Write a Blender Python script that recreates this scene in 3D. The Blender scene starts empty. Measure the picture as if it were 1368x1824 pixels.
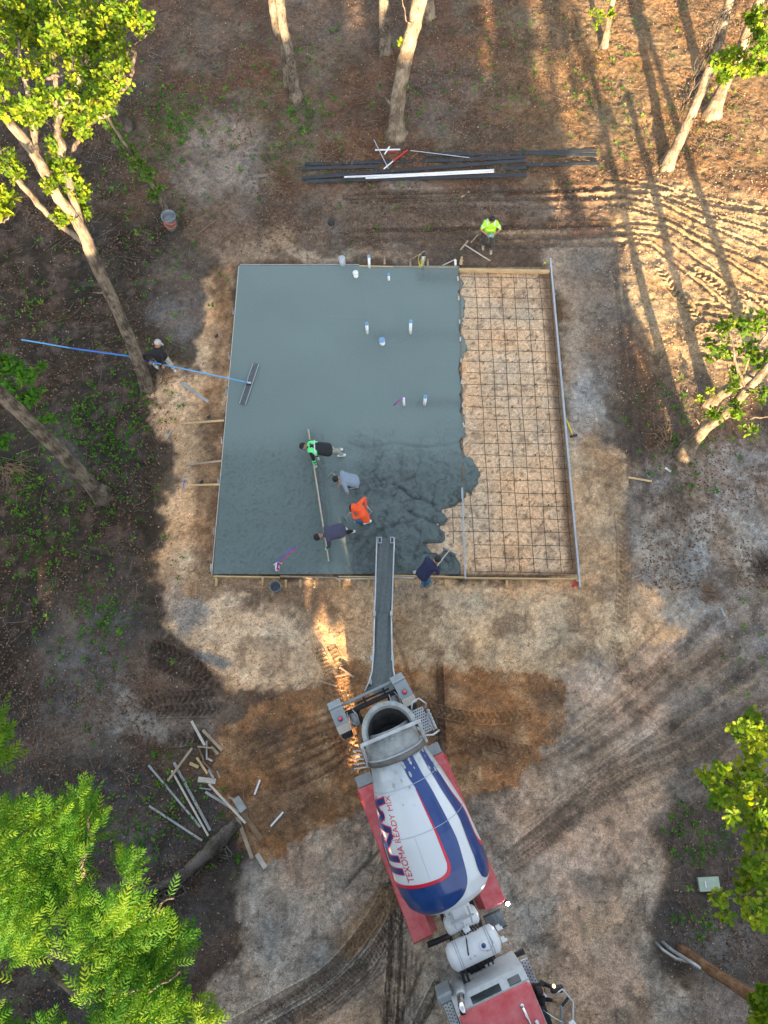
import bpy, bmesh, math, random
import numpy as np
from mathutils import Vector, Matrix

# ------------------------------------------------------------------ camera
SC = bpy.context.scene
COL = SC.collection
TH = math.radians(19.2); FPX = 1265.0; CH = 21.0
CT, ST = math.cos(TH), math.sin(TH)
cam_data = bpy.data.cameras.new('camera'); cam = bpy.data.objects.new('camera', cam_data); COL.objects.link(cam)
cam.location = (0, 0, CH); cam.rotation_euler = (TH, 0, 0)
cam_data.sensor_fit = 'VERTICAL'; cam_data.sensor_height = 36.0
cam_data.lens = FPX / 1824.0 * 36.0
cam_data.clip_start = 0.5; cam_data.clip_end = 2000
SC.camera = cam

# ------------------------------------------------------------------ world and sun
SUN_EL = math.radians(15.0)
SUN_AZ_SHADOW = Vector((-0.112, 0.9937, 0))          # direction in which shadows fall
w = bpy.data.worlds.new('World'); SC.world = w; w.use_nodes = True
nt = w.node_tree; nt.nodes.clear()
out = nt.nodes.new('ShaderNodeOutputWorld'); bg = nt.nodes.new('ShaderNodeBackground')
sky = nt.nodes.new('ShaderNodeTexSky'); sky.sky_type = 'NISHITA'; sky.sun_disc = False
sky.sun_elevation = SUN_EL
sun_dir = Vector((-SUN_AZ_SHADOW.x * math.cos(SUN_EL), -SUN_AZ_SHADOW.y * math.cos(SUN_EL), math.sin(SUN_EL)))
sky.sun_rotation = math.atan2(sun_dir.x, sun_dir.y)
sky.air_density = 1.0; sky.dust_density = 2.0; sky.ozone_density = 1.0
hs = nt.nodes.new('ShaderNodeHueSaturation'); hs.inputs['Saturation'].default_value = 0.47
nt.links.new(sky.outputs[0], hs.inputs['Color']); nt.links.new(hs.outputs[0], bg.inputs[0])
bg.inputs[1].default_value = 0.085
nt.links.new(bg.outputs[0], out.inputs[0])
sl = bpy.data.lights.new('sun', 'SUN'); sl.energy = 5.0; sl.angle = math.radians(0.6); sl.color = (1.0, 0.70, 0.40)
so = bpy.data.objects.new('sun', sl); COL.objects.link(so)
so.rotation_euler = sun_dir.to_track_quat('Z', 'Y').to_euler()
so.location = (0, -20, 30)
SC.render.engine = 'CYCLES'
SC.view_settings.view_transform = 'Standard'; SC.view_settings.look = 'None'
SC.view_settings.gamma = 1.0; SC.view_settings.use_curve_mapping = False
SC.view_settings.exposure = 2.7

random.seed(7); RNG = np.random.default_rng(7)

# ------------------------------------------------------------------ photograph pixel -> place
def P(px, py, z=0.0):
    u = px - 684.0; v = py - 912.0; d = FPX * CT + v * ST; h = CH - z
    return Vector((u * h / d, (FPX * ST - v * CT) * h / d, z))
def to_px(x, y, z=0.0):
    d = y * ST + (CH - z) * CT
    return 684.0 + FPX * x / d, 912.0 - FPX * (y * CT - (CH - z) * ST) / d

# ------------------------------------------------------------------ noise
class Noise:
    def __init__(self, seed):
        self.t = np.random.default_rng(seed).random((256, 256)).astype(np.float32)
    def __call__(self, x, y, scale):
        x = np.asarray(x, dtype=np.float64) / scale + 1000.37; y = np.asarray(y, dtype=np.float64) / scale + 1000.71
        xi = np.floor(x).astype(np.int64); yi = np.floor(y).astype(np.int64)
        fx = x - xi; fy = y - yi
        fx = fx * fx * (3 - 2 * fx); fy = fy * fy * (3 - 2 * fy)
        t = self.t; a = xi & 255; b = (xi + 1) & 255; c = yi & 255; d = (yi + 1) & 255
        return (t[a, c] * (1 - fx) + t[b, c] * fx) * (1 - fy) + (t[a, d] * (1 - fx) + t[b, d] * fx) * fy
NZ = [Noise(100 + i) for i in range(12)]
def fbm(x, y, scale, k=0, octs=4, gain=0.5):
    s = 0; a = 1; tot = 0
    for i in range(octs):
        s = s + a * NZ[(k + i) % 12](x + 13.1 * i, y - 7.7 * i, scale / (2 ** i)); tot += a; a *= gain
    return s / tot
def sstep(a, b, x):
    t = np.clip((x - a) / (b - a), 0, 1); return t * t * (3 - 2 * t)
def poly_sd(x, y, pts):
    """signed distance, positive inside"""
    x = np.asarray(x); y = np.asarray(y)
    d = np.full(x.shape, 1e9); inside = np.zeros(x.shape, bool)
    n = len(pts)
    for i in range(n):
        ax, ay = pts[i][0], pts[i][1]; bx, by = pts[(i + 1) % n][0], pts[(i + 1) % n][1]
        ex, ey = bx - ax, by - ay; L = ex * ex + ey * ey + 1e-12
        t = np.clip(((x - ax) * ex + (y - ay) * ey) / L, 0, 1)
        dx = x - ax - t * ex; dy = y - ay - t * ey
        d = np.minimum(d, dx * dx + dy * dy)
        c = (ay > y) != (by > y)
        with np.errstate(divide='ignore', invalid='ignore'):
            xi = (bx - ax) * (y - ay) / (by - ay + 1e-12) + ax
        inside ^= c & (x < xi)
    d = np.sqrt(d)
    return np.where(inside, d, -d)
def line_ds(x, y, pts):
    """distance to polyline, arclength along it, signed side offset"""
    best = np.full(x.shape, 1e9); al = np.zeros(x.shape); sd = np.zeros(x.shape); acc = 0
    for i in range(len(pts) - 1):
        ax, ay = pts[i][0], pts[i][1]; ex, ey = pts[i + 1][0] - ax, pts[i + 1][1] - ay
        L = math.hypot(ex, ey) + 1e-9
        t = np.clip(((x - ax) * ex + (y - ay) * ey) / (L * L), 0, 1)
        dx = x - ax - t * ex; dy = y - ay - t * ey; d = np.hypot(dx, dy)
        m = d < best
        best = np.where(m, d, best); al = np.where(m, acc + t * L, al)
        sd = np.where(m, (ex * dy - ey * dx) / L, sd); acc += L
    return best, al, sd

# ------------------------------------------------------------------ materials
MATS = {}
def mat(name, col, rough=0.7, metal=0.0, var=0.15, scale=8.0, bump=0.0, bscale=40.0, col2=None, spec=0.5, emit=None, coat=0.0):
    if name in MATS: return MATS[name]
    m = bpy.data.materials.new(name); m.use_nodes = True; MATS[name] = m
    t = m.node_tree; b = t.nodes['Principled BSDF']
    b.inputs['Roughness'].default_value = rough; b.inputs['Metallic'].default_value = metal
    b.inputs['Specular IOR Level'].default_value = spec
    if coat: b.inputs['Coat Weight'].default_value = coat; b.inputs['Coat Roughness'].default_value = 0.08
    tc = t.nodes.new('ShaderNodeTexCoord')
    n = t.nodes.new('ShaderNodeTexNoise'); n.inputs['Scale'].default_value = scale; n.inputs['Detail'].default_value = 5; n.inputs['Roughness'].default_value = 0.65
    t.links.new(tc.outputs['Object'], n.inputs['Vector'])
    r = t.nodes.new('ShaderNodeValToRGB'); r.color_ramp.elements[0].position = 0.3; r.color_ramp.elements[1].position = 0.7
    c2 = col2 if col2 else tuple(min(1, c * (1 + var)) for c in col)
    c1 = tuple(c * (1 - var) for c in col) if not col2 else col
    r.color_ramp.elements[0].color = (*c1, 1); r.color_ramp.elements[1].color = (*c2, 1)
    t.links.new(n.outputs[0], r.inputs[0]); t.links.new(r.outputs[0], b.inputs['Base Color'])
    if bump:
        n2 = t.nodes.new('ShaderNodeTexNoise'); n2.inputs['Scale'].default_value = bscale; n2.inputs['Detail'].default_value = 4
        t.links.new(tc.outputs['Object'], n2.inputs['Vector'])
        bp = t.nodes.new('ShaderNodeBump'); bp.inputs['Strength'].default_value = bump; bp.inputs['Distance'].default_value = 0.02
        t.links.new(n2.outputs[0], bp.inputs['Height']); t.links.new(bp.outputs[0], b.inputs['Normal'])
    if emit:
        b.inputs['Emission Color'].default_value = (*emit[0], 1); b.inputs['Emission Strength'].default_value = emit[1]
    return m

# ------------------------------------------------------------------ object helpers
def tag(o, label=None, cat=None, group=None, kind=None):
    if label: o['label'] = label
    if cat: o['category'] = cat
    if group: o['group'] = group
    if kind: o['kind'] = kind
    return o
def empty(name, loc, label, cat, group=None, rz=0.0):
    o = bpy.data.objects.new(name, None); COL.objects.link(o); o.location = loc; o.rotation_euler = (0, 0, rz)
    o.empty_display_size = 0.2
    return tag(o, label, cat, group)
def link_mesh(name, me, m=None, parent=None, kind=None):
    if m is not None: me.materials.append(m)
    o = bpy.data.objects.new(name, me); COL.objects.link(o)
    if parent is not None: o.parent = parent
    if kind: o['kind'] = kind
    return o
def np_mesh(name, V, F, smooth=True):
    """V (n,3) array; F (m,k) array of equal-length faces, or a list of such arrays"""
    me = bpy.data.meshes.new(name)
    if not isinstance(F, list): F = [F]
    F = [np.asarray(f, dtype=np.int32) for f in F if len(f)]
    V = np.asarray(V, dtype=np.float32)
    me.vertices.add(len(V)); me.vertices.foreach_set('co', V.ravel())
    nl = sum(f.size for f in F); npoly = sum(len(f) for f in F)
    me.loops.add(nl); me.loops.foreach_set('vertex_index', np.concatenate([f.ravel() for f in F]))
    me.polygons.add(npoly)
    tot = np.concatenate([np.full(len(f), f.shape[1], dtype=np.int32) for f in F])
    st = np.concatenate([[0], np.cumsum(tot)[:-1]]).astype(np.int32)
    me.polygons.foreach_set('loop_start', st); me.polygons.foreach_set('loop_total', tot)
    if smooth: me.polygons.foreach_set('use_smooth', np.ones(npoly, dtype=bool))
    me.update(calc_edges=True); me.validate()
    return me
def add_col(me, name, rgb):
    a = me.color_attributes.new(name, 'FLOAT_COLOR', 'POINT')
    c = np.ones((len(me.vertices), 4), dtype=np.float32); c[:, :3] = rgb
    a.data.foreach_set('color', c.ravel())

def frame(d, up=Vector((0, 0, 1))):
    d = d.normalized()
    if abs(d.dot(up)) > 0.98: up = Vector((1, 0, 0))
    x = up.cross(d).normalized(); y = d.cross(x)
    return x, y, d
class MB:
    """collects simple solids into ONE mesh"""
    def __init__(self): self.v = []; self.f = []; self.sm = []
    def add(self, vs, fs, smooth=False):
        o = len(self.v); self.v += [Vector(v) for v in vs]
        self.f += [[i + o for i in f] for f in fs]; self.sm += [smooth] * len(fs)
        return self
    def box(self, c, s, rot=None, bev=0.0):
        sx, sy, sz = s[0] / 2, s[1] / 2, s[2] / 2; c = Vector(c)
        R = rot if isinstance(rot, Matrix) else (Matrix.Rotation(rot, 3, 'Z') if rot else Matrix.Identity(3))
        if bev <= 0:
            vs = [Vector((x, y, z)) for z in (-sz, sz) for y in (-sy, sy) for x in (-sx, sx)]
            fs = [[0, 2, 3, 1], [4, 5, 7, 6], [0, 1, 5, 4], [2, 6, 7, 3], [0, 4, 6, 2], [1, 3, 7, 5]]
        else:
            b = min(bev, sx * .9, sy * .9, sz * .9); vs = []
            for z, k in ((-sz, 1), (-sz + b, 0), (sz - b, 0), (sz, 1)):
                i = b * k; X = sx - i; Y = sy - i; q = b * 0.7
                for (x, y) in ((-X, -Y + q), (-X + q, -Y), (X - q, -Y), (X, -Y + q), (X, Y - q), (X - q, Y), (-X + q, Y), (-X, Y - q)):
                    vs.append(Vector((x, y, z)))
            fs = [list(range(7, -1, -1)), list(range(24, 32))]
            for r in range(3):
                for j in range(8): fs.append([r * 8 + j, r * 8 + (j + 1) % 8, (r + 1) * 8 + (j + 1) % 8, (r + 1) * 8 + j])
        return self.add([R @ v + c for v in vs], fs)
    def beam(self, a, b, wd, ht, bev=0.0, up=Vector((0, 0, 1)), ext=0):
        a = Vector(a); b = Vector(b); d = (b - a); L = d.length; d.normalize()
        up = Vector(up)
        if abs(d.dot(up)) > .98: up = Vector((0, 1, 0))
        y = up.cross(d).normalized(); z = d.cross(y)
        return self.box((a + b) / 2, (L + ext, wd, ht), Matrix((d, y, z)).transposed(), bev)
    def tube(self, pts, rs, n=10, cap=True, smooth=True, jit=0.0):
        pts = [Vector(p) for p in pts]
        if not hasattr(rs, '__len__'): rs = [rs] * len(pts)
        vs = []; fs = []; px = None
        for i, p in enumerate(pts):
            d = (pts[min(i + 1, len(pts) - 1)] - pts[max(i - 1, 0)])
            if d.length < 1e-9: d = Vector((0, 0, 1))
            d.normalize()
            if px is None: x, y, _ = frame(d)
            else:
                x = (px - d * px.dot(d)); x.normalize(); y = d.cross(x)
            px = x
            for j in range(n):
                a = 2 * math.pi * j / n; r = rs[i] * (1 + (random.uniform(-jit, jit) if jit else 0))
                vs.append(p + (x * math.cos(a) + y * math.sin(a)) * r)
        for i in range(len(pts) - 1):
            for j in range(n): fs.append([i * n + j, i * n + (j + 1) % n, (i + 1) * n + (j + 1) % n, (i + 1) * n + j])
        if cap:
            fs.append(list(range(n - 1, -1, -1))); m = (len(pts) - 1) * n; fs.append([m + j for j in range(n)])
        return self.add(vs, fs, smooth)
    def cyl(self, a, b, r, r2=None, n=16): 
        o = len(self.f); self.tube([a, b], [r, r if r2 is None else r2], n)
        return self
    def lathe(self, prof, org, axis, n=32, cap=False):
        """prof: list (t, r) along axis"""
        x, y, d = frame(Vector(axis)); org = Vector(org); vs = []; fs = []
        for (t, r) in prof:
            for j in range(n):
                a = 2 * math.pi * j / n; vs.append(org + d * t + (x * math.cos(a) + y * math.sin(a)) * r)
        for i in range(len(prof) - 1):
            for j in range(n): fs.append([i * n + j, i * n + (j + 1) % n, (i + 1) * n + (j + 1) % n, (i + 1) * n + j])
        if cap: fs.append(list(range(n - 1, -1, -1))); m = (len(prof) - 1) * n; fs.append([m + j for j in range(n)])
        return self.add(vs, fs, True)
    def prism(self, poly, z0, z1):
        n = len(poly); vs = [(p[0], p[1], z0) for p in poly] + [(p[0], p[1], z1) for p in poly]
        ar = sum(poly[i][0] * poly[(i + 1) % n][1] - poly[(i + 1) % n][0] * poly[i][1] for i in range(n))
        fs = [list(range(n - 1, -1, -1)), list(range(n, 2 * n))] + [[i, (i + 1) % n, n + (i + 1) % n, n + i] for i in range(n)]
        if ar < 0: fs = [f[::-1] for f in fs]
        return self.add(vs, fs)
    def sphere(self, c, r, n=12, sq=(1, 1, 1)):
        c = Vector(c); vs = []; fs = []; m = n // 2
        for i in range(m + 1):
            th = math.pi * i / m
            for j in range(n):
                a = 2 * math.pi * j / n
                vs.append(c + Vector((math.sin(th) * math.cos(a) * r * sq[0], math.sin(th) * math.sin(a) * r * sq[1], math.cos(th) * r * sq[2])))
        for i in range(m):
            for j in range(n): fs.append([i * n + j, (i + 1) * n + j, (i + 1) * n + (j + 1) % n, i * n + (j + 1) % n])
        return self.add(vs, fs, True)
    def mesh(self, name, off=Vector((0, 0, 0))):
        me = bpy.data.meshes.new(name)
        me.from_pydata([tuple(v - off) for v in self.v], [], self.f)
        me.polygons.foreach_set('use_smooth', self.sm); me.update(); me.validate()
        return me
    def build(self, name, m, parent=None, rel=True, kind=None):
        off = Vector(parent.location) if (parent is not None and rel) else Vector((0, 0, 0))
        return link_mesh(name, self.mesh(name, off), m, parent, kind)
    def thing(self, name, m, label, cat, group=None, kind=None, base=None):
        """a thing that is one mesh, its origin at its base"""
        b = Vector(base) if base is not None else sum(self.v, Vector((0, 0, 0))) / len(self.v)
        if base is None: b.z = min(v.z for v in self.v)
        o = link_mesh(name, self.mesh(name, b), m); o.location = b
        return tag(o, label, cat, group, kind)
# ------------------------------------------------------------------ the slab's outline in the place
SLAB = [P(427, 472), P(982, 476), P(1030, 1028), P(379, 1023)]
SX0, SX1 = -5.18, 5.93; SY0, SY1 = 5.28, 16.55          # nearly a rectangle
DIV_A, DIV_B = P(818, 478), P(828, 1026)                # the dividing board

# ------------------------------------------------------------------ ground
def axis(lo, hi, st, far):
    a = list(np.arange(lo, hi, st)); s = st
    up = []; x = a[-1]
    while x < far: s *= 1.35; x += s; up.append(x)
    dn = []; x = a[0]; s = st
    while x > -far: s *= 1.35; x -= s; dn.append(x)
    return np.array(dn[::-1] + a + up)
GXa = axis(-17.0, 17.0, 0.055, 600); GYa = axis(-7.2, 31.5, 0.058, 600)
GX, GY = np.meshgrid(GXa, GYa, indexing='xy')
x = GX.ravel(); y = GY.ravel()
px, py = to_px(x, y); bad = (y * ST + CH * CT) < 5
px = np.where(bad, 684, px); py = np.where(bad, -2000, py)
px = np.clip(px, -900, 2300); py = np.clip(py, -900, 2700)
n_w1 = fbm(x, y, 1.6, 0, 4) - .5; n_w2 = fbm(x, y, 1.6, 5, 4) - .5
hfa = fbm(x, y, .22, 5, 3, .6) - .5; hfb = fbm(x, y, .22, 1, 3, .6) - .5
wx = px + 85 * n_w1 + 34 * hfa; wy = py + 85 * n_w2 + 34 * hfb
wxs = px + 12 * hfa + 26 * (fbm(x, y, .5, 3, 3) - .5); wys = py + 12 * hfb + 26 * (fbm(x, y, .5, 8, 3) - .5)
n1 = fbm(x, y, 3.0, 1, 5); n2 = fbm(x, y, .9, 4, 5); n3 = fbm(x, y, .35, 7, 4); n4 = fbm(x, y, .14, 2, 3)

C_DARK = np.array((.042, .033, .024)); C_LIT = np.array((.130, .074, .046)); C_GB = np.array((.135, .104, .070))
C_TAN = np.array((.62, .405, .232)); C_PALE = np.array((.72, .49, .30)); C_CLAY = np.array((.37, .185, .083))
C_GREY = np.array((.27, .235, .20)); C_CHALK = np.array((.35, .33, .29)); C_OR = np.array((.33, .215, .12))
C_MUD = np.array((.110, .078, .056))
col = np.zeros((x.size, 3))
def paint(m, c, k=1.0):
    global col
    m = np.clip(m * k, 0, 1)[:, None]; col = col * (1 - m) + np.asarray(c) * m
def blob(cx, cy, rx, ry, soft=.35, rot=0, fine=False):
    X, Y = (wxs, wys) if fine else (wx, wy)
    dx = X - cx; dy = Y - cy; c, s = math.cos(rot), math.sin(rot)
    u = (dx * c + dy * s) / rx; v = (-dx * s + dy * c) / ry
    return 1 - sstep(1 - soft, 1 + soft, np.hypot(u, v))
def polym(pts, soft=12, fine=False):
    X, Y = (wxs, wys) if fine else (wx, wy)
    return sstep(-soft, soft, poly_sd(X, Y, pts))
col[:] = C_GB
paint(sstep(.42, .58, n2), C_LIT, .8)
# upper woodland floor: leaf litter with bare grey patches
paint((1 - sstep(330, 460, wy)) * sstep(.40, .55, n1 * .5 + n2 * .5), C_LIT)
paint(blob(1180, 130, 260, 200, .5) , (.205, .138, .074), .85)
paint(blob(560, 60, 70, 90, .6), (.16, .128, .10), .8)
paint(blob(680, 30, 60, 60, .6), (.14, .112, .09), .7)
paint(blob(350, 60, 90, 60, .6), (.155, .125, .10), .6)
paint(blob(385, 290, 75, 75, .5), (.24, .20, .165))
paint(blob(420, 330, 40, 60, .5), (.24, .20, .165), .8)
paint(blob(790, 170, 70, 60, .6), (.15, .12, .10), .7)
# dark woods on the left
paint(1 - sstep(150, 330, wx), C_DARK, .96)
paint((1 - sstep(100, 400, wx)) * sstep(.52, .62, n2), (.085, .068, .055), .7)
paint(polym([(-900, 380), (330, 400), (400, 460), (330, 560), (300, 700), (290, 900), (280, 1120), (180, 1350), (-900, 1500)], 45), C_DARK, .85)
paint(blob(330, 520, 60, 70, .6), (.14, .12, .105), .9)
paint(blob(300, 560, 40, 40, .6), (.16, .14, .125), .8)
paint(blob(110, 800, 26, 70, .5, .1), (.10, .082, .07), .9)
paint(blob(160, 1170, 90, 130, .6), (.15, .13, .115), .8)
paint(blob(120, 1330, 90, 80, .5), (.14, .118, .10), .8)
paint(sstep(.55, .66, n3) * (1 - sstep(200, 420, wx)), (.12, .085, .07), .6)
# trodden ground round the slab, wheel tracks above it
paint(polym([(400, 330), (1000, 330), (1110, 380), (1110, 470), (1000, 470), (420, 465), (360, 420)], 25), (.16, .118, .088), .9)
paint(blob(560, 440, 140, 18, .5), (.34, .255, .175))
paint(blob(900, 405, 120, 12, .6), (.33, .25, .17), .8)
paint(blob(760, 425, 260, 14, .5), C_MUD, .85)
paint(blob(880, 450, 90, 16, .5), C_MUD, .8)
paint(blob(820, 350, 200, 12, .5), (.25, .205, .165), .7)
paint(polym([(985, 440), (1095, 440), (1100, 700), (1105, 1000), (1040, 1040), (1010, 800)], 16), (.33, .265, .20))
paint(blob(1045, 500, 40, 60, .5), (.17, .14, .115), .7)
paint(blob(1085, 640, 35, 150, .5), (.15, .115, .09), .85)
paint(blob(1050, 720, 30, 80, .5), (.33, .315, .29), .9)
paint(blob(1068, 732, 16, 22, .4), C_CHALK)
paint(polym([(1010, 780), (1105, 790), (1118, 1000), (1118, 1140), (1040, 1160), (1000, 1030)], 14), (.48, .34, .21))
paint(blob(1075, 820, 22, 70, .4), (.27, .175, .10), .8)
paint(blob(1135, 800, 26, 90, .5), (.085, .066, .052), .95)
# sand sunlit on the right
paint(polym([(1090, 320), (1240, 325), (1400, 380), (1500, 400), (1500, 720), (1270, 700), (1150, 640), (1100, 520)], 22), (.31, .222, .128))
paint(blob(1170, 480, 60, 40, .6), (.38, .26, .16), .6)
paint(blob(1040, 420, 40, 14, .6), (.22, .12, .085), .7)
paint(blob(1240, 740, 70, 60, .5), (.12, .092, .072), .9)
# east and south east grey ground
m_se = polym([(1115, 860), (1500, 700), (2400, 700), (2400, 1500), (1160, 1420), (1180, 1200), (1130, 1130)], 30)
paint(m_se, (.24, .195, .155))
paint(m_se * sstep(.46, .60, n2 * .6 + n1 * .4), (.29, .265, .24), .9)
paint(m_se * sstep(.55, .63, n3), (.09, .075, .062), .55)
for b in ((1160, 1000, 26, 40), (1215, 1010, 24, 40), (1250, 960, 20, 30), (1190, 1085, 60, 26), (1330, 1000, 30, 60), (1165, 960, 20, 30), (1310, 950, 16, 34)):
    paint(blob(*b, .6), C_CHALK, .75)
# sand south of the slab
paint(polym([(420, 470), (372, 480), (345, 640), (310, 760), (330, 850), (285, 900), (290, 1110), (385, 1230), (640, 1200), (1010, 1215), (1200, 1120), (1110, 1030), (1040, 1020), (380, 1030)], 12), C_TAN)
m_w = polym([(420, 470), (372, 490), (375, 640), (352, 760), (345, 900), (345, 1040), (382, 1030)], 10, True)
paint(m_w, (.33, .20, .11), .9)
paint(m_w * sstep(.5, .62, n3), (.19, .11, .062), .7)
paint(blob(310, 720, 26, 60, .4), C_PALE)
paint(polym([(300, 1060), (560, 1040), (620, 1060), (560, 1210), (440, 1230), (400, 1200), (330, 1130)], 14), C_PALE, .9)
paint(polym([(700, 1050), (1100, 1060), (1120, 1180), (980, 1210), (760, 1200), (705, 1150)], 16), (.55, .41, .26), .85)
paint(blob(570, 1080, 60, 60, .6), (.44, .29, .165), .7)
paint(blob(480, 1050, 110, 15, .5), (.20, .125, .075), .85)
paint(blob(360, 1040, 30, 16, .5), (.22, .13, .07), .8)
paint(sstep(.58, .68, n2) * polym([(400, 1040), (1100, 1040), (1100, 1200), (400, 1220)], 10), (.22, .145, .09), .6)
paint(blob(330, 1075, 40, 30, .5), (.25, .24, .225), .8)
paint(blob(375, 1170, 38, 12, .4, .2, True), (.21, .20, .185))
paint(blob(320, 1200, 100, 40, .4, .5), (.135, .092, .068), .95)
paint(polym([(262, 1150), (300, 1125), (350, 1160), (395, 1210), (390, 1228), (330, 1215), (270, 1180)], 5, True), (.105, .068, .047))
# south: pale grey driving ground
m_s = polym([(470, 1560), (600, 1430), (880, 1420), (980, 1330), (1010, 1200), (1180, 1130), (1190, 1400), (1160, 1500), (1170, 1700), (1280, 1850), (1300, 2300), (250, 2300), (340, 1800), (420, 1700), (430, 1590)], 18)
paint(m_s, (.56, .405, .295))
paint(m_s * sstep(.48, .62, n2), (.42, .33, .245), .9)
paint(m_s * sstep(.52, .62, n1) * sstep(1400, 1560, wy), (.50, .43, .35), .85)
paint(m_s * sstep(.57, .66, n3), (.16, .132, .108), .5)
for b in ((470, 1570, 50, 46), (500, 1650, 60, 60), (560, 1740, 60, 50), (430, 1600, 30, 36)): paint(blob(*b, .6), C_CHALK, .6)
paint(polym([(960, 1330), (1100, 1320), (1190, 1330), (1200, 1390), (1080, 1400), (880, 1480), (900, 1420)], 14), (.43, .33, .24), .7)
paint(blob(250, 1290, 60, 34, .5), (.27, .26, .245), .85)
paint(blob(290, 1300, 36, 20, .5), C_CHALK, .9)
paint(blob(235, 1240, 26, 40, .6), (.25, .235, .215), .8)
paint(blob(330, 1280, 70, 40, .5), (.21, .185, .16), .7)
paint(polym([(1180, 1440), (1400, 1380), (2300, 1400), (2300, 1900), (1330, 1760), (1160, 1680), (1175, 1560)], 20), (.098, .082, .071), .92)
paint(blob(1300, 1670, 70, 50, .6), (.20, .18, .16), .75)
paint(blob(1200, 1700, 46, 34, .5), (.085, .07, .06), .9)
paint(blob(1060, 1560, 50, 34, .6), (.15, .125, .10), .6)
paint(blob(1290, 1790, 90, 50, .5), (.34, .28, .235), .8)
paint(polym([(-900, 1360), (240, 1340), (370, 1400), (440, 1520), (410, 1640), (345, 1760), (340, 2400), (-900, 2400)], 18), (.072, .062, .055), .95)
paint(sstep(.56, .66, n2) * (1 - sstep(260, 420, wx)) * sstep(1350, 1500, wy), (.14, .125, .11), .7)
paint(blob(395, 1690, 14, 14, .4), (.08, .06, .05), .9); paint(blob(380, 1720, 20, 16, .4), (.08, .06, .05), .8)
# orange clay patch
CLAY = [(388, 1300), (470, 1245), (560, 1218), (600, 1188), (705, 1185), (860, 1192), (1000, 1212), (1008, 1260), (1000, 1300), (955, 1345), (930, 1395), (820, 1420), (680, 1425), (560, 1480), (470, 1530), (440, 1515), (405, 1440), (375, 1370)]
m_c = sstep(-4, 4, poly_sd(wxs, wys, CLAY) + 16 * (n3 - .5) + 22 * (n4 - .5))
paint(m_c, C_CLAY)
paint(m_c * sstep(.50, .64, n2), (.26, .145, .075), .8)
paint(m_c * sstep(.56, .66, fbm(x, y, .7, 9, 4)), (.52, .33, .18), .6)
paint(m_c * blob(470, 1330, 36, 40, .5), (.105, .073, .053), .7)
paint(m_c * blob(520, 1440, 60, 36, .5), (.12, .08, .056), .7)
paint(m_c * blob(975, 1240, 34, 22, .5), (.12, .078, .052), .7)
paint(m_c * blob(880, 1330, 70, 30, .6), (.15, .098, .065), .5)
paint(m_c * sstep(.54, .64, fbm(x + 2 * y, y * .4 - x * .2, .8, 3, 4)), (.20, .115, .06), .5)
# inside the form: raked sand bed
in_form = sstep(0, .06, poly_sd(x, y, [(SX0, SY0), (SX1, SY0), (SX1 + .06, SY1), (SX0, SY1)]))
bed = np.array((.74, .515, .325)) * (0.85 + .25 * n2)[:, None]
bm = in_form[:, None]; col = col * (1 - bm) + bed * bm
paint(in_form * sstep(.64, .72, n3), (.32, .215, .135), .6)
paint(in_form * sstep(.80, .86, NZ[3](x, y, .07)), (.20, .135, .085), .8)
paint(in_form * sstep(5.45, 5.72, x + .1 * (n3 - .5)), (.17, .11, .07), .85)  # trench shade along the right form painted into the sand colour
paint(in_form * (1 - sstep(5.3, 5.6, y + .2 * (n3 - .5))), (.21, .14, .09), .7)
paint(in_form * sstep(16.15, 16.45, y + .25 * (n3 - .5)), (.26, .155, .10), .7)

# mottling, root-like dark threads and pale crusts
def ridge(sc_, k): return 1 - np.abs(2 * fbm(x, y, sc_, k, 3, .45) - 1)
out_f = 1 - in_form
paint(sstep(.955, .99, ridge(.8, 2)) * sstep(.45, .6, n2) * out_f, (.11, .08, .06), .5)
paint(sstep(.96, .99, ridge(.42, 7)) * sstep(.42, .55, n1) * out_f, (.12, .088, .066), .45)
mo = fbm(x, y, .55, 6, 5, .62); mo2 = fbm(x, y, .16, 9, 3, .6)
mf = 1 - .7 * in_form
mo3 = fbm(x, y, .8, 3, 6, .68)
col *= (1 + mf * .30 * (mo - .5) + mf * .6 * (mo2 - .5) - mf * .20 * sstep(.50, .56, mo3) + mf * .12 * sstep(.44, .38, mo3))[:, None]
hue = (fbm(x, y, 1.1, 10, 4) - .5)[:, None]; col *= 1 + hue * np.array((.35, .0, -.35))

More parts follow.
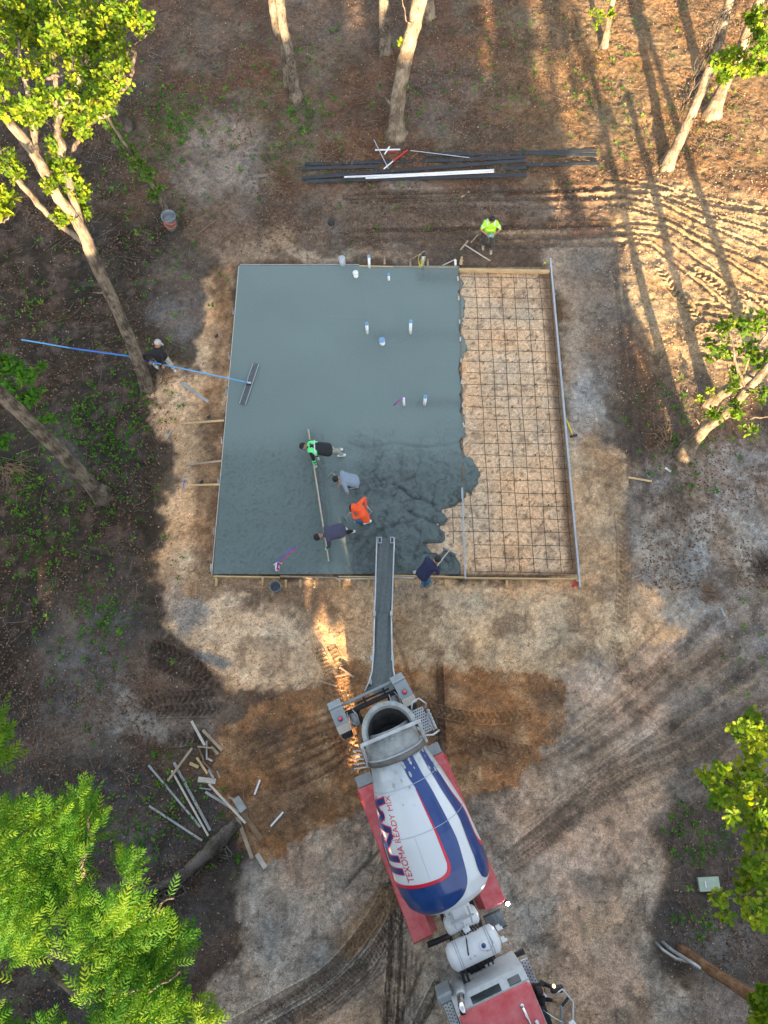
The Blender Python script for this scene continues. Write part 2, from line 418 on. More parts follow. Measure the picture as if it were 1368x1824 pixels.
# relief
z = .10 * (n1 - .5) + .07 * (n2 - .5) + .045 * (n3 - .5) + .022 * (n4 - .5)
rough_zone = 1 - sstep(430, 520, py) + sstep(1000, 1080, px) * (1 - sstep(700, 900, py)) + m_c * .5 + m_w * .8
z += np.clip(rough_zone, 0, 1.3) * (.075 * (fbm(x, y, .30, 6, 3) - .5) + .03 * (NZ[1](x, y, .10) - .5))
def rut(pts, width, depth, tread=0.0, period=.13, rim=.35, c=None, kc=.5, chev=.5, raised=False):
    global z
    W = [P(*p) for p in pts]; W = [(p.x, p.y) for p in W]
    xs = [p[0] for p in W]; ys = [p[1] for p in W]; m = width * 1.8
    idx = np.where((x > min(xs) - m) & (x < max(xs) + m) & (y > min(ys) - m) & (y < max(ys) + m))[0]
    if not len(idx): return
    xx = x[idx] + .09 * (n2[idx] - .5); yy = y[idx] + .09 * (n3[idx] - .5)
    d, al, sd = line_ds(xx, yy, W)
    hw = width / 2
    inner = 1 - sstep(hw * .72, hw * 1.1, d)
    rimp = np.exp(-((d - hw * 1.25) / (hw * .35)) ** 2)
    fade = sstep(0, .4, al) * (0.55 + .9 * n2[idx])
    dz = (-depth * inner + depth * rim * rimp) * fade
    if tread:
        ph = (al + chev * np.abs(sd)) * 2 * math.pi / period
        dz += tread * inner * fade * np.clip(np.sin(ph) * 1.6, -1, 1)
    z[idx] += dz
    if c is not None:
        k = (inner * kc * fade)[:, None]; col[idx] = col[idx] * (1 - k) + np.asarray(c) * k
def pair(pts, gap_px, width, depth, **k):
    rut(pts, width, depth, **k)
    rut([(p[0] + gap_px[0], p[1] + gap_px[1]) for p in pts], width, depth, **k)
DK = (.11, .09, .075)
# horizontal tracks above the slab
for yy_, dd in ((338, .05), (352, .06), (368, .03), (404, .04), (420, .05), (436, .05)):
    rut([(600 + (yy_ * 7) % 60, yy_ + 6), (820, yy_ + 2), (1000, yy_), (1110, yy_ - 2)], .26, dd, tread=.006, c=(.13, .10, .078), kc=.55)
# the fan of ridges in the sun
for (a, b, c_, d_) in (((1075, 318), (1170, 330), (1270, 366), (1420, 392)), ((1085, 332), (1180, 348), (1265, 385), (1420, 428)),
                       ((1090, 347), (1185, 366), (1280, 412), (1420, 466)), ((1085, 362), (1180, 388), (1285, 440), (1420, 498)),
                       ((1090, 396), (1190, 402), (1290, 462), (1420, 540)), ((1090, 412), (1180, 420), (1265, 480), (1400, 575)),
                       ((1085, 428), (1160, 436), (1240, 500), (1310, 560)), ((1085, 340), (1230, 350), (1330, 372), (1420, 380))):
    rut([a, b, c_, d_], .17, .075, rim=.7, c=(.36, .25, .155), kc=.5)
for a in (((1232, 540), (1300, 548), (1400, 580)), ((1240, 556), (1310, 566), (1400, 600)), ((1232, 628), (1310, 640), (1400, 660)), ((1238, 612), (1320, 622), (1400, 640))):
    rut(list(a), .18, .07, rim=.7)
for a in (((1225, 480), (1270, 500), (1330, 560)), ((1170, 470), (1200, 520), (1250, 570)), ((1280, 520), (1330, 530), (1400, 545))):
    rut(list(a), .34, .03, tread=.035, period=.21, chev=.6)
# north-south tracks to the right of the slab
for a in (((1092, 440), (1104, 560), (1112, 700), (1125, 860)), ((1104, 430), (1118, 560), (1130, 700), (1150, 870))):
    rut(list(a), .22, .05, tread=.01, c=DK, kc=.4)
rut([(1098, 860), (1108, 950), (1112, 1040), (1108, 1120)], .5, .03, tread=.014, period=.16, c=(.40, .28, .17), kc=.4)
# diagonal streaks lower right
for i in range(13):
    ox = i * 17 - 60; oy = i * 17 - 40
    rut([(985 + ox * .5, 1340 + oy * .7), (1090 + ox * .6, 1262 + oy), (1180 + ox * .9, 1175 + oy * .95), (1280 + ox, 1090 + oy * 1.2)], .07 + .04 * (i % 3), .012, rim=.4, c=(.17, .135, .105) if i % 2 else (.42, .31, .20), kc=.4)
for a in (((880, 1540), (980, 1460), (1090, 1370), (1200, 1330), (1380, 1240)), ((870, 1560), (990, 1480), (1110, 1392), (1210, 1352), (1380, 1270)), ((900, 1520), (1000, 1440), (1090, 1350))):
    rut(list(a), .12, .012, tread=.008, period=.16, c=(.22, .18, .145), kc=.45)
# lower left truck tracks
for a in (((420, 1830), (520, 1775), (600, 1720), (680, 1620), (712, 1540)), ((455, 1850), (560, 1790), (640, 1730), (700, 1650), (722, 1560)), ((500, 1860), (600, 1800), (660, 1740))):
    rut(list(a), .16, .016, tread=.01, period=.12, c=(.24, .19, .15), kc=.6)
for a in (((700, 1560), (700, 1700), (690, 1850)), ((720, 1560), (716, 1700), (708, 1850)), ((760, 1700), (730, 1780), (700, 1850)), ((790, 1720), (770, 1790), (740, 1850)), ((640, 1560), (690, 1500), (690, 1440)), ((600, 1600), (660, 1530), (670, 1460))):
    rut(list(a), .09, .012, tread=.006, c=(.12, .098, .078), kc=.65)
for i in range(10):
    rut([(430 + i * 9, 1826 + i * 3), (530 + i * 8, 1770 + i * 3), (620 + i * 7, 1705 + i * 3), (676 + i * 5, 1630), (700 + i * 4, 1550)], .05, .01, c=(.10, .08, .064), kc=.6)
for i in range(7): rut([(700 + i * 7, 1600), (696 + i * 8, 1700), (676 + i * 10, 1840)], .045, .008, c=(.12, .098, .078), kc=.6)
for i in range(9): rut([(905 + i * 3, 1560 - i * 12), (1010 + i * 3, 1482 - i * 12), (1110 + i * 3, 1402 - i * 12), (1230 + i * 3, 1340 - i * 12)], .045, .008, c=(.15, .12, .092), kc=.5)
rut([(600, 1700), (650, 1650), (690, 1600)], .7, .02, tread=.012, c=(.33, .22, .125), kc=.7)
# left tyre prints
for a in (((245, 1258), (300, 1240), (390, 1235)), ((270, 1262), (330, 1262), (395, 1262)), ((270, 1150), (330, 1180), (390, 1215)), ((262, 1165), (310, 1195), (380, 1228)), ((290, 1318), (330, 1314), (360, 1312))):
    rut(list(a), .38, .03, tread=.035, period=.17, chev=.4, c=(.13, .105, .085), kc=.35)
# crawler track imprint across the clay beside the truck
STRIPS = []
rut([(560, 1140), (585, 1195), (612, 1280), (655, 1400)], .30, .03, c=(.36, .22, .12), kc=.5)
rut([(582, 1135), (612, 1195), (640, 1270)], .30, .02, c=(.36, .23, .12), kc=.4)
rut([(782, 1170), (786, 1260), (788, 1360)], .30, .02, c=(.12, .085, .062), kc=.5)
rut([(700, 1120), (735, 1220), (780, 1330)], .10, .02, c=(.12, .085, .062), kc=.5)
for i in range(9): rut([(560 + i * 26, 1330 + (i % 3) * 20), (600 + i * 26, 1310 + (i % 3) * 20), (640 + i * 26, 1302 + (i % 3) * 20)], .3, .02, tread=.02, period=.2, chev=.7)
for i in range(7): rut([(420 + i * 12, 1395 + i * 14 - 60), (520 + i * 12, 1350 + i * 14 - 60), (620, 1320 + i * 14 - 60)], .09, .025, c=(.14, .088, .056), kc=.5)
# clods beside the form and the trench
z += m_w * (.06 * (fbm(x, y, .22, 10, 3) - .45))
z = z * (1 - in_form * .72) - in_form * .01
z -= in_form * sstep(5.45, 5.75, x) * .05
wd = np.clip(np.minimum(np.minimum(x + 17, 17 - x), np.minimum(y + 7.2, 31.4 - y)), 0, 1)
z *= wd
col *= (0.86 + .28 * n4)[:, None]
# far ground
def ground_z(px_, py_):
    p = P(px_, py_); return gz(p.x, p.y)
ZG = z.reshape(GX.shape)
def gz(X, Y):
    i = np.searchsorted(GXa, X) - 1; j = np.searchsorted(GYa, Y) - 1
    return float(ZG[j, i])
def gzv(X, Y):
    i = np.clip(np.searchsorted(GXa, X) - 1, 0, len(GXa) - 1); j = np.clip(np.searchsorted(GYa, Y) - 1, 0, len(GYa) - 1)
    return ZG[j, i]
nx, ny = len(GXa), len(GYa)
ii = np.arange(nx * ny).reshape(ny, nx)
F = np.stack([ii[:-1, :-1].ravel(), ii[:-1, 1:].ravel(), ii[1:, 1:].ravel(), ii[1:, :-1].ravel()], 1)
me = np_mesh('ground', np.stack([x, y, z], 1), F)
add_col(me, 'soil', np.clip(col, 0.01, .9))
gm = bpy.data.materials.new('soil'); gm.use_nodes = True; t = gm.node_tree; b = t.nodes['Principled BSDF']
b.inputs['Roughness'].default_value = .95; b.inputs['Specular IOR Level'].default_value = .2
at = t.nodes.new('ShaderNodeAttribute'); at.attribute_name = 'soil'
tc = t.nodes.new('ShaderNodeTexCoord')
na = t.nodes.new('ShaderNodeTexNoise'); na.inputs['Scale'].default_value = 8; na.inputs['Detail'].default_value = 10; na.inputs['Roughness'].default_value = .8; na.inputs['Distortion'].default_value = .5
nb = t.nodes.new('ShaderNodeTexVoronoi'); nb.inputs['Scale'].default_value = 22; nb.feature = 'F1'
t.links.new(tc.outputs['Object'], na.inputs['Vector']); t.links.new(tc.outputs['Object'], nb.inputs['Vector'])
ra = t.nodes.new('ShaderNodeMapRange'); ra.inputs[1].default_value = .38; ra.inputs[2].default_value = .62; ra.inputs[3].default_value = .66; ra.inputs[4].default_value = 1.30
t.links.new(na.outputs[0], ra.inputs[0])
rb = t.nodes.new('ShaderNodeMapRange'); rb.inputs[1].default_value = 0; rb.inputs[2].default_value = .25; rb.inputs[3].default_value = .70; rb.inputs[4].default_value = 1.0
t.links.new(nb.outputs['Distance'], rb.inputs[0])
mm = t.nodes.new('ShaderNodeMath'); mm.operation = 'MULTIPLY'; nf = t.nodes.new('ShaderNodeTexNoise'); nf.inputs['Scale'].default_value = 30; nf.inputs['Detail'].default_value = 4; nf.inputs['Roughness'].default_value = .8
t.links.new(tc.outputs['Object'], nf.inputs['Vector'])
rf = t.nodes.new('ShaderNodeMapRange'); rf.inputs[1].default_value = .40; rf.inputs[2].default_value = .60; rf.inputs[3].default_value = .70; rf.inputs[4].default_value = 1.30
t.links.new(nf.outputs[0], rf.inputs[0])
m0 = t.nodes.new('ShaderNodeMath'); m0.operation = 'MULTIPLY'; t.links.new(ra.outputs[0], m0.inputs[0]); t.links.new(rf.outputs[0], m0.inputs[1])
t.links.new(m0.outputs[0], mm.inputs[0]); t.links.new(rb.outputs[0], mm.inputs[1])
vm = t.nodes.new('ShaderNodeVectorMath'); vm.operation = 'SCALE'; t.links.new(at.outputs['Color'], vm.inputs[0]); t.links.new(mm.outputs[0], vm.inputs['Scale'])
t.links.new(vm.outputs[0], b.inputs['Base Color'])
bp = t.nodes.new('ShaderNodeBump'); bp.inputs['Strength'].default_value = .9; bp.inputs['Distance'].default_value = .05
nc = t.nodes.new('ShaderNodeTexNoise'); nc.inputs['Scale'].default_value = 11; nc.inputs['Detail'].default_value = 9; nc.inputs['Roughness'].default_value = .7
t.links.new(tc.outputs['Object'], nc.inputs['Vector'])
t.links.new(nc.outputs[0], bp.inputs['Height']); t.links.new(bp.outputs[0], b.inputs['Normal'])
ground = link_mesh('ground', me, gm, kind='structure')
# prints pressed into the soil, at a finer mesh than the ground they lie in
def gzb(X, Y):
    X = np.asarray(X); Y = np.asarray(Y)
    i = np.clip(np.searchsorted(GXa, X) - 1, 0, len(GXa) - 2); j = np.clip(np.searchsorted(GYa, Y) - 1, 0, len(GYa) - 2)
    fx = (X - GXa[i]) / (GXa[i + 1] - GXa[i]); fy = (Y - GYa[j]) / (GYa[j + 1] - GYa[j])
    return (ZG[j, i] * (1 - fx) + ZG[j, i + 1] * fx) * (1 - fy) + (ZG[j + 1, i] * (1 - fx) + ZG[j + 1, i + 1] * fx) * fy
CG = col.reshape(len(GYa), len(GXa), 3)
def smooth_path(pts, k=8):
    o = []; n = len(pts)
    for i in range(n - 1):
        p0 = pts[max(i - 1, 0)]; p1 = pts[i]; p2 = pts[i + 1]; p3 = pts[min(i + 2, n - 1)]
        for j in range(k):
            t_ = j / k; o.append([0.5 * (2 * p1[c] + (-p0[c] + p2[c]) * t_ + (2 * p0[c] - 5 * p1[c] + 4 * p2[c] - p3[c]) * t_ ** 2 + (-p0[c] + 3 * p1[c] - 3 * p2[c] + p3[c]) * t_ ** 3) for c in (0, 1)])
    o.append(list(pts[-1][:2])); return np.array(o)
def imprint(pts, width, kind, depth=.03, period=.13, tone=(1, 1, 1), name='track_print'):
    W = smooth_path([(P(*p).x, P(*p).y) for p in pts]); seg = np.hypot(*(W[1:] - W[:-1]).T); s = np.concatenate([[0], np.cumsum(seg)])
    step = .016; S = np.arange(0, s[-1], step); cx_0 = np.interp(S, s, W[:, 0]); cy_0 = np.interp(S, s, W[:, 1])
    tx = np.gradient(cx_0); ty = np.gradient(cy_0); L = np.hypot(tx, ty); tx /= L; ty /= L
    nb_ = max(9, int(width * 1.3 / .018)); U = np.linspace(-.65, .65, nb_)
    SS, UU = np.meshgrid(S, U, indexing='ij'); X = cx_0[:, None] - ty[:, None] * UU * width; Y = cy_0[:, None] + tx[:, None] * UU * width
    jig = .25 * (fbm(X, Y, .25, 2, 3) - .5); u = np.abs(UU) * 2 + jig * .4
    inn = 1 - sstep(.88, 1.0, u); rim = np.exp(-((u - 1.08) / .10) ** 2)
    if kind == 'crawler':
        f = ((SS / period) % 1); pad = sstep(.12, .28, f) * (1 - sstep(.72, .88, f)); cell = pad * (1 - np.exp(-((UU * width / .012) ** 2))) * (1 - np.exp(-(((np.abs(UU) - .27) * width / .010) ** 2)))
        h = -depth * (.25 + .75 * cell) * inn
        dark = 1 - .40 * cell * inn
    elif kind == 'tyre':
        f = ((SS + .55 * np.abs(UU) * width) / period + .5 * (UU > 0)) % 1; lug = sstep(.10, .25, f) * (1 - sstep(.5, .65, f)) * sstep(.06, .14, np.abs(UU) * 2)
        h = (-depth * .4 + depth * .8 * lug) * inn; dark = 1 - .25 * (1 - lug) * inn
    else:                                       # ribs along the tyre
        f = (UU * width / .042) % 1; rib = sstep(.15, .3, f) * (1 - sstep(.7, .85, f)); cut = ((SS + .3 * UU * width) / period) % 1 < .22
        h = (-depth + depth * .6 * rib * ~cut) * inn; dark = 1 - .38 * (1 - rib) * inn
    wob = .5 + 1.0 * fbm(X, Y, .9, 8, 3); ends = np.minimum(sstep(0, .35, SS), sstep(0, .35, s[-1] - SS)) * np.clip(wob, .2, 1.1)
    base = gzb(X, Y); lift = .012 + depth * .8
    Z = base + (lift + h + rim * depth * .5) * ends - (1 - ends) * .03
    edge = sstep(1.05, 1.30, np.abs(UU) * 2); Z = Z * (1 - edge) + (base - .03) * edge
    i = np.clip(np.searchsorted(GXa, X), 0, len(GXa) - 1); j = np.clip(np.searchsorted(GYa, Y), 0, len(GYa) - 1)
    C = CG[j, i] * (1 + (dark - 1) * ends)[..., None] * (1 + (np.array(tone) - 1) * inn[..., None] * ends[..., None]) * (.9 + .2 * fbm(X, Y, .1, 3, 2))[..., None]
    a_, b_ = X.shape; ii_ = np.arange(a_ * b_).reshape(a_, b_)
    F_ = np.stack([ii_[:-1, :-1].ravel(), ii_[1:, :-1].ravel(), ii_[1:, 1:].ravel(), ii_[:-1, 1:].ravel()], 1)
    m_ = np_mesh(name, np.stack([X.ravel(), Y.ravel(), Z.ravel()], 1), F_); add_col(m_, 'soil', np.clip(C.reshape(-1, 3), .01, .9))
    return link_mesh(name, m_, gm, kind='structure')
imprint([(558, 1138), (585, 1195), (614, 1285), (657, 1404)], .24, 'crawler', .03, .125, (1.05, 1, .95))
imprint([(582, 1138), (612, 1198), (645, 1285)], .24, 'crawler', .015, .125)
for a in (((244, 1262), (300, 1244), (392, 1238)), ((268, 1268), (330, 1266), (397, 1266)), ((286, 1322), (330, 1317), (372, 1312))): imprint(list(a), .36, 'tyre', .03, .15, (.85, .85, .85))
for a in (((258, 1148), (320, 1170), (388, 1212)), ((258, 1166), (305, 1190), (372, 1226))): imprint(list(a), .42, 'tyre', .028, .15, (.8, .78, .76))
for a in (((1222, 476), (1268, 498), (1335, 562)), ((1168, 462), (1196, 512), (1250, 572)), ((1278, 518), (1330, 528), (1400, 545)), ((1232, 600), (1255, 585), (1300, 590))): imprint(list(a), .34, 'tyre', .035, .19)
for a in (((400, 1838), (500, 1782), (590, 1728), (668, 1632), (706, 1545)), ((440, 1858), (545, 1800), (628, 1738), (694, 1655), (720, 1565))): imprint(list(a), .36, 'rib', .016, .11, (.86, .82, .79))
for a in (((698, 1560), (698, 1700), (686, 1850)), ((724, 1580), (718, 1700), (712, 1850)), ((790, 1730), (765, 1780), (730, 1850)), ((655, 1600), (690, 1520), (700, 1440))): imprint(list(a), .26, 'rib', .016, .11, (.7, .68, .66))
for a in (((880, 1545), (980, 1465), (1090, 1375), (1200, 1333), (1390, 1236)), ((892, 1562), (994, 1482), (1110, 1396), (1216, 1352), (1390, 1266)), ((985, 1340), (1090, 1262), (1190, 1170), (1290, 1086)), ((1010, 1368), (1120, 1290), (1230, 1196), (1340, 1110)), ((1050, 1392), (1160, 1320), (1270, 1240), (1390, 1150)), ((940, 1380), (1030, 1320), (1140, 1230), (1200, 1170))): imprint(list(a), .30, 'rib', .014, .11, (.88, .85, .82))
for a in (((1106, 900), (1112, 1000), (1106, 1120)), ((1092, 1130), (1110, 1190), (1140, 1230)), ((750, 1260), (860, 1280), (960, 1270)), ((820, 1300), (890, 1330), (960, 1340)), ((560, 1300), (610, 1330), (640, 1370))): imprint(list(a), .34, 'tyre', .022, .16, (.9, .86, .82))
for a in (((782, 1165), (785, 1260), (788, 1345)), ((640, 472 - 60), (800, 408), (1000, 402), (1100, 400)), ((600, 352), (820, 346), (1000, 342), (1100, 338))): imprint(list(a), .26, 'rib', .02, .11, (.75, .72, .7))

# ------------------------------------------------------------------ wet concrete
POUR = [(427, 473), (817, 478), (826, 500), (822, 520), (829, 545), (824, 580), (832, 628), (824, 650), (826, 700), (829, 740), (827, 790), (836, 812), (852, 828), (859, 848), (854, 872), (842, 882), (831, 878),
        (822, 896), (806, 906), (792, 912), (800, 922), (799, 932), (788, 940), (793, 948), (797, 962), (788, 970), (764, 972), (770, 980), (784, 984), (792, 975), (812, 988), (824, 1004), (826, 1024), (379, 1023)]
PW = [(P(*p).x, P(*p).y) for p in POUR]
xs = np.arange(SX0 + .01, 3.6, .035); ys = np.arange(SY0 + .01, SY1 - .02, .035)
CX, CY = np.meshgrid(xs, ys); cx = CX.ravel(); cy = CY.ravel()
cpx, cpy = to_px(cx, cy, .1)
q = fbm(cx, cy, .45, 2, 4); q2 = fbm(cx, cy, .16, 6, 3); q3 = NZ[5](cx, cy, .07)
rg_ = np.where(cx > 2.45, .34, .12)
sd = poly_sd(cx + rg_ * (fbm(cx, cy, .32, 3) - .5), cy + rg_ * (fbm(cx, cy, .25, 9) - .5), PW)
edge = sstep(-.02, .14, sd)
# never rounded along the form boards
atform = (cx < SX0 + .3) | (cy > SY1 - .3) & (cx < 2.7) | (cy < SY0 + .3) & (cx < 2.3)
edge = np.where(atform, 1, edge)
rough = sstep(0, 1, np.clip((cpy - 745 + 60 * (q - .5)) / 120, 0, 1)) * sstep(580, 660, cpx + 60 * (q - .5))
mid = sstep(760, 830, cpy) * (1 - sstep(560, 600, cpx))           # screeded, slightly rough
top_r = np.exp(-((cpy - 495) / 14) ** 2) * sstep(735, 750, cpx) + np.exp(-((cpy - 596) / 12) ** 2) * sstep(650, 670, cpx) * .6 + np.exp(-((cpy - 718) / 10) ** 2) * sstep(690, 760, cpx)
zc = .105 + .012 * (fbm(cx, cy, 2.0, 1, 2) - .5)
zc += rough * (.16 * (q - .5) + .12 * (q2 - .5) + .035 * (q3 - .5)) + mid * (.026 * (q2 - .5) + .036 * (q3 - .5)) + np.clip(top_r, 0, 1) * (.03 * (q2 - .5) + .012 * (q3 - .5))
# lobes of freshly dropped concrete
crk = np.zeros(cx.shape)
for pts, w_, dp in ((((700, 862), (722, 876), (735, 888), (756, 892), (775, 902)), .05, .07), (((728, 912), (742, 920), (752, 922), (765, 930), (790, 940)), .05, .08),
                    (((650, 880), (668, 868), (700, 862), (740, 850)), .05, .04), (((640, 985), (655, 960), (690, 940), (735, 930)), .06, .05),
                    (((735, 1000), (742, 975), (765, 970)), .05, .05), (((620, 790), (650, 800), (700, 792), (760, 800), (820, 790)), .05, .03),
                    (((572, 780), (580, 900), (590, 1020)), .05, .02), (((560, 820), (583, 858), (590, 935)), .04, .02), (((590, 868), (600, 862), (625, 870), (700, 850)), .05, .04)):
    Wp = [(P(*p).x, P(*p).y) for p in pts]
    d, al, s_ = line_ds(cx + .12 * (q2 - .5), cy + .12 * (q - .5), Wp)
    g = np.exp(-(d / w_) ** 2); zc -= dp * g; crk += g * dp * 10
zc = zc * edge + (1 - edge) * -.10
zc = np.where((sd < .0) & ~atform, np.minimum(zc, -.06), zc)
zc += .0025 * np.sin(cx * 9 + 3 * fbm(cx, cy, 1.5, 4, 2)) * (1 - rough) * (1 - mid)
# faint trowel lines
for pts in (((640, 660), (800, 655)), ((708, 640), (708, 760)), ((580, 568), (652, 570)), ((765, 640), (760, 720)), ((803, 640), (800, 720)), ((660, 610), (815, 618)), ((700, 690), (712, 775), (822, 780)), ((740, 590), (775, 580), (815, 578))):
    Wp = [(P(*p).x, P(*p).y) for p in pts]; d, al, s_ = line_ds(cx, cy, Wp); zc += .006 * np.exp(-(d / .03) ** 2)
nx, ny = len(xs), len(ys); ii = np.arange(nx * ny).reshape(ny, nx)
F = np.stack([ii[:-1, :-1].ravel(), ii[:-1, 1:].ravel(), ii[1:, 1:].ravel(), ii[1:, :-1].ravel()], 1)
keep = (zc[F] > -.055).any(axis=1); F = F[keep]
used = np.zeros(nx * ny, bool); used[F.ravel()] = True; remap = np.cumsum(used) - 1
# skirt along form sides so the pour has depth
V = np.stack([cx, cy, zc], 1)[used]; F = remap[F]
ccol = np.array((.155, .210, .204)) * np.ones((cx.size, 1))
def cmix(m, c):
    global ccol
    m = np.clip(m, 0, 1)[:, None]; ccol = ccol * (1 - m) + np.asarray(c) * m
cmix(mid * .6, (.122, .168, .165)); cmix(rough * .9, (.118, .158, .156)); cmix(crk * .6, (.05, .06, .062)); cmix(np.clip(top_r, 0, 1) * .4, (.11, .135, .14))
rdg = 1 - np.abs(2 * fbm(cx, cy, .5, 4, 3, .5) - 1); cmix(sstep(.93, .985, rdg) * rough * .8, (.045, .058, .06)); cmix(rough * sstep(.56, .70, q) * .5, (.15, .19, .195))
cmix((1 - edge) * .7, (.08, .095, .095)); cmix(sstep(.62, .75, q3) * rough * .4, (.07, .085, .085)); cmix(sstep(.68, .8, q3) * mid * .35, (.08, .10, .10))
ccol *= (.93 + .14 * fbm(cx, cy, 1.6, 3, 3))[:, None]
me = np_mesh('concrete_slab', V, F); add_col(me, 'soil', ccol[used])
a_r = me.attributes.new('coarse', 'FLOAT', 'POINT'); a_r.data.foreach_set('value', np.clip(.06 + rough + .75 * mid + .6 * np.clip(top_r, 0, 1), 0, 1)[used].astype(np.float32))
cm = bpy.data.materials.new('wet_concrete'); cm.use_nodes = True; t = cm.node_tree; b = t.nodes['Principled BSDF']
b.inputs['Roughness'].default_value = .62; b.inputs['Specular IOR Level'].default_value = .35
at = t.nodes.new('ShaderNodeAttribute'); at.attribute_name = 'soil'; tc = t.nodes.new('ShaderNodeTexCoord')
na = t.nodes.new('ShaderNodeTexNoise'); na.inputs['Scale'].default_value = 20; na.inputs['Detail'].default_value = 6; na.inputs['Roughness'].default_value = .7
t.links.new(tc.outputs['Object'], na.inputs['Vector'])
ra = t.nodes.new('ShaderNodeMapRange'); ra.inputs[1].default_value = .3; ra.inputs[2].default_value = .7; ra.inputs[3].default_value = .9; ra.inputs[4].default_value = 1.1
t.links.new(na.outputs[0], ra.inputs[0])
vm = t.nodes.new('ShaderNodeVectorMath'); vm.operation = 'SCALE'; t.links.new(at.outputs['Color'], vm.inputs[0]); t.links.new(ra.outputs[0], vm.inputs['Scale'])
t.links.new(vm.outputs[0], b.inputs['Base Color'])
bp = t.nodes.new('ShaderNodeBump'); bp.inputs['Distance'].default_value = .06
ar = t.nodes.new('ShaderNodeAttribute'); ar.attribute_name = 'coarse'; t.links.new(ar.outputs['Fac'], bp.inputs['Strength'])
t.links.new(na.outputs[0], bp.inputs['Height']); t.links.new(bp.outputs[0], b.inputs['Normal'])
slab = link_mesh('concrete_slab', me, cm, kind='structure')
M_CONC = cm
# ------------------------------------------------------------------ vegetation helpers
def leaf_mat(name, c0, c1, c2, transl=.38):
    m = bpy.data.materials.new(name); m.use_nodes = True; t = m.node_tree; t.nodes.clear()
    o = t.nodes.new('ShaderNodeOutputMaterial'); at = t.nodes.new('ShaderNodeAttribute'); at.attribute_name = 'tint'
    r = t.nodes.new('ShaderNodeValToRGB'); r.color_ramp.elements[0].color = (*c0, 1); r.color_ramp.elements[1].color = (*c2, 1)
    e = r.color_ramp.elements.new(.5); e.color = (*c1, 1)
    t.links.new(at.outputs['Fac'], r.inputs[0])
    p = t.nodes.new('ShaderNodeBsdfPrincipled'); p.inputs['Roughness'].default_value = .6; p.inputs['Specular IOR Level'].default_value = .12
    tr = t.nodes.new('ShaderNodeBsdfTranslucent'); mx = t.nodes.new('ShaderNodeMixShader'); mx.inputs[0].default_value = transl
    hsv = t.nodes.new('ShaderNodeHueSaturation'); hsv.inputs['Value'].default_value = 1.5; hsv.inputs['Saturation'].default_value = 1.1
    t.links.new(r.outputs[0], p.inputs['Base Color']); t.links.new(r.outputs[0], hsv.inputs['Color']); t.links.new(hsv.outputs[0], tr.inputs[0])
    t.links.new(p.outputs[0], mx.inputs[1]); t.links.new(tr.outputs[0], mx.inputs[2]); t.links.new(mx.outputs[0], o.inputs[0])
    return m
M_OAK = leaf_mat('oak_leaf', (.03, .085, .010), (.10, .19, .015), (.27, .31, .02))
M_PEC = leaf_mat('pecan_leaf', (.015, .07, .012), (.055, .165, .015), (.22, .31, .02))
M_WEED = leaf_mat('weed_leaf', (.025, .088, .012), (.055, .175, .018), (.15, .28, .03), .25)
M_IVY = leaf_mat('vine_leaf', (.045, .10, .02), (.09, .17, .03), (.18, .20, .04), .25)
def bark_mat(name, c0, c1, sc=6):
    m = bpy.data.materials.new(name); m.use_nodes = True; t = m.node_tree; b = t.nodes['Principled BSDF']
    b.inputs['Roughness'].default_value = .92; b.inputs['Specular IOR Level'].default_value = .2
    tc = t.nodes.new('ShaderNodeTexCoord'); mp = t.nodes.new('ShaderNodeMapping'); mp.inputs['Scale'].default_value = (1, 1, .16)
    n = t.nodes.new('ShaderNodeTexNoise'); n.inputs['Scale'].default_value = 19; n.inputs['Detail'].default_value = 6; n.inputs['Roughness'].default_value = .7
    n2 = t.nodes.new('ShaderNodeTexNoise'); n2.inputs['Scale'].default_value = 2.2; n2.inputs['Detail'].default_value = 4
    t.links.new(tc.outputs['Object'], mp.inputs[0]); t.links.new(mp.outputs[0], n.inputs['Vector']); t.links.new(tc.outputs['Object'], n2.inputs['Vector'])
    a = t.nodes.new('ShaderNodeMath'); a.operation = 'ADD'; t.links.new(n.outputs[0], a.inputs[0]); t.links.new(n2.outputs[0], a.inputs[1])
    r = t.nodes.new('ShaderNodeValToRGB'); r.color_ramp.elements[0].position = .43; r.color_ramp.elements[1].position = .57
    hf = t.nodes.new('ShaderNodeMath'); hf.operation = 'MULTIPLY'; hf.inputs[1].default_value = .5; t.links.new(a.outputs[0], hf.inputs[0])
    r.color_ramp.elements[0].color = (*c0, 1); r.color_ramp.elements[1].color = (*c1, 1)
    t.links.new(hf.outputs[0], r.inputs[0]); t.links.new(r.outputs[0], b.inputs['Base Color'])
    bp = t.nodes.new('ShaderNodeBump'); bp.inputs['Strength'].default_value = 1.0; bp.inputs['Distance'].default_value = .06
    t.links.new(n.outputs[0], bp.inputs['Height']); t.links.new(bp.outputs[0], b.inputs['Normal'])
    return m
M_BARK = bark_mat('grey_bark', (.062, .050, .039), (.235, .195, .15)); M_BARKP = bark_mat('pale_bark', (.11, .085, .062), (.30, .245, .18))
M_BARKD = bark_mat('dark_bark', (.055, .048, .042), (.15, .13, .11)); M_DEAD = bark_mat('dead_wood', (.07, .058, .048), (.17, .15, .13))

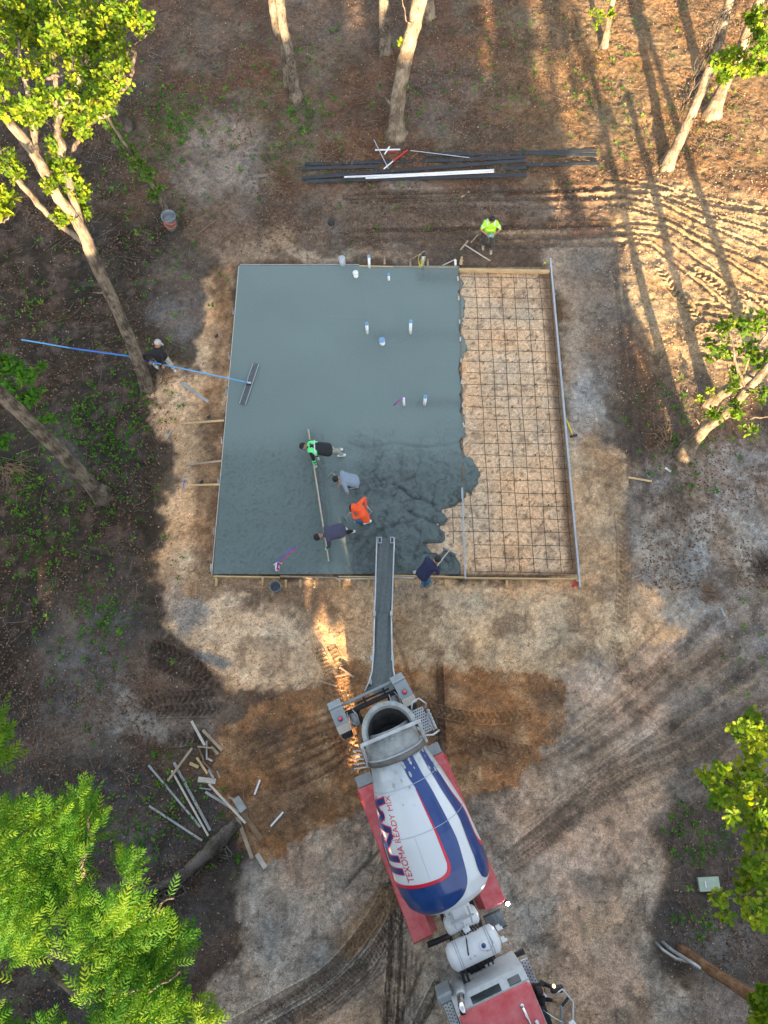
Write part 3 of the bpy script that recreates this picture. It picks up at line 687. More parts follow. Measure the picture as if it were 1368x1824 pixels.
def ribbon_leaf(stations, fold=.06, droop=.1):
    """stations: (t, halfwidth) -> verts/faces of a folded leaf of length 1 along +Y"""
    V = []; F = []
    for (t_, h_) in stations:
        zz = -droop * t_ * t_
        V += [(-h_, t_, zz + fold * h_ * 2), (0, t_, zz), (h_, t_, zz + fold * h_ * 2)]
    for i in range(len(stations) - 1):
        a = i * 3; F += [(a, a + 1, a + 4, a + 3), (a + 1, a + 2, a + 5, a + 4)]
    return np.array(V, float), np.array(F, int)
OAK = ribbon_leaf([(0, .02), (.18, .13), (.34, .30), (.46, .15), (.66, .36), (.78, .18), (.92, .22), (1.02, .01)])
OAKS = ribbon_leaf([(0, .03), (.32, .27), (.5, .15), (.72, .33), (1.0, .02)])
PLAIN = ribbon_leaf([(0, .02), (.4, .24), (.75, .17), (1.0, .01)])
def orient(pos, dirv, nrm, scale):
    """arrays (n,3): returns (n,3,3) matrices with columns x,y,z scaled, and pos"""
    y_ = dirv / np.linalg.norm(dirv, axis=1, keepdims=True)
    x_ = np.cross(y_, nrm); x_ /= np.linalg.norm(x_, axis=1, keepdims=True) + 1e-9
    z_ = np.cross(x_, y_)
    return np.stack([x_, y_, z_], 2) * scale[:, None, None]
def scatter(name, tmpl, pos, M, tint, material, parent=None, kind='stuff'):
    tv, tf = tmpl; n = len(pos)
    V = np.einsum('nij,kj->nki', M, tv) + pos[:, None, :]
    F = (tf[None] + (np.arange(n) * len(tv))[:, None, None]).reshape(-1, tf.shape[1])
    if parent is not None: V = V - np.array(parent.location)[None, None, :]
    me = np_mesh(name, V.reshape(-1, 3), F, smooth=False)
    a = me.attributes.new('tint', 'FLOAT', 'POINT'); a.data.foreach_set('value', np.repeat(tint, len(tv)).astype(np.float32))
    return link_mesh(name, me, material, parent, kind)
def tint_mesh(name, tmpl, tint, material):
    me = np_mesh(name, tmpl[0], tmpl[1], smooth=False)
    a = me.attributes.new('tint', 'FLOAT', 'POINT'); a.data.foreach_set('value', np.full(len(tmpl[0]), tint, np.float32))
    me.materials.append(material); return me
LEAF_VARIANTS = {}
def split_leaves(name, tmpl, pos, M, tint, material, parent, n_single):
    """the n_single leaves that show largest as objects of their own, the rest as one part"""
    if n_single:
        px_, py_ = to_px(pos[:, 0], pos[:, 1], pos[:, 2])
        vis = (px_ > 0) & (px_ < 1368) & (py_ > 0) & (py_ < 1824)
        size = np.linalg.norm(M[:, :, 1], axis=1) / (CH - pos[:, 2]) * np.abs(M[:, 2, 2] / (np.linalg.norm(M[:, :, 2], axis=1) + 1e-9)) * vis * (1 + .05 * pos[:, 2])
        order = np.argsort(-size); one = order[:n_single]; rest = order[n_single:]
        key = material.name
        if key not in LEAF_VARIANTS: LEAF_VARIANTS[key] = [tint_mesh('leaf', tmpl, v, material) for v in np.linspace(.05, .95, 8)]
        var = LEAF_VARIANTS[key]; loc = np.array(parent.location)
        for i in one:
            o = bpy.data.objects.new('leaf', var[int(np.clip(tint[i], 0, .999) * 8)]); COL.objects.link(o); o.parent = parent
            m4 = Matrix([[*M[i, 0], pos[i, 0] - loc[0]], [*M[i, 1], pos[i, 1] - loc[1]], [*M[i, 2], pos[i, 2] - loc[2]], [0, 0, 0, 1]])
            o.matrix_basis = m4
    else: rest = np.arange(len(pos))
    if len(rest): scatter('foliage', tmpl, pos[rest], M[rest], tint[rest], material, parent)
def rnd_unit(n, up=0.0):
    v = RNG.normal(size=(n, 3)); v[:, 2] += up; return v / np.linalg.norm(v, axis=1, keepdims=True)
def catmull(pts, k=5):
    out_ = []
    n = len(pts)
    for i in range(n - 1):
        p0 = pts[max(i - 1, 0)]; p1 = pts[i]; p2 = pts[i + 1]; p3 = pts[min(i + 2, n - 1)]
        for j in range(k):
            t_ = j / k
            out_.append([0.5 * (2 * p1[c] + (-p0[c] + p2[c]) * t_ + (2 * p0[c] - 5 * p1[c] + 4 * p2[c] - p3[c]) * t_ ** 2 + (-p0[c] + 3 * p1[c] - 3 * p2[c] + p3[c]) * t_ ** 3) for c in range(len(p1))])
    out_.append(list(pts[-1])); return out_
def wood(path, flare=False, wob=.0, n=20, jit=.07):
    """path of (px,py,z,r) -> MB tube"""
    pts = []
    for (a_, b_, z_, r_) in path:
        p = P(a_, b_, z_); pts.append((p.x, p.y, p.z, r_))
    pts = catmull(pts, 6)
    V = []; R = []
    for i, q in enumerate(pts):
        w_ = wob if 0 < i < len(pts) - 1 else 0
        V.append(Vector((q[0] + random.uniform(-w_, w_), q[1] + random.uniform(-w_, w_), q[2] + random.uniform(-w_, w_))))
        r_ = q[3] * random.uniform(.95, 1.06)
        if flare: r_ *= 1 + .5 * math.exp(-max(q[2], 0) / .28)
        R.append(r_)
    if flare: V[0].z = -.12
    mb_ = MB().tube(V, R, n, jit=jit)
    if flare:
        c0 = V[0]; k = random.uniform(0, 6)
        for v in mb_.v:                       # buttressed, lumpy foot
            if v.z < .7:
                a = math.atan2(v.y - c0.y, v.x - c0.x); g = math.exp(-max(v.z, 0) / .2) * (.28 * max(0, math.sin(a * 4 + k)) + .12 * math.sin(a * 7 + k))
                v.x += (v.x - c0.x) * g; v.y += (v.y - c0.y) * g
    return mb_
def rosettes(centers, n_leaf, L, up=.5, spread=1.0):
    """leaves in rosettes round twig tips"""
    n = len(centers); tip = rnd_unit(n, up)
    pos = np.repeat(centers, n_leaf, axis=0); tp = np.repeat(tip, n_leaf, axis=0)
    rv = rnd_unit(n * n_leaf, 0); side = rv - tp * (rv * tp).sum(1, keepdims=True)
    side /= np.linalg.norm(side, axis=1, keepdims=True) + 1e-9
    d = side * spread + tp * RNG.uniform(.1, .7, (n * n_leaf, 1))
    nr = tp + .35 * RNG.normal(size=tp.shape) + np.array([0, 0, .3])
    s_ = L * RNG.uniform(.65, 1.25, n * n_leaf)
    return pos + d * .02, orient(pos, d, nr, s_)
def clump_points(clumps):
    C_ = []
    for (a_, b_, z_, R_, n_) in clumps:
        c = P(a_, b_, z_); v = RNG.normal(size=(n_, 3)); v /= np.linalg.norm(v, axis=1, keepdims=True)
        r_ = R_ * RNG.uniform(.15, 1, (n_, 1)) ** .6
        C_.append(np.array(c)[None] + v * r_ * np.array([1, 1, .7]))
    return np.concatenate(C_)
def twigs_mb(clumps, mbx, r0=.012, per=7):
    for (a_, b_, z_, R_, n_) in clumps:
        c = P(a_, b_, z_)
        for k in range(per):
            v = Vector(rnd_unit(1, .3)[0]) * R_ * .9; mid_ = c + v * .5 + Vector(rnd_unit(1)[0]) * R_ * .12
            mbx.tube([c, mid_, c + v], [r0, r0 * .7, r0 * .3], 4)
def tree(name, label, path, limbs=(), clumps=(), tmpl=OAK, lm=None, L=.15, nl=6, bark=None, singles=0, twig_r=.012, group=None, tints=(.2, .8), flare=True, cat='tree', leaf_up=.5):
    p0 = P(*path[0][:2], 0)
    bark = bark or M_BARK
    e = empty(name, p0, label, cat, group)
    wood(path, flare, .012).build('trunk', bark, e)
    if path[0][3] > .1:
        for k in range(random.randint(3, 6)):                       # dead stubs and knots along the trunk
            i = random.randrange(len(path) - 1); f = random.random(); q = [path[i][c] * (1 - f) + path[i + 1][c] * f for c in range(4)]
            if q[2] < .5: continue
            p_ = P(q[0], q[1], q[2]); v_ = Vector(rnd_unit(1, .3)[0]); v_.z = abs(v_.z) * .6; l_ = random.uniform(.12, .5)
            MB().tube([p_, p_ + v_ * (q[3] + l_ * .4), p_ + v_ * (q[3] + l_) + Vector((0, 0, .06))], [q[3] * .35, q[3] * .18, q[3] * .08], 7, jit=.1).build('branch_stub', bark, e)
    for l in limbs: wood(l, False, .03, 8, .08).build('branch', bark, e)
    if clumps:
        tb = MB(); twigs_mb(clumps, tb, twig_r); tb.build('twigs', bark, e, kind='stuff')
        c = clump_points(clumps); pos, M = rosettes(c, nl, L, leaf_up)
        base = RNG.uniform(tints[0], tints[1], len(c)); tint = np.clip(np.repeat(base, nl) + RNG.normal(0, .10, len(pos)), 0, 1)
        split_leaves('foliage', tmpl, pos, M, tint, lm or M_OAK, e, singles)
    return e

# ------------------------------------------------------------------ the trees in view
cl = [(20, 20), (70, 30), (120, 25), (170, 20), (215, 15), (245, 42), (150, 60), (100, 70), (48, 66), (10, 75), (180, 80), (135, 100), (208, 100), (15, 125), (72, 118),
      (165, 130), (202, 140), (80, 182), (145, 165), (183, 180), (8, 185), (60, 200), (140, 205), (5, 30), (90, 10), (40, 0), (190, 50), (120, 60)]
cl = [(a_, b_, 9.3 + 1.2 * random.random(), .40, 62) for a_, b_ in cl] + [(105, 290, 7.6, .34, 46), (125, 325, 7.2, .36, 60), (145, 345, 6.8, .26, 46), (112, 385, 6.6, .32, 60), (90, 330, 7.6, .25, 30), (120, 300, 7.9, .28, 40), (150, 380, 6.3, .2, 26), (130, 360, 6.4, .28, 36), (8, 285, 7.2, .35, 46), (30, 310, 7.0, .26, 26), (100, 255, 8, .25, 28), (175, 200, 8.8, .24, 26), (150, 235, 8.4, .22, 22), (235, 20, 9.5, .3, 40)]
tree('oak_tree', 'tall leaning oak with big yellow-green crown, rooted beside the blue pole',
     [(263, 690, 0, .20), (226, 592, 2.4, .17), (180, 490, 4.4, .16), (142, 402, 6.2, .145), (105, 352, 7.1, .135), (62, 275, 8.2, .12), (12, 212, 9.2, .10), (-40, 150, 10, .07)],
     [[(142, 402, 6.2, .12), (118, 300, 7.6, .10), (104, 232, 8.4, .085), (112, 190, 8.9, .07), (140, 150, 9.3, .055), (152, 95, 9.8, .035)],
      [(104, 232, 8.4, .07), (98, 170, 9.0, .06), (96, 90, 9.6, .045), (85, 40, 10, .03)],
      [(62, 275, 8.2, .10), (58, 200, 8.9, .08), (40, 120, 9.6, .05), (30, 60, 10, .03)],
      [(118, 300, 7.6, .06), (140, 250, 8.2, .055), (172, 210, 8.7, .05), (196, 203, 8.9, .045), (207, 175, 9.0, .042), (228, 150, 9.1, .04), (236, 128, 9.2, .038), (239, 96, 9.3, .034), (228, 84, 9.35, .022), (222, 78, 9.4, .01)],
      [(228, 150, 9.1, .03), (218, 128, 9.2, .025), (215, 120, 9.2, .01)],
      [(236, 128, 9.2, .035), (225, 96, 9.3, .03), (240, 80, 9.4, .022), (262, 62, 9.5, .012)],
      [(104, 350, 6.9, .06), (88, 300, 7.2, .05), (80, 272, 7.3, .025)],
      [(84, 140, 9.6, .04), (105, 134, 9.9, .04), (128, 128, 10, .03), (128, 100, 10.2, .025)],
      [(-20, 240, 7.5, .09), (40, 330, 6.4, .08), (95, 390, 5.2, .075), (150, 432, 4.6, .07)]],
     cl, L=.092, nl=7, singles=300, tints=(.25, .95), leaf_up=1.2)
tree('oak_tree', 'bare grey leaning trunk at the left edge below the blue pole',
     [(182, 884, 0, .22), (92, 790, 3.0, .185), (0, 700, 5.3, .165), (-120, 590, 7.5, .13)])
tree('sapling', 'broad-leaved sapling hanging over the left edge just below the blue pole tip',
     [(-60, 830, 0, .07), (-40, 760, 1.6, .05), (10, 690, 3, .035), (50, 680, 3.5, .02)], [[(10, 720, 2.8, .02), (70, 700, 3.2, .01)]],
     [(20, 655, 3.2, .35, 30), (48, 668, 3.4, .3, 26), (15, 695, 3.0, .35, 30), (60, 700, 3.1, .28, 20), (88, 745, 2.8, .16, 9), (72, 755, 2.6, .15, 8), (4, 785, 2.4, .25, 16), (75, 650, 3.4, .12, 6), (40, 715, 3.1, .2, 14), (2, 640, 3.3, .3, 20)],
     tmpl=PLAIN, lm=M_WEED, L=.17, nl=6, bark=M_BARKD, tints=(.35, .8), leaf_up=1)
tree('oak_tree', 'thin dark trunk with its base in weeds right of the yellow-green crown',
     [(229, 228, 0, .15), (207, 190, 1.0, .13), (175, 140, 2.4, .11), (130, 70, 4.4, .09)], bark=M_BARKD)
tree('vine_tree', 'slim tree wrapped in green vine leaves, leaning away from the grey drum of trash',
     [(296, 372, 0, .085), (272, 330, 1.0, .075), (235, 275, 2.2, .06), (205, 230, 3.2, .05), (185, 195, 3.9, .03)], [],
     [(278, 335, .9, .24, 30), (262, 310, 1.5, .32, 46), (245, 292, 1.9, .34, 50), (232, 270, 2.3, .34, 46), (215, 252, 2.6, .26, 34), (202, 228, 3.1, .26, 30), (272, 350, .5, .22, 24), (195, 215, 3.3, .2, 18)],
     tmpl=OAKS, lm=M_IVY, L=.12, nl=5, tints=(.15, .75), bark=M_BARK)
TB_ = M_BARK
tb = empty('oak_tree', P(522, 170), 'twin-trunked tree at the top, left of the pair of pale trunks', 'tree')
wood([(528, 176, 0, .19), (519, 110, 1.1, .17), (505, 50, 2.0, .17), (498, 0, 2.8, .18), (488, -90, 4.2, .16)], True, .012).build('trunk', M_BARK, tb)
wood([(516, 152, 0, .17), (507, 90, 1.0, .17), (494, 50, 1.7, .19), (486, 0, 2.5, .18), (470, -90, 3.9, .15)], True, .012).build('trunk', M_BARK, tb)
tree('oak_tree', 'pale thick curved trunk standing just above the red stick',
     [(705, 242, 0, .27), (708, 190, .8, .265), (719, 118, 2.0, .26), (735, 55, 3.0, .25), (748, 0, 3.8, .24), (764, -80, 5.0, .22)], [[(735, 55, 3.0, .03), (722, 30, 3.3, .02), (716, -10, 3.8, .015)], [(727, 60, 2.9, .02), (735, 15, 3.4, .015), (730, -10, 3.8, .01)]],
     [(716, 72, 2.7, .16, 9)], tmpl=OAKS, lm=M_OAK, L=.12, nl=5, bark=M_BARKP, tints=(.6, .95))
tree('oak_tree', 'short visible grey trunk cut by the top edge, left of the pale curved trunk',
     [(686, 92, 0, .22), (684, 0, 1.5, .20), (680, -90, 3.0, .18)])
tree('oak_tree', 'trunk base at the very top edge, right of the pale curved trunk', [(765, 30, 0, .18), (766, -60, 1.5, .16)], bark=M_BARKP)
tree('sapling', 'small leafy sunlit trunk at the top edge among long shadows',
     [(1076, 84, 0, .115), (1084, 42, .75, .11), (1092, 0, 1.5, .10), (1108, -80, 3.0, .09)], [],
     [(1062, 25, 1.3, .22, 14), (1090, 22, 1.2, .2, 12), (1064, 42, .9, .12, 6)], tmpl=OAKS, L=.14, nl=5, bark=M_BARKP, tints=(.4, .9))
t9 = tree('oak_tree', 'long pale sunlit trunk with hanging vine stems at upper right',
     [(1187, 297, 0, .20), (1215, 240, .9, .175), (1240, 185, 1.8, .165), (1265, 120, 2.8, .16), (1285, 60, 3.6, .15), (1300, 0, 4.5, .14), (1322, -80, 5.6, .12)], [],
     [(1262, 165, 2.0, .14, 6), (1222, 228, 1.0, .12, 5), (1250, 150, 2.0, .12, 4)], tmpl=OAKS, L=.10, nl=4, bark=M_BARKP, tints=(.5, .95))
for k in range(16):
    a_ = random.uniform(0, 26); pts = [(1302 + a_ * .4, -10, 4.6, .012)]
    for j in range(1, 7):
        f = j / 6; pts.append((1300 - 82 * f - a_ * (1 - f) * .6 + random.uniform(-9, 9), 20 + 170 * f * random.uniform(.85, 1.1), 4.5 * (1 - f) + 1.2 * f + random.uniform(-.2, .2), random.uniform(.008, .016)))
    wood(pts, False, .03, 4).build('vine_stem', M_DEAD, t9)
tree('oak_tree', 'thick trunk half hidden by bright green leaves in the upper right corner',
     [(1268, 203, 0, .26), (1290, 152, .9, .215), (1318, 92, 1.9, .19), (1345, 25, 3.1, .17), (1375, -60, 4.6, .15)], [[(1318, 92, 1.9, .07), (1340, 90, 3, .05), (1380, 70, 4.4, .03)], [(1345, 50, 4, .03), (1360, 90, 4, .025), (1368, 110, 3.9, .012)]],
     [(1280, 112, 3.4, .30, 30), (1296, 130, 3.2, .28, 28), (1310, 100, 3.8, .34, 36), (1332, 118, 4, .3, 30), (1350, 60, 4.6, .36, 40), (1340, 30, 4.6, .34, 36), (1360, 85, 4.8, .3, 30), (1365, 20, 4.8, .4, 36), (1285, 140, 2.8, .2, 16), (1345, 125, 4.4, .2, 16), (1365, 120, 4.6, .2, 14)],
     L=.15, nl=6, tints=(.3, .8), bark=M_BARKP, singles=60, leaf_up=1)
tree('oak_tree', 'bent pale trunk lit by sun beside a heap of broken sticks, right edge',
     [(1217, 810, 0, .22), (1236, 785, .6, .19), (1262, 758, 1.6, .16), (1290, 738, 2.5, .14), (1330, 695, 3.6, .12), (1380, 640, 4.8, .10)], [[(1290, 738, 2.5, .05), (1330, 745, 3, .03), (1375, 740, 3.4, .02)], [(1330, 695, 3.6, .05), (1310, 640, 4.2, .035), (1300, 590, 4.6, .02)], [(1355, 690, 3.6, .04), (1330, 650, 4.0, .035), (1368, 590, 4.6, .025)]],
     [(1290, 585, 4.4, .3, 22), (1322, 580, 4.6, .34, 26), (1352, 572, 4.8, .3, 24), (1330, 625, 4.3, .3, 20), (1283, 625, 4.0, .26, 16), (1358, 640, 4.4, .3, 22), (1355, 700, 3.8, .3, 22), (1312, 730, 3.2, .3, 20), (1278, 735, 2.6, .26, 16), (1335, 765, 3.0, .24, 14), (1262, 612, 3.8, .16, 8), (1265, 640, 3.4, .16, 8), (1300, 690, 3.4, .2, 12), (1310, 665, 3.8, .2, 12)],
     L=.13, nl=5, tints=(.15, .6), bark=M_BARKP, singles=40, leaf_up=1)
tree('oak_tree', 'trunk hidden in foliage behind the bent sunlit trunk at the right edge',
     [(1262, 716, 0, .19), (1300, 692, 1.2, .16), (1345, 665, 2.4, .15), (1400, 630, 3.8, .13)], [],
     [(1268, 700, .7, .2, 10), (1248, 712, .4, .18, 8)], tmpl=OAKS, L=.10, nl=5, tints=(.5, .9), bark=M_BARKP)
tree('oak_tree', 'trunk just outside the right edge that throws a long shadow across the sunlit tracks',
     [(1392, 800, 0, .21), (1440, 745, 1.6, .18), (1500, 670, 3.5, .15), (1600, 560, 6, .12)], bark=M_BARKP)
# crown of the oak beyond the right edge
cr = [(1340, 1288, .26, 20), (1362, 1312, .30, 26), (1318, 1298, .18, 12), (1345, 1332, .24, 18), (1330, 1310, .2, 12), (1292, 1388, .2, 14), (1262, 1384, .13, 7), (1286, 1368, .1, 5), (1300, 1400, .22, 14), (1276, 1402, .1, 5),
      (1330, 1375, .25, 18), (1352, 1400, .30, 26), (1320, 1412, .22, 14), (1365, 1430, .3, 24), (1340, 1448, .16, 9), (1325, 1462, .14, 8), (1360, 1472, .2, 14), (1275, 1426, .11, 5), (1297, 1450, .12, 5), (1296, 1420, .12, 5),
      (1345, 1492, .16, 9), (1364, 1510, .2, 12), (1342, 1548, .22, 14), (1362, 1562, .26, 20), (1335, 1575, .2, 12), (1350, 1602, .26, 18), (1366, 1628, .2, 12), (1318, 1600, .13, 7), (1282, 1600, .12, 6), (1290, 1622, .14, 7), (1340, 1632, .18, 10), (1352, 1535, .2, 12)]
cr = [(a_, b_, 8.2 + random.uniform(-.5, 1.0), R_, int(n_ * 1.1)) for a_, b_, R_, n_ in cr]
tree('oak_tree', 'oak crown of broad lobed leaves reaching in over the lower right edge',
     [(1560, 1500, 0, .3), (1540, 1480, 4, .25), (1480, 1460, 7, .18), (1440, 1440, 8, .12)],
     [[(1440, 1440, 8, .08), (1390, 1400, 8.2, .05), (1345, 1395, 8.3, .03), (1290, 1392, 8.4, .012)], [(1440, 1440, 8, .07), (1380, 1480, 8.2, .04), (1345, 1470, 8.3, .02), (1328, 1462, 8.3, .01)], [(1440, 1440, 8, .07), (1400, 1340, 8.3, .04), (1340, 1300, 8.5, .015)],
      [(1440, 1440, 8, .07), (1390, 1560, 8.2, .05), (1340, 1590, 8.4, .02), (1290, 1605, 8.4, .01)]],
     cr, L=.118, nl=6, singles=300, tints=(.35, .95), leaf_up=1.6)
tree('oak_tree', 'twig of lobed leaves in the lower right corner beside the pole top',
     [(1500, 1900, 0, .16), (1480, 1880, 3, .12), (1440, 1840, 5, .06), (1390, 1800, 5.4, .03)], [],
     [(1355, 1788, 5.4, .22, 16), (1365, 1818, 5.4, .24, 16), (1350, 1812, 5.2, .14, 8), (1366, 1770, 5.4, .14, 8)], L=.18, nl=6, tints=(.3, .8), leaf_up=1.5)
tree('oak_tree', 'small yellow leaf cluster on a bare curved twig at the left edge',
     [(-130, 420, 0, .16), (-120, 380, 4, .12), (-60, 370, 8, .06), (-10, 400, 8.8, .02)], [[(-10, 400, 8.8, .02), (8, 395, 8.9, .018), (17, 375, 9, .012), (12, 350, 9, .008)]],
     [(5, 352, 9, .2, 14), (0, 375, 9, .18, 12), (14, 345, 9, .1, 5)], L=.17, nl=6, tints=(.6, 1), leaf_up=1.2)

# compound pinnate leaves of the pecan
def frond_tmpl():
    V = []; F = []; st = [(0, .004), (1, .004)]
    lt, lf = ribbon_leaf([(0, .015), (.35, .12), (.72, .105), (1.0, .01)], .12, .25)
    V += [(-.006, 0, 0), (.006, 0, 0), (.004, .95, -.10), (-.004, .95, -.10)]; F += [(0, 1, 2, 3)]
    k = 5
    for i in range(k):
        t_ = .14 + .80 * i / (k - 1); s_ = .34 * (1 - .30 * abs(t_ - .55) * 2)
        for sgn in (-1, 1):
            a_ = sgn * math.radians(58 - 20 * t_); c, s = math.cos(a_), math.sin(a_); o_ = len(V)
            for v in lt:
                xx = v[0] * s_; yy = v[1] * s_; V.append((xx * c + yy * s, -xx * s + yy * c + t_, v[2] * s_ - .10 * t_ * t_))
            F += [tuple(int(q) + o_ for q in f) for f in lf]
    o_ = len(V)
    for v in lt: V.append((v[0] * .30, v[1] * .30 + .94, v[2] * .3 - .10))
    F += [tuple(int(q) + o_ for q in f) for f in lf]
    return np.array(V, float), np.array(F, int)
FROND = frond_tmpl()
def pecan(label, base, poly, n, zr, L, heading, singles, branches, tints=(.15, .92)):
    e = empty('pecan_tree', P(*base[0][:2], 0), label, 'tree')
    wood(base, True, .02).build('trunk', M_BARK, e)
    for b_ in branches: wood(b_, False, .05, 7, .06).build('branch', M_BARK, e)
    xs_ = [p[0] for p in poly]; ys_ = [p[1] for p in poly]; acc = []
    while len(acc) < n:
        a_ = RNG.uniform(min(xs_), max(xs_), 4000); b_ = RNG.uniform(min(ys_), max(ys_), 4000)
        dens = NZ[4](a_, b_, 48.) * .6 + NZ[7](a_, b_, 110.) * .55
        sd_ = poly_sd(a_, b_, poly); ok = (sd_ > 4) & (RNG.random(4000) < np.clip((dens - .47) * 8, .006, 1))
        acc += list(zip(a_[ok], b_[ok]))
    acc = np.array(acc[:n]); pz = zr[0] + (zr[1] - zr[0]) * (.55 * NZ[2](acc[:, 0], acc[:, 1], 130.) + .45 * RNG.random(n))
    pos = np.array([P(a_, b_, z_) for (a_, b_), z_ in zip(acc, pz)])
    ang = heading + RNG.normal(0, .75, n)
    d = np.stack([np.cos(ang), np.sin(ang), RNG.normal(.12, .28, n)], 1)
    nr = np.stack([RNG.normal(0, .35, n), RNG.normal(0, .35, n), np.ones(n)], 1)
    M = orient(pos, d, nr, L * RNG.uniform(.7, 1.25, n))
    tint = np.clip(tints[0] + (tints[1] - tints[0]) * (.5 * RNG.random(n) + .5 * (pz - zr[0]) / (zr[1] - zr[0])), 0, 1)  # higher fronds tinted yellower and lighter, imitating sun on the crown top
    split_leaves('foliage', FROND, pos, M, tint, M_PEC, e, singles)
    return e
bp_ = (-260, 1700)
pecan('large pecan crown of feathery bright green leaves filling the lower left corner',
      [(-200, 1690, 0, .3), (-150, 1690, 4, .25), (-60, 1690, 7, .18), (40, 1690, 8.3, .12)],
      [(-60, 1440), (60, 1436), (108, 1446), (150, 1392), (190, 1478), (178, 1528), (236, 1520), (236, 1580), (318, 1580), (290, 1640), (338, 1690), (296, 1745), (330, 1800), (300, 1900), (-60, 1900)], 3300, (7.6, 11.6), .25, 1.2, 300,
      [[(40, 1690, 8.3, .09), (110, 1620, 9, .06), (150, 1540, 9.4, .035), (160, 1450, 9.7, .015)], [(40, 1690, 8.3, .09), (130, 1690, 9, .06), (230, 1650, 9.4, .035), (310, 1600, 9.7, .012)], [(40, 1690, 8.3, .08), (120, 1760, 9, .05), (230, 1770, 9.4, .03), (320, 1730, 9.6, .012)], [(40, 1690, 8.3, .08), (30, 1600, 8.8, .05), (60, 1500, 9.2, .02)], [(85, 1650, 9.0, .05), (90, 1560, 8.8, .03), (85, 1480, 9, .015)]])
pecan('feathery pecan spray poking in at the left edge above the large pecan crown',
      [(-160, 1400, 0, .14), (-140, 1380, 4, .1), (-60, 1340, 7, .05), (10, 1310, 7.6, .02)],
      [(-30, 1262), (38, 1246), (52, 1268), (76, 1298), (50, 1330), (30, 1352), (-30, 1385)], 90, (7, 8), .34, 1.0, 40, [[(0, 1310, 7.5, .02), (30, 1290, 7.7, .012), (45, 1262, 7.8, .006)]], (.3, .9))
pecan('lone pecan sprig at the bottom edge right of the large pecan crown',
      [(200, 2150, 0, .14), (220, 2080, 4, .1), (280, 1930, 7, .05), (350, 1830, 8, .015)],
      [(330, 1834), (340, 1805), (375, 1786), (412, 1788), (392, 1812), (370, 1840)], 40, (9.4, 10), .26, .4, 30, [], (.6, 1))

# ------------------------------------------------------------------ unseen woodland added to the south, its leaves cut to shape shade and sunbeams
LIT = [[(1098, 425), (1101, 560), (1130, 650), (1180, 720), (1195, 850), (1290, 780), (1500, 700), (1500, 270), (1500, -200), (1010, -200), (985, 150), (1005, 250), (965, 325), (990, 420)],
       [(838, -300), (882, -300), (876, 175), (858, 160)], [(915, -300), (950, -300), (978, 190), (948, 170)],
       [(520, 1045), (622, 1045), (648, 1290), (668, 1405), (628, 1405), (572, 1190)], [(540, 945), (560, 945), (564, 1040), (538, 1040)], [(594, 740), (618, 740), (630, 1040), (602, 1040)],
       [(74, 905), (104, 905), (100, 1090), (58, 1090)], [(612, -300), (650, -300), (650, 60), (620, 90)]]
LIT_HOLD = [0, .01, .01, .02, .035, .06, .03, .02]
n = 85000
wxp = RNG.uniform(-16, 22, n); wyp = RNG.uniform(-13.5, -10, n); wzp = 11.8 * RNG.random(n) ** 1.25
k_ = wzp / math.tan(SUN_EL)
gx_ = wxp + SUN_AZ_SHADOW.x * k_; gy_ = wyp + SUN_AZ_SHADOW.y * k_
gpx, gpy = to_px(gx_, gy_)
keep = np.ones(n, bool)
for poly, hold in zip(LIT, LIT_HOLD): keep &= ~((poly_sd(gpx, gpy, poly) > -4) & (RNG.random(n) >= hold))
# drop leaves whose shadow would fall beyond the far ground
keep &= gy_ < 31.5
pos = np.stack([wxp, wyp, wzp], 1)[keep]; n = len(pos)
BIG = ribbon_leaf([(0, .25), (.5, .5), (1, .25)])
M = orient(pos, rnd_unit(n), rnd_unit(n), RNG.uniform(.26, .46, n))
wd_ = scatter('woodland_shade_screen', BIG, pos, M, RNG.uniform(0, .8, n), M_IVY, None)
tag(wd_, 'unseen leaf mass added for the woods, gaps cut to shape sun and shade on the clearing', 'woodland', None, 'stuff')

# ------------------------------------------------------------------ ground cover
def litter_weight(a_, b_):
    w1 = (1 - sstep(380, 470, b_)) * .9
    w1 = w1 * (1 - .8 * np.exp(-(((a_ - 390) / 70) ** 2 + ((b_ - 300) / 70) ** 2)))
    w1 = w1 + .32 * (1 - sstep(250, 330, a_)) * (b_ > 400) * (b_ < 1400)
    w1 = w1 + .35 * sstep(1120, 1160, a_) * (b_ > 700) * (b_ < 1050) + .18 * (b_ > 1400) * (1 - sstep(330, 420, a_)) + .2 * sstep(1180, 1230, a_) * (b_ > 1380) * (b_ < 1720)
    w1 = np.where((a_ > 1040) & (b_ > 320) & (b_ < 700), .05, w1)
    return w1
n = 520000
a_ = RNG.uniform(-60, 1430, n); b_ = RNG.uniform(-60, 1880, n)
wgt = litter_weight(a_ + 0, b_ + 0)
u_ = a_ - 684; v_ = b_ - 912; d_ = FPX * CT + v_ * ST
lx = u_ * CH / d_; ly = (FPX * ST - v_ * CT) * CH / d_
ok = RNG.random(n) < wgt * np.clip((fbm(lx, ly, 1.3, 4, 3) - .36) * 5, .06, 1) * .62
lx = lx[ok]; ly = ly[ok]; n = len(lx)
pos = np.stack([lx, ly, gzv(lx, ly) + RNG.uniform(.015, .045, n)], 1)
ang = RNG.uniform(0, 2 * math.pi, n); d = np.stack([np.cos(ang), np.sin(ang), RNG.normal(0, .25, n)], 1)
nr = np.stack([RNG.normal(0, .4, n), RNG.normal(0, .4, n), np.ones(n)], 1)
M = orient(pos, d, nr, RNG.uniform(.035, .08, n))
M_LITTER = leaf_mat('dead_leaf', (.055, .032, .021), (.165, .098, .058), (.33, .215, .135), .08)
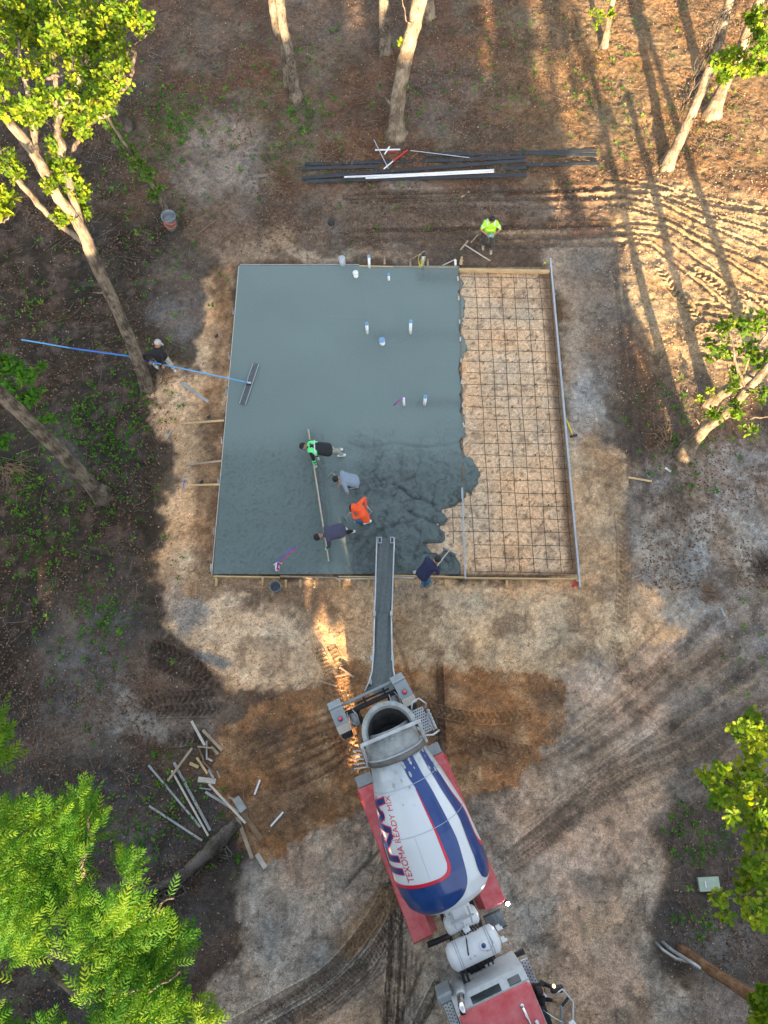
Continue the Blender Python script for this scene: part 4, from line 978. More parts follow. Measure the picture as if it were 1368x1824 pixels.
lit_ = scatter('leaf_litter', ribbon_leaf([(0, .1), (.5, .36), (1, .08)], .3, .2), pos, M, np.clip(RNG.beta(2, 2.6, n), 0, 1), M_LITTER)
tag(lit_, 'brown dead oak leaves littering the woodland floor', 'leaf litter', None, 'stuff')
# green seedlings
spots = [(330, 200, 60, 45, 110), (300, 215, 30, 30, 60), (290, 260, 30, 30, 40), (545, 200, 25, 30, 30), (535, 215, 40, 40, 40), (480, 130, 30, 40, 22), (560, 90, 30, 30, 16), (475, 280, 30, 30, 20),
         (600, 190, 90, 60, 24), (200, 760, 60, 60, 120), (150, 730, 30, 30, 34), (255, 680, 25, 30, 24), (40, 870, 30, 60, 60), (100, 830, 60, 60, 40), (190, 800, 40, 40, 40), (150, 860, 60, 40, 40), (60, 950, 60, 50, 40),
         (200, 920, 70, 60, 26), (180, 1100, 70, 70, 50), (190, 1110, 25, 30, 30), (160, 1180, 60, 60, 22), (130, 990, 60, 60, 24), (60, 1050, 40, 60, 16), (290, 610, 60, 60, 24), (300, 480, 50, 40, 14), (1050, 110, 60, 60, 40), (1090, 240, 60, 40, 26),
         (1180, 100, 120, 120, 60), (1290, 220, 60, 60, 26), (1230, 760, 50, 50, 40), (1220, 850, 60, 40, 24), (1180, 720, 50, 30, 16), (870, 150, 60, 60, 26), (960, 100, 60, 70, 26), (760, 140, 60, 80, 22), (690, 130, 60, 90, 14),
         (270, 1440, 70, 40, 30), (330, 1400, 60, 60, 22), (240, 1500, 60, 30, 24), (330, 1500, 60, 50, 22), (1260, 1510, 40, 30, 26), (1240, 1480, 40, 30, 22), (1250, 1640, 40, 20, 14), (120, 500, 60, 70, 24), (250, 420, 60, 60, 24), (60, 560, 50, 60, 24), (230, 330, 50, 50, 30), (640, 350, 220, 60, 14), (1330, 1180, 50, 60, 10), (350, 330, 60, 70, 16), (430, 200, 60, 120, 24)]
C_ = []
for (a_, b_, ra_, rb_, k) in spots:
    for j in range(int(k * 1.35)):
        p = P(a_ + random.gauss(0, .8) * ra_, b_ + random.gauss(0, .8) * rb_); C_.append((p.x, p.y, gz(p.x, p.y) + random.uniform(.02, .07)))
C_ = np.array(C_); nl = 6
pos, M = rosettes(C_, nl, .095, 2.2); sc_ = np.repeat(RNG.uniform(.5, 1.25, len(C_)), nl); M = M * sc_[:, None, None]
gp = scatter('seedlings', PLAIN, pos, M, np.clip(np.repeat(RNG.uniform(.1, .9, len(C_)), nl) + RNG.normal(0, .1, len(pos)), 0, 1), M_WEED)
tag(gp, 'small green seedlings sprouting through the dead leaves and dark soil', 'seedlings', None, 'stuff')
# fallen twigs, straw and grit
def scatter_mb(name, material, label, cat, n, gen):
    mbx = MB()
    for k in range(n): gen(mbx)
    o = mbx.build(name, material); return tag(o, label, cat, None, 'stuff')
def g_twig(mbx):
    while True:
        a_ = random.uniform(-20, 1390); b_ = random.uniform(-20, 1840)
        if random.random() < float(litter_weight(np.array([a_]), np.array([b_]))[0]) * 1.2 + .04 and not (370 < a_ < 1040 and 455 < b_ < 1040): break
    p = P(a_, b_); an = random.uniform(0, math.pi * 2); L_ = random.uniform(.12, .75); q_ = p + Vector((math.cos(an), math.sin(an), 0)) * L_
    m_ = (p + q_) / 2 + Vector((random.gauss(0, .05), random.gauss(0, .05), 0))
    for v in (p, m_, q_): v.z = gz(v.x, v.y) + .035
    mbx.tube([p, m_, q_], [.006, .005, .003], 3)
scatter_mb('fallen_twigs', mat('twig', (.22, .18, .145), .9, var=.4, scale=1.5), 'thin grey twigs strewn over the woodland floor', 'twigs', 3200, g_twig)
def grit(name, colr, label, n, size, zone, cat):
    a_ = RNG.uniform(-20, 1390, n * 6); b_ = RNG.uniform(-20, 1840, n * 6); wv = zone(a_, b_)
    ok = RNG.random(n * 6) < wv; a_ = a_[ok][:n]; b_ = b_[ok][:n]; n = len(a_)
    u_ = a_ - 684; v_ = b_ - 912; d_ = FPX * CT + v_ * ST; X = u_ * CH / d_; Y = (FPX * ST - v_ * CT) * CH / d_
    tv = np.array([(1, 0, 0), (-.6, .8, 0), (-.5, -.8, .1), (0, .1, .8), (0, 0, -.6)]); tf = np.array([(0, 1, 3), (1, 2, 3), (2, 0, 3), (1, 0, 4), (2, 1, 4), (0, 2, 4)])
    pos = np.stack([X, Y, gzv(X, Y) + .008], 1); M = orient(pos, rnd_unit(n), rnd_unit(n), RNG.uniform(size[0], size[1], n) * RNG.uniform(.5, 1, n))
    o = scatter(name, (tv, tf), pos, M, RNG.random(n), colr); tag(o, label, cat, None, 'stuff')
def simple_tint(name, a, b): 
    return leaf_mat(name, a, tuple((p + q) / 2 for p, q in zip(a, b)), b, 0.0)
notslab = lambda a, b: ~((a > 375) & (a < 1035) & (b > 465) & (b < 1030))
grit('clods', simple_tint('clod', (.06, .042, .03), (.20, .13, .085)), 'dark crumbs of clay and bark scattered on the sand', 9000, (.010, .032), lambda a, b: (.10 + .5 * ((a > 310) & (a < 430)) + .3 * ((b > 1200) & (b < 1500) & (a > 380) & (a < 1000))) * notslab(a, b), 'clods')
grit('wood_chips', simple_tint('chip', (.35, .33, .30), (.62, .60, .56)), 'tiny pale stones and chips on the grey ground', 3500, (.008, .028), lambda a, b: (.06 + .3 * ((a > 1150) & (b > 850)) + .5 * ((a > 1180) & (b > 1600) & (b < 1740)) + .25 * (a < 460) * (b > 1150)) * notslab(a, b), 'stone chips')
grit('sand_lumps', simple_tint('lump', (.34, .25, .165), (.52, .40, .28)), 'small lumps of sand thrown up by the tracks', 9000, (.015, .05), lambda a, b: (.1 + .6 * ((a > 1060) & (b > 300) & (b < 720)) + .3 * ((b > 1040) & (b < 1220) & (a > 300))) * notslab(a, b), 'sand lumps')
# ------------------------------------------------------------------ materials of the site
M_PINE = mat('pine_board', (.52, .37, .19), .75, var=.2, scale=3, bump=.2); M_PINEW = mat('weathered_pine', (.34, .27, .19), .85, var=.3, scale=3, bump=.25)
M_GREYW = mat('grey_wood', (.30, .31, .31), .8, var=.25, scale=3, bump=.2); M_DARKW = mat('brown_wood', (.20, .13, .08), .85, var=.3, scale=3, bump=.25)
M_LIGHTW = mat('light_wood', (.50, .46, .40), .8, var=.2, scale=3, bump=.2)
M_ALU = mat('aluminium', (.50, .53, .56), .38, .7, var=.15, scale=5); M_STEEL = mat('galvanised', (.42, .45, .47), .5, .6, var=.2, scale=6)
M_REBAR = mat('rebar', (.055, .04, .033), .8, .3, var=.3, scale=9); M_PVC = mat('pvc', (.78, .80, .82), .4, var=.04); M_PVCB = mat('pvc_cap_tape', (.16, .34, .55), .5, var=.1)
M_BLACK = mat('black_plastic', (.018, .020, .024), .55, var=.3); M_BLUE = mat('blue_pole', (.03, .17, .60), .35, var=.1, scale=2); M_BLUE2 = mat('light_blue_pole', (.12, .38, .72), .35, var=.1, scale=2)
M_RED = mat('red_pex', (.60, .02, .06), .4, var=.05); M_BPEX = mat('blue_pex', (.05, .10, .62), .4, var=.05); M_YEL = mat('yellow_hose', (.75, .60, .05), .45, var=.1)
M_BUCKET = mat('grey_bucket', (.17, .20, .23), .5, var=.2, scale=7); M_CEMENT = mat('cement_smear', (.22, .25, .26), .8, var=.35, scale=12, bump=.3)
M_DARKB = mat('dark_siding', (.022, .028, .034), .6, var=.5, scale=3, bump=.2, bscale=60); M_WHITE = mat('white_plastic', (.75, .77, .80), .45, var=.05)
M_REDP = mat('red_film', (.62, .03, .03), .4, var=.15)

# ------------------------------------------------------------------ formwork
fw = empty('formwork', (P(379, 1023).x, P(379, 1023).y, 0), 'pine and metal form boards staked round the wet slab', 'formwork')
def board(a, b, m, zt=.125, ht=.15, wd_=.04, name='board', off=0.0, e=fw, label=None):
    A = P(*a, zt); B = P(*b, zt); A.z = B.z = zt - ht / 2
    o = MB().beam(A, B, wd_, ht, .004).build(name, m, e)
    if label: o['label'] = label
    return o
def stake(a, m=M_PINE, e=fw, zt=.16, s=.045, lean=0):
    dy = 13 if a[1] > 900 else -9
    A = P(*a, zt); B = P(a[0] + lean * 20, a[1] + dy, 0); B.z = gz(B.x, B.y); MB().beam(A, B, s * 1.5, s, .004).beam(B + Vector((0, 0, -.15)), B + Vector((0, 0, .10)), s, s, .004).build('stake', m, e)
board((379.5, 1026), (498, 1028), M_PINE); board((499, 1026), (601, 1029), M_PINEW, .13); board((598, 1031), (672, 1030), M_LIGHTW, .10); board((603, 1027), (668, 1027), M_PINE, .13)
board((699, 1027), (738, 1029), M_LIGHTW, .13); board((700, 1024.5), (828, 1028), M_PINE, .14, label='pale yellow board right of the chute'); board((828, 1029), (1029, 1031), M_PINE, .13)
for a in ((385, 1030), (468, 1029), (509, 1033), (535, 1033), (560, 1033), (605, 1033), (657, 1033), (705, 1033), (794, 1033), (903, 1034)): stake(a, lean=random.uniform(-.03, .03))
board((640, 473), (700, 474.5), M_PINE, .13); board((700, 474.5), (816, 475.5), M_PINEW, .13); board((427, 471), (640, 471), M_GREYW, .11)
board((818, 479), (979, 482), M_PINE, .15, .14, .09, label='wide clean pine board along the bare end of the form')
for a in ((685, 470), (731, 473), (762, 473), (551, 469)): stake(a, M_PINEW)
stake((821, 470), M_PINE, zt=.22, s=.07, lean=.06)
board((425.5, 474), (377, 1024), M_LIGHTW, .112, .12, .022)
for yy in (560, 640, 700, 790, 860, 940, 1005): stake((427 - (yy - 472) * .0885 - 4, yy), M_LIGHTW if yy % 20 else M_GREYW, zt=.11, s=.03)
board((818.5, 480), (826, 860), M_DARKW, .118, .10, .03); board((823.5, 868), (829, 1031), M_STEEL, .16, .05, .05, name='screed_rail', label='grey metal divider rail on the bare sand')
for a in ((814, 496), (815.5, 531), (817, 573), (818.5, 604), (819.5, 642), (821, 680), (822.5, 722), (824, 757), (825, 790)):
    MB().box(P(a[0] + 1.5, a[1], .13), (.05, .15, .05), random.uniform(-.2, .2), .006).build('spacer', M_LIGHTW, fw)
A = P(980, 461, .14); B = P(1033, 1046, .14)
MB().beam(A, B, .06, .13, .008).build('metal_form', M_ALU, fw, )
for t_ in (.12, .35, .58, .8, .96):
    q = A.lerp(B, t_) + Vector((.09, 0, -.02)); MB().cyl(q, q + Vector((0, 0, -.3)), .016, n=8).build('pin', M_STEEL, fw)
MB().beam(P(1027, 1034, .13), P(1040, 1036, .13), .05, .06).build('board', M_PINE, fw)
# braces left of the slab, each lying loose
for a, b, lb, m in (((325, 754), (399, 749), 'pine brace left of the slab, the upper one of three', M_PINE), ((331, 828), (394, 821), 'pine brace left of the slab, the middle one of three', M_PINEW), ((337, 864), (391, 863), 'pine brace beside the blue hammer, lowest of three', M_PINE)):
    A_ = P(*a, .05); B_ = P(*b, .11); A_.z += gz(A_.x, A_.y)
    MB().beam(A_, B_, .065, .04, .005).thing('wooden_brace', m, lb, 'plank', 'braces left of the slab')
h = empty('hammer', P(327, 868, .03), 'blue-handled hammer lying on the sand left of the slab', 'hammer')
MB().tube([P(325.5, 871, .04), P(328.5, 854, .04)], .016, 8).build('handle', M_BLUE, h); MB().beam(P(325, 853, .05), P(332, 854, .05), .035, .035, .006).build('hammer_head', M_STEEL, h)
h = empty('sledge_hammer', P(1021, 777, .03), 'yellow-handled sledge hammer lying by the metal form board', 'hammer')
MB().tube([P(1008, 745, .10), P(1020, 774, .06)], .024, 8).build('handle', M_YEL, h); MB().beam(P(1016, 778, .06), P(1028, 775, .06), .07, .07, .012).build('hammer_head', M_BLACK, h)

# ------------------------------------------------------------------ reinforcing mat
rb_ = empty('rebar_mat', (4.2, 10.8, 0), 'rusty rebar grid tied over the bare sand strip of the form', 'rebar')
for i, X in enumerate((2.78, 3.275, 3.70, 4.125, 4.55, 4.97, 5.39, 5.72)):
    y0 = 5.38 + random.uniform(-.05, .1); y1 = (16.25 if i > 0 else 9.0) + random.uniform(-.1, .1)
    pts = [Vector((X + random.uniform(-.02, .02) + (i - 3) * .004 * k, y0 + (y1 - y0) * k / 8, .052 + random.uniform(-.008, .008))) for k in range(9)]
    MB().tube(pts, .0095, 6).build('rebar', M_REBAR, rb_)
pts = [P(a, b, .06) for a, b in ((806, 906), (807, 935), (808, 968))]; MB().tube(pts, .0095, 6).build('rebar', M_REBAR, rb_)
for k in range(26):
    Y = 16.08 - .428 * k; x0 = 2.76 if 3 < k < 19 or k > 22 else 2.72
    if k in (18, 19): x0 = 3.1
    if k in (20, 21, 22): x0 = 2.0
    pts = [Vector((x0 + (5.82 - x0) * j / 5, Y + random.uniform(-.018, .018) - .012 * j, .072 + random.uniform(-.006, .006))) for j in range(6)]
    MB().tube(pts, .0095, 6).build('rebar', M_REBAR, rb_)
for k in range(0, 26, 2):
    for X in (3.275, 4.125, 4.97):
        if random.random() < .6:
            MB().box((X + random.choice((-.1, .1, .2)), 16.08 - .428 * k + .02, .02), (.04, .04, .05), random.random(), .01).build('rebar_chair', M_BLACK, rb_)

# ------------------------------------------------------------------ pipes standing in the slab
NAD = Vector((684 - 0, 912 + FPX * ST / CT, 0))
def stub(base, top, r, label, cap=M_PVCB, m=M_PVC, zb=.08):
    b_ = P(*base, zb); lb = math.hypot(base[0] - NAD.x, base[1] - NAD.y); lt = math.hypot(top[0] - NAD.x, top[1] - NAD.y)
    zt = CH - (CH - zb) * lb / lt; t_ = P(*top, zt)
    e = empty('pipe_stub', (b_.x, b_.y, zb), label, 'pipe', 'white pipe stubs standing in the slab')
    MB().cyl(b_ - Vector((0, 0, .05)), t_, r, n=14).build('pipe', m, e)
    d = (t_ - b_).normalized(); MB().lathe([(0, r * 1.12), (.05, r * 1.12), (.065, r * .9), (.066, 0.001)], t_ - d * .04, d, 14).build('cap', cap, e)
    return e, t_
stub((611, 472), (608.5, 459), .105, 'fat grey-white pipe outside the top form board, leftmost of the pipes', mat('pipe_grey', (.40, .44, .48), .6), mat('pipe_grey2', (.42, .46, .5), .6))
stub((658, 477), (657, 456), .05, 'tall white pipe against the top form board, left of the hose coil')
stub((634.5, 493), (633, 485), .09, 'short fat pipe just inside the top left of the slab edge', M_PVC)
stub((693, 500), (692.3, 488.5), .042, 'thin short pipe just inside the top edge of the slab')
stub((654.5, 594), (653, 576), .055, 'left one of the two tall pipes in mid slab')
stub((731, 594), (731.5, 572), .055, 'right one of the two tall pipes in mid slab')
stub((681.5, 613), (680.5, 605), .095, 'fat low pipe between the two tall mid slab pipes')
stub((756, 721), (758, 706), .055, 'white pipe nearest the rebar, right of the purple tube')
e_, t_ = stub((720, 723), (719, 710), .04, 'thin pipe with a purple tube bent out of it', M_PVC)
for m_, o_ in ((M_RED, 0), (M_BPEX, .03)): MB().tube([t_ + Vector((.01, o_, 0)), P(712, 713, .6) + Vector((0, o_, 0)), P(701, 723, .35) + Vector((0, o_, 0))], .013, 6).build('tube', m_, e_)
e_, t_ = stub((752.5, 479), (754, 453), .055, 'pipe with a yellow hose coiled over it at the top form', M_BLACK, M_STEEL)
hc = MB()
for k in range(3):
    hc.tube([P(750 + k * 1.5 + 5 * math.cos(a + k), 463 + 10 * math.sin(a) + k * 2, .38 + .14 * math.sin(a + k)) for a in [i * math.pi / 8 for i in range(17)]], .009, 6)
hc.thing('hose_coil', M_YEL, 'yellow hose hung in loops on a pipe at the top form', 'hose')
stub((811.5, 474), (811, 464), .04, 'white peg pipe at the top end of the divider', M_PVC)
pb = empty('tube_riser', P(493, 1012, .08), 'red and blue water tubes arching from a white riser in the slab', 'tubing')
MB().box(P(494, 1011, .16), (.12, .2, .16), .1, .02).build('riser_box', M_WHITE, pb); MB().box(P(496, 1014, .22), (.05, .06, .1), .1, .01).build('valve', M_RED, pb)
for m_, o_ in ((M_RED, 0), (M_BPEX, .035)):
    MB().tube([P(493 , 1014, .25), P(497, 1004, .5) + Vector((-o_, o_, 0)), P(509, 990, .72) + Vector((-o_, o_, 0)), P(528, 976.5, .7) + Vector((-o_, o_, 0))], .017, 7).build('tube', m_, pb)
MB().tube([P(488, 1006, .2), P(496, 1001, .42), P(502, 1004, .3)], .022, 6).build('clamp', M_WHITE, pb)

# ------------------------------------------------------------------ buckets, bag
def bucket(px_, py_, r, hgt, name, label, m, tapes=0, fill=None):
    b_ = P(px_, py_); b_.z = gz(b_.x, b_.y); e = empty(name, b_, label, 'bucket')
    MB().lathe([(0, .001), (0, r * .82), (hgt, r), (hgt + .015, r * 1.05), (hgt + .02, r * .97), (hgt, r * .94), (.06, r * .78), (.06, .001)], b_, (0, 0, 1), 28).build('shell', m, e)
    MB().lathe([(hgt - .05, r * 1.0), (hgt - .05, r * 1.07), (hgt - .02, r * 1.07), (hgt - .02, r)], b_, (0, 0, 1), 28).build('rim_band', m, e)
    if fill: MB().lathe([(hgt * fill, .001), (hgt * fill + .03, r * .5), (hgt * fill - .02, r * .9)], b_, (0, 0, 1), 20).build('residue', M_CEMENT, e)
    MB().tube([b_ + Vector((math.cos(a) * r * 1.1, math.sin(a) * r * .25 - r * .75, hgt * .8 - .15 * math.sin(a))) for a in [i * math.pi / 8 for i in range(9)]], .006, 5).build('handle', M_STEEL, e)
    for k in range(tapes):
        zz = hgt * (.78 - .28 * k); MB().tube([b_ + Vector((math.cos(a) * r * 1.01, math.sin(a) * r * 1.01, zz + .05 * math.sin(2 * a + k))) for a in [-2.6 + i * .22 for i in range(11)]], .014, 5).build('strap', mat('orange_strap', (.75, .13, .05), .5), e)
    return e
bucket(493, 1049, .165, .36, 'bucket', 'small grey bucket standing below the slab front board', M_BUCKET, fill=.25)
bucket(308, 406, .245, .62, 'trash_can', 'tall grey can with orange straps beside the vine-wrapped tree', M_BUCKET, 2, fill=.8)
b_ = P(590, 398); b_.z = gz(b_.x, b_.y)
bg_ = empty('backpack', b_, 'small black backpack lying on the dirt above the slab', 'backpack')
mbg = MB().sphere(b_ + Vector((0, 0, .1)), .16, 14, (.8, 1.1, .6)); mbg.build('bag_body', M_BLACK, bg_)
MB().sphere(b_ + Vector((.01, -.13, .12)), .08, 10, (1, .6, .7)).build('pocket', M_BLACK, bg_); MB().tube([b_ + Vector((-.03, .13, .15)), b_ + Vector((-.02, .2, .19)), b_ + Vector((.05, .13, .15))], .012, 5).build('strap', M_BLACK, bg_)

# ------------------------------------------------------------------ boards, pipes and sticks above the slab
def lying(name, a, b, wd_, th, m, label, cat, z=.03, group=None, bev=.003):
    A_ = P(*a, z); B_ = P(*b, z); A_.z = gz(A_.x, A_.y) * .6 + z; B_.z = gz(B_.x, B_.y) * .6 + z
    return MB().beam(A_, B_, wd_, th, bev).thing(name, m, label, cat, group)
DB = 'long dark boards lying above the slab'
for k, (a, b, lb) in enumerate((((543, 291), (800, 284), 'dark board crossing under the red stick, uppermost at the left'), ((537, 300), (676, 297), 'short dark board just under the uppermost left board'), ((537, 317), (936, 286), 'longest dark board, slanting up right beside the white pipes'),
        ((545, 323), (938, 312), 'dark board lowest of all, under the white pipes'), ((758, 276), (1062, 269), 'dark board uppermost at the right, reaching the tree shadows'), ((786, 285), (935, 280), 'dark board wedged between the longer ones at mid length'),
        ((938, 294), (1066, 292), 'dark board at the right end, parallel below the uppermost'), ((900, 300), (937, 298), 'short stub of dark board left of the right end board'), ((930, 273), (1063, 277), 'second dark board of the right end pair, dusted with dirt'))):
    lying('dark_board', a, b, .15, .022, M_DARKB, lb, 'board', .03 + .012 * (k % 4), DB)
M_LP = 'white pipes lying on the dark boards'
def lpipe(a, b, r, m, lb, z=.09):
    MB().tube([P(*a, z), P(*[(p + q) / 2 for p, q in zip(a, b)], z - .005), P(*b, z)], r, 8).thing('white_pipe', m, lb, 'pipe', M_LP)
lpipe((613, 315.5), (862, 305), .036, M_WHITE, 'white pipe on the dark boards, starting furthest left'); lpipe((651, 317.5), (880, 306), .036, M_WHITE, 'white pipe on the dark boards, the lower of the pair'); lpipe((700, 312), (880, 302.5), .03, M_WHITE, 'white pipe on the dark boards, top of the bundle', .12)
lying('plastic_strip', (668, 267.5), (713, 266), .06, .02, M_WHITE, 'short pale plastic strip near the pale trunk, lying level', 'strip', .05)
lying('plastic_strip', (685, 275), (694, 261), .055, .02, M_WHITE, 'shortest pale plastic strip, tilted across the level one', 'strip', .075)
lying('metal_rod', (666, 249), (692, 301), .028, .02, M_ALU, 'thin grey rod leaning down to the dark boards', 'rod', .09)
lying('plastic_rod', (731, 267.5), (836, 281), .028, .02, M_ALU, 'long thin grey rod right of the red stick', 'rod', .06)
rs = empty('marker_stick', P(700, 285, .1), 'red film wrapped stick with a white end by the dark boards', 'stick')
MB().beam(P(700, 287, .11), P(726, 267, .11), .045, .03, .004).build('red_wrap', M_REDP, rs); MB().beam(P(683.5, 301, .11), P(700, 287, .11), .04, .025, .004).build('white_end', M_WHITE, rs)
lying('red_strip', (692, 270), (709, 270), .03, .015, M_REDP, 'small red strip under the level pale strip', 'strip', .05)
lying('stick', (822, 350), (836, 342), .05, .03, M_PINE, 'yellow broken stick on the dirt above the lime vest', 'stick', .03)
lying('stick', (874, 375), (872, 357), .05, .03, M_DARKW, 'dark upright-looking stick just above the man in lime', 'stick', .03)
# tools by the lime man
ts = empty('tee_rake', P(828, 436, .05), 'wooden rake with a long pale handle on the dirt by the lime worker', 'rake')
MB().beam(P(820.5, 445, .06), P(833.5, 429, .06), .055, .05, .005).build('rake_bar', M_PINEW, ts); MB().tube([P(828, 436, .09), P(873, 464.5, .05)], .022, 7).build('handle', M_LIGHTW, ts)
lying('stick', (839.5, 431), (852, 416), .045, .03, M_PINEW, 'short wooden stick between the rake and the lime worker', 'stick', .05)
lying('wood_strip', (788, 472.5), (812, 461.5), .04, .02, M_LIGHTW, 'pale strip leaning at the top end of the divider', 'strip', .06)
lying('pry_bar', (735, 460), (757, 447), .03, .025, M_PINEW, 'wooden handle lying behind the yellow hose coil', 'handle', .05)
lying('old_board', (322, 681), (371, 716), .10, .03, M_GREYW, 'weathered board half buried in the pale sand below the pole', 'board', .02)
lying('stick', (296, 781), (306, 766), .06, .03, M_GREYW, 'grey board scrap at the edge of the dark woods', 'stick', .04)
lying('pine_board', (1119, 850.5), (1161, 857.5), .06, .03, M_PINE, 'pine board lying over the dark ditch right of the form', 'board', .04)
lying('plastic_scrap', (1185, 833), (1195, 840), .07, .02, M_WHITE, 'white curved scrap left of the bent sunlit trunk', 'scrap', .03)
lying('stick', (1124, 1031), (1146, 1021), .05, .03, M_PINEW, 'tan stick on the chalky ground right of the form corner', 'stick', .03)
lying('stick', (1283, 1083), (1291, 1098), .07, .04, M_GREYW, 'grey split log piece beside the brown brush heap', 'stick', .03)
lying('stick', (352, 417), (385, 392), .035, .03, M_DARKW, 'long curved twig right of the strapped can', 'stick', .03)
lying('stick', (822, 870), (822.5, 888), .02, .02, M_STEEL, 'short metal pin at the top of the divider rail', 'pin', .17)
lying('paint_marker', (1020, 1044), (1029, 1037), .08, .07, M_REDP, 'red and green spray can lying by the form corner', 'spray can', .05)
for (a, b_, lb) in ((385, 598, 'black clip on the clay left of the slab, upper one'), (372, 743, 'black clip on the clay above the upper brace'), (359, 859, 'black clip on the lowest brace left of the slab')):
    q = P(a, b_, .03); q.z += gz(q.x, q.y); MB().box(q, (.12, .09, .06), .2, .02).box(q + Vector((.03, .05, .02)), (.05, .05, .05), .5, .01).thing('form_clip', M_BLACK, lb, 'clip', 'black form clips')
q = P(971, 468, .03); MB().sphere(q, .05, 8, (1, 1, .5)).thing('tape_roll', M_YEL, 'small yellow roll near the top right form corner', 'tape')
def pile(name, c, rx, ry, n, m, label, cat, L, r=.012, dirv=None):
    e = empty(name, P(*c), label, cat)
    for k in range(n):
        p = P(c[0] + random.gauss(0, .45) * rx, c[1] + random.gauss(0, .45) * ry); an = random.uniform(0, math.pi) if dirv is None else dirv + random.gauss(0, .5); l_ = L * random.uniform(.5, 1.2)
        q_ = p + Vector((math.cos(an), math.sin(an), 0)) * l_; z0 = gz(p.x, p.y) + random.uniform(.02, .14)
        MB().tube([(p.x, p.y, z0), (q_.x, q_.y, z0 + random.uniform(-.05, .07))], [r * random.uniform(.7, 1.3), r * .7], 5).build('stick', m, e)
pile('stick_heap', (1180, 783), 16, 26, 46, M_DARKW, 'heap of short brown sticks left of the bent sunlit trunk', 'sticks', .28, .016)
pile('brush_heap', (1262, 1063), 24, 22, 60, M_DARKW, 'brown brush heap on the chalky ground at right', 'brush', .5, .009)
pile('brush_heap', (1357, 1018), 18, 22, 60, mat('dark_brush', (.06, .045, .035), .9), 'dark brush heap cut by the right edge', 'brush', .45, .009)
pile('brush_heap', (290, 672), 12, 22, 30, M_DARKW, 'twisted vines and sticks below the man with the blue pole', 'brush', .6, .013, 1.2)
pile('brush_heap', (15, 835), 26, 16, 50, mat('tan_straw', (.28, .18, .11), .9), 'tangle of tan dead twigs at the left edge', 'brush', .7, .006, -.6)

# ------------------------------------------------------------------ utility box and pole
ub = empty('utility_box', P(1264, 1576), 'pale green utility box lid with a white handle on the dark ground', 'utility box')
c_ = [P(1244, 1564, .12), P(1279, 1562, .12), P(1283, 1586, .12), P(1248, 1588, .12)]
MB().prism([(p.x, p.y) for p in c_], -.1, .09).build('box_body', mat('green_box', (.20, .27, .20), .6, var=.1), ub)
c2 = [p + (p - (c_[0] + c_[2]) / 2) * .04 for p in c_]
MB().prism([(p.x, p.y) for p in c2], .092, .125).build('lid', mat('green_lid', (.36, .45, .36), .55, var=.12, scale=5), ub); MB().beam(P(1256, 1570, .14), P(1258, 1582, .14), .03, .02, .005).build('handle', M_WHITE, ub)
up = empty('utility_pole', P(1213, 1692), 'brown wooden utility pole at lower right with grey conduits', 'utility pole')
M_POLE = bark_mat('pole_wood', (.16, .085, .045), (.30, .18, .105))
wood([(1213, 1692, 0, .13), (1250, 1717, 1.25, .125), (1310, 1756, 3.2, .12), (1368, 1795, 4.8, .115), (1440, 1845, 6.3, .11)], False, 0).build('pole_shaft', M_POLE, up)
MB().tube([P(1168, 1679, .02), P(1182, 1693, .25), P(1205, 1708, .55), P(1225, 1713, .8), P(1232, 1712, .95)], .04, 9).build('conduit', M_ALU, up)
MB().tube([P(1180, 1678, .02), P(1196, 1692, .3), P(1220, 1707, .75), P(1250, 1726, 1.5)], .045, 9).build('conduit', M_STEEL, up)
MB().tube([P(1216, 1705, .6), P(1234, 1717, 1.05), P(1249, 1727, 1.45)], .035, 8).build('conduit', M_STEEL, up)
MB().tube([P(1252, 1729, 1.5), P(1255, 1722, 1.6), P(1257, 1727, 1.55), P(1253, 1731, 1.5)], .02, 6).build('cable_tie', M_YEL, up)
MB().box(P(1283, 1741, 2.3), (.12, .1, .16), .4, .02).build('bracket', M_POLE, up)

# ------------------------------------------------------------------ fallen log and scrap lumber
lg = empty('fallen_log', P(400, 1485), 'dark fallen log with splintered roots beside the scrap lumber', 'log')
LP = [(424, 1464, .15), (392, 1494, .185), (345, 1542, .17), (300, 1574, .12), (235, 1592, .07), (178, 1612, .035)]
wood([(a, b, r * .85, r) for a, b, r in LP], False, .03, 14, .1).build('trunk', M_DEAD, lg)
for k in range(46):
    f = random.uniform(.3, 1); a = 345 + random.uniform(-70, 60); b = 1545 - (a - 345) * .8 + random.uniform(-8, 14)
    wood([(a, b, .2, .02), (a + random.uniform(-30, 10), b + random.uniform(-6, 22), .22, .014), (a + random.uniform(-60, 20), b + random.uniform(-5, 36), .08, .006)], False, .02, 5).build('root', M_DEAD, lg)
def cx_(p): return (220 + p[0] / 4.024, 1260 + p[1] / 4.024)
SG = 'scrap lumber dumped at the edge of the clay'
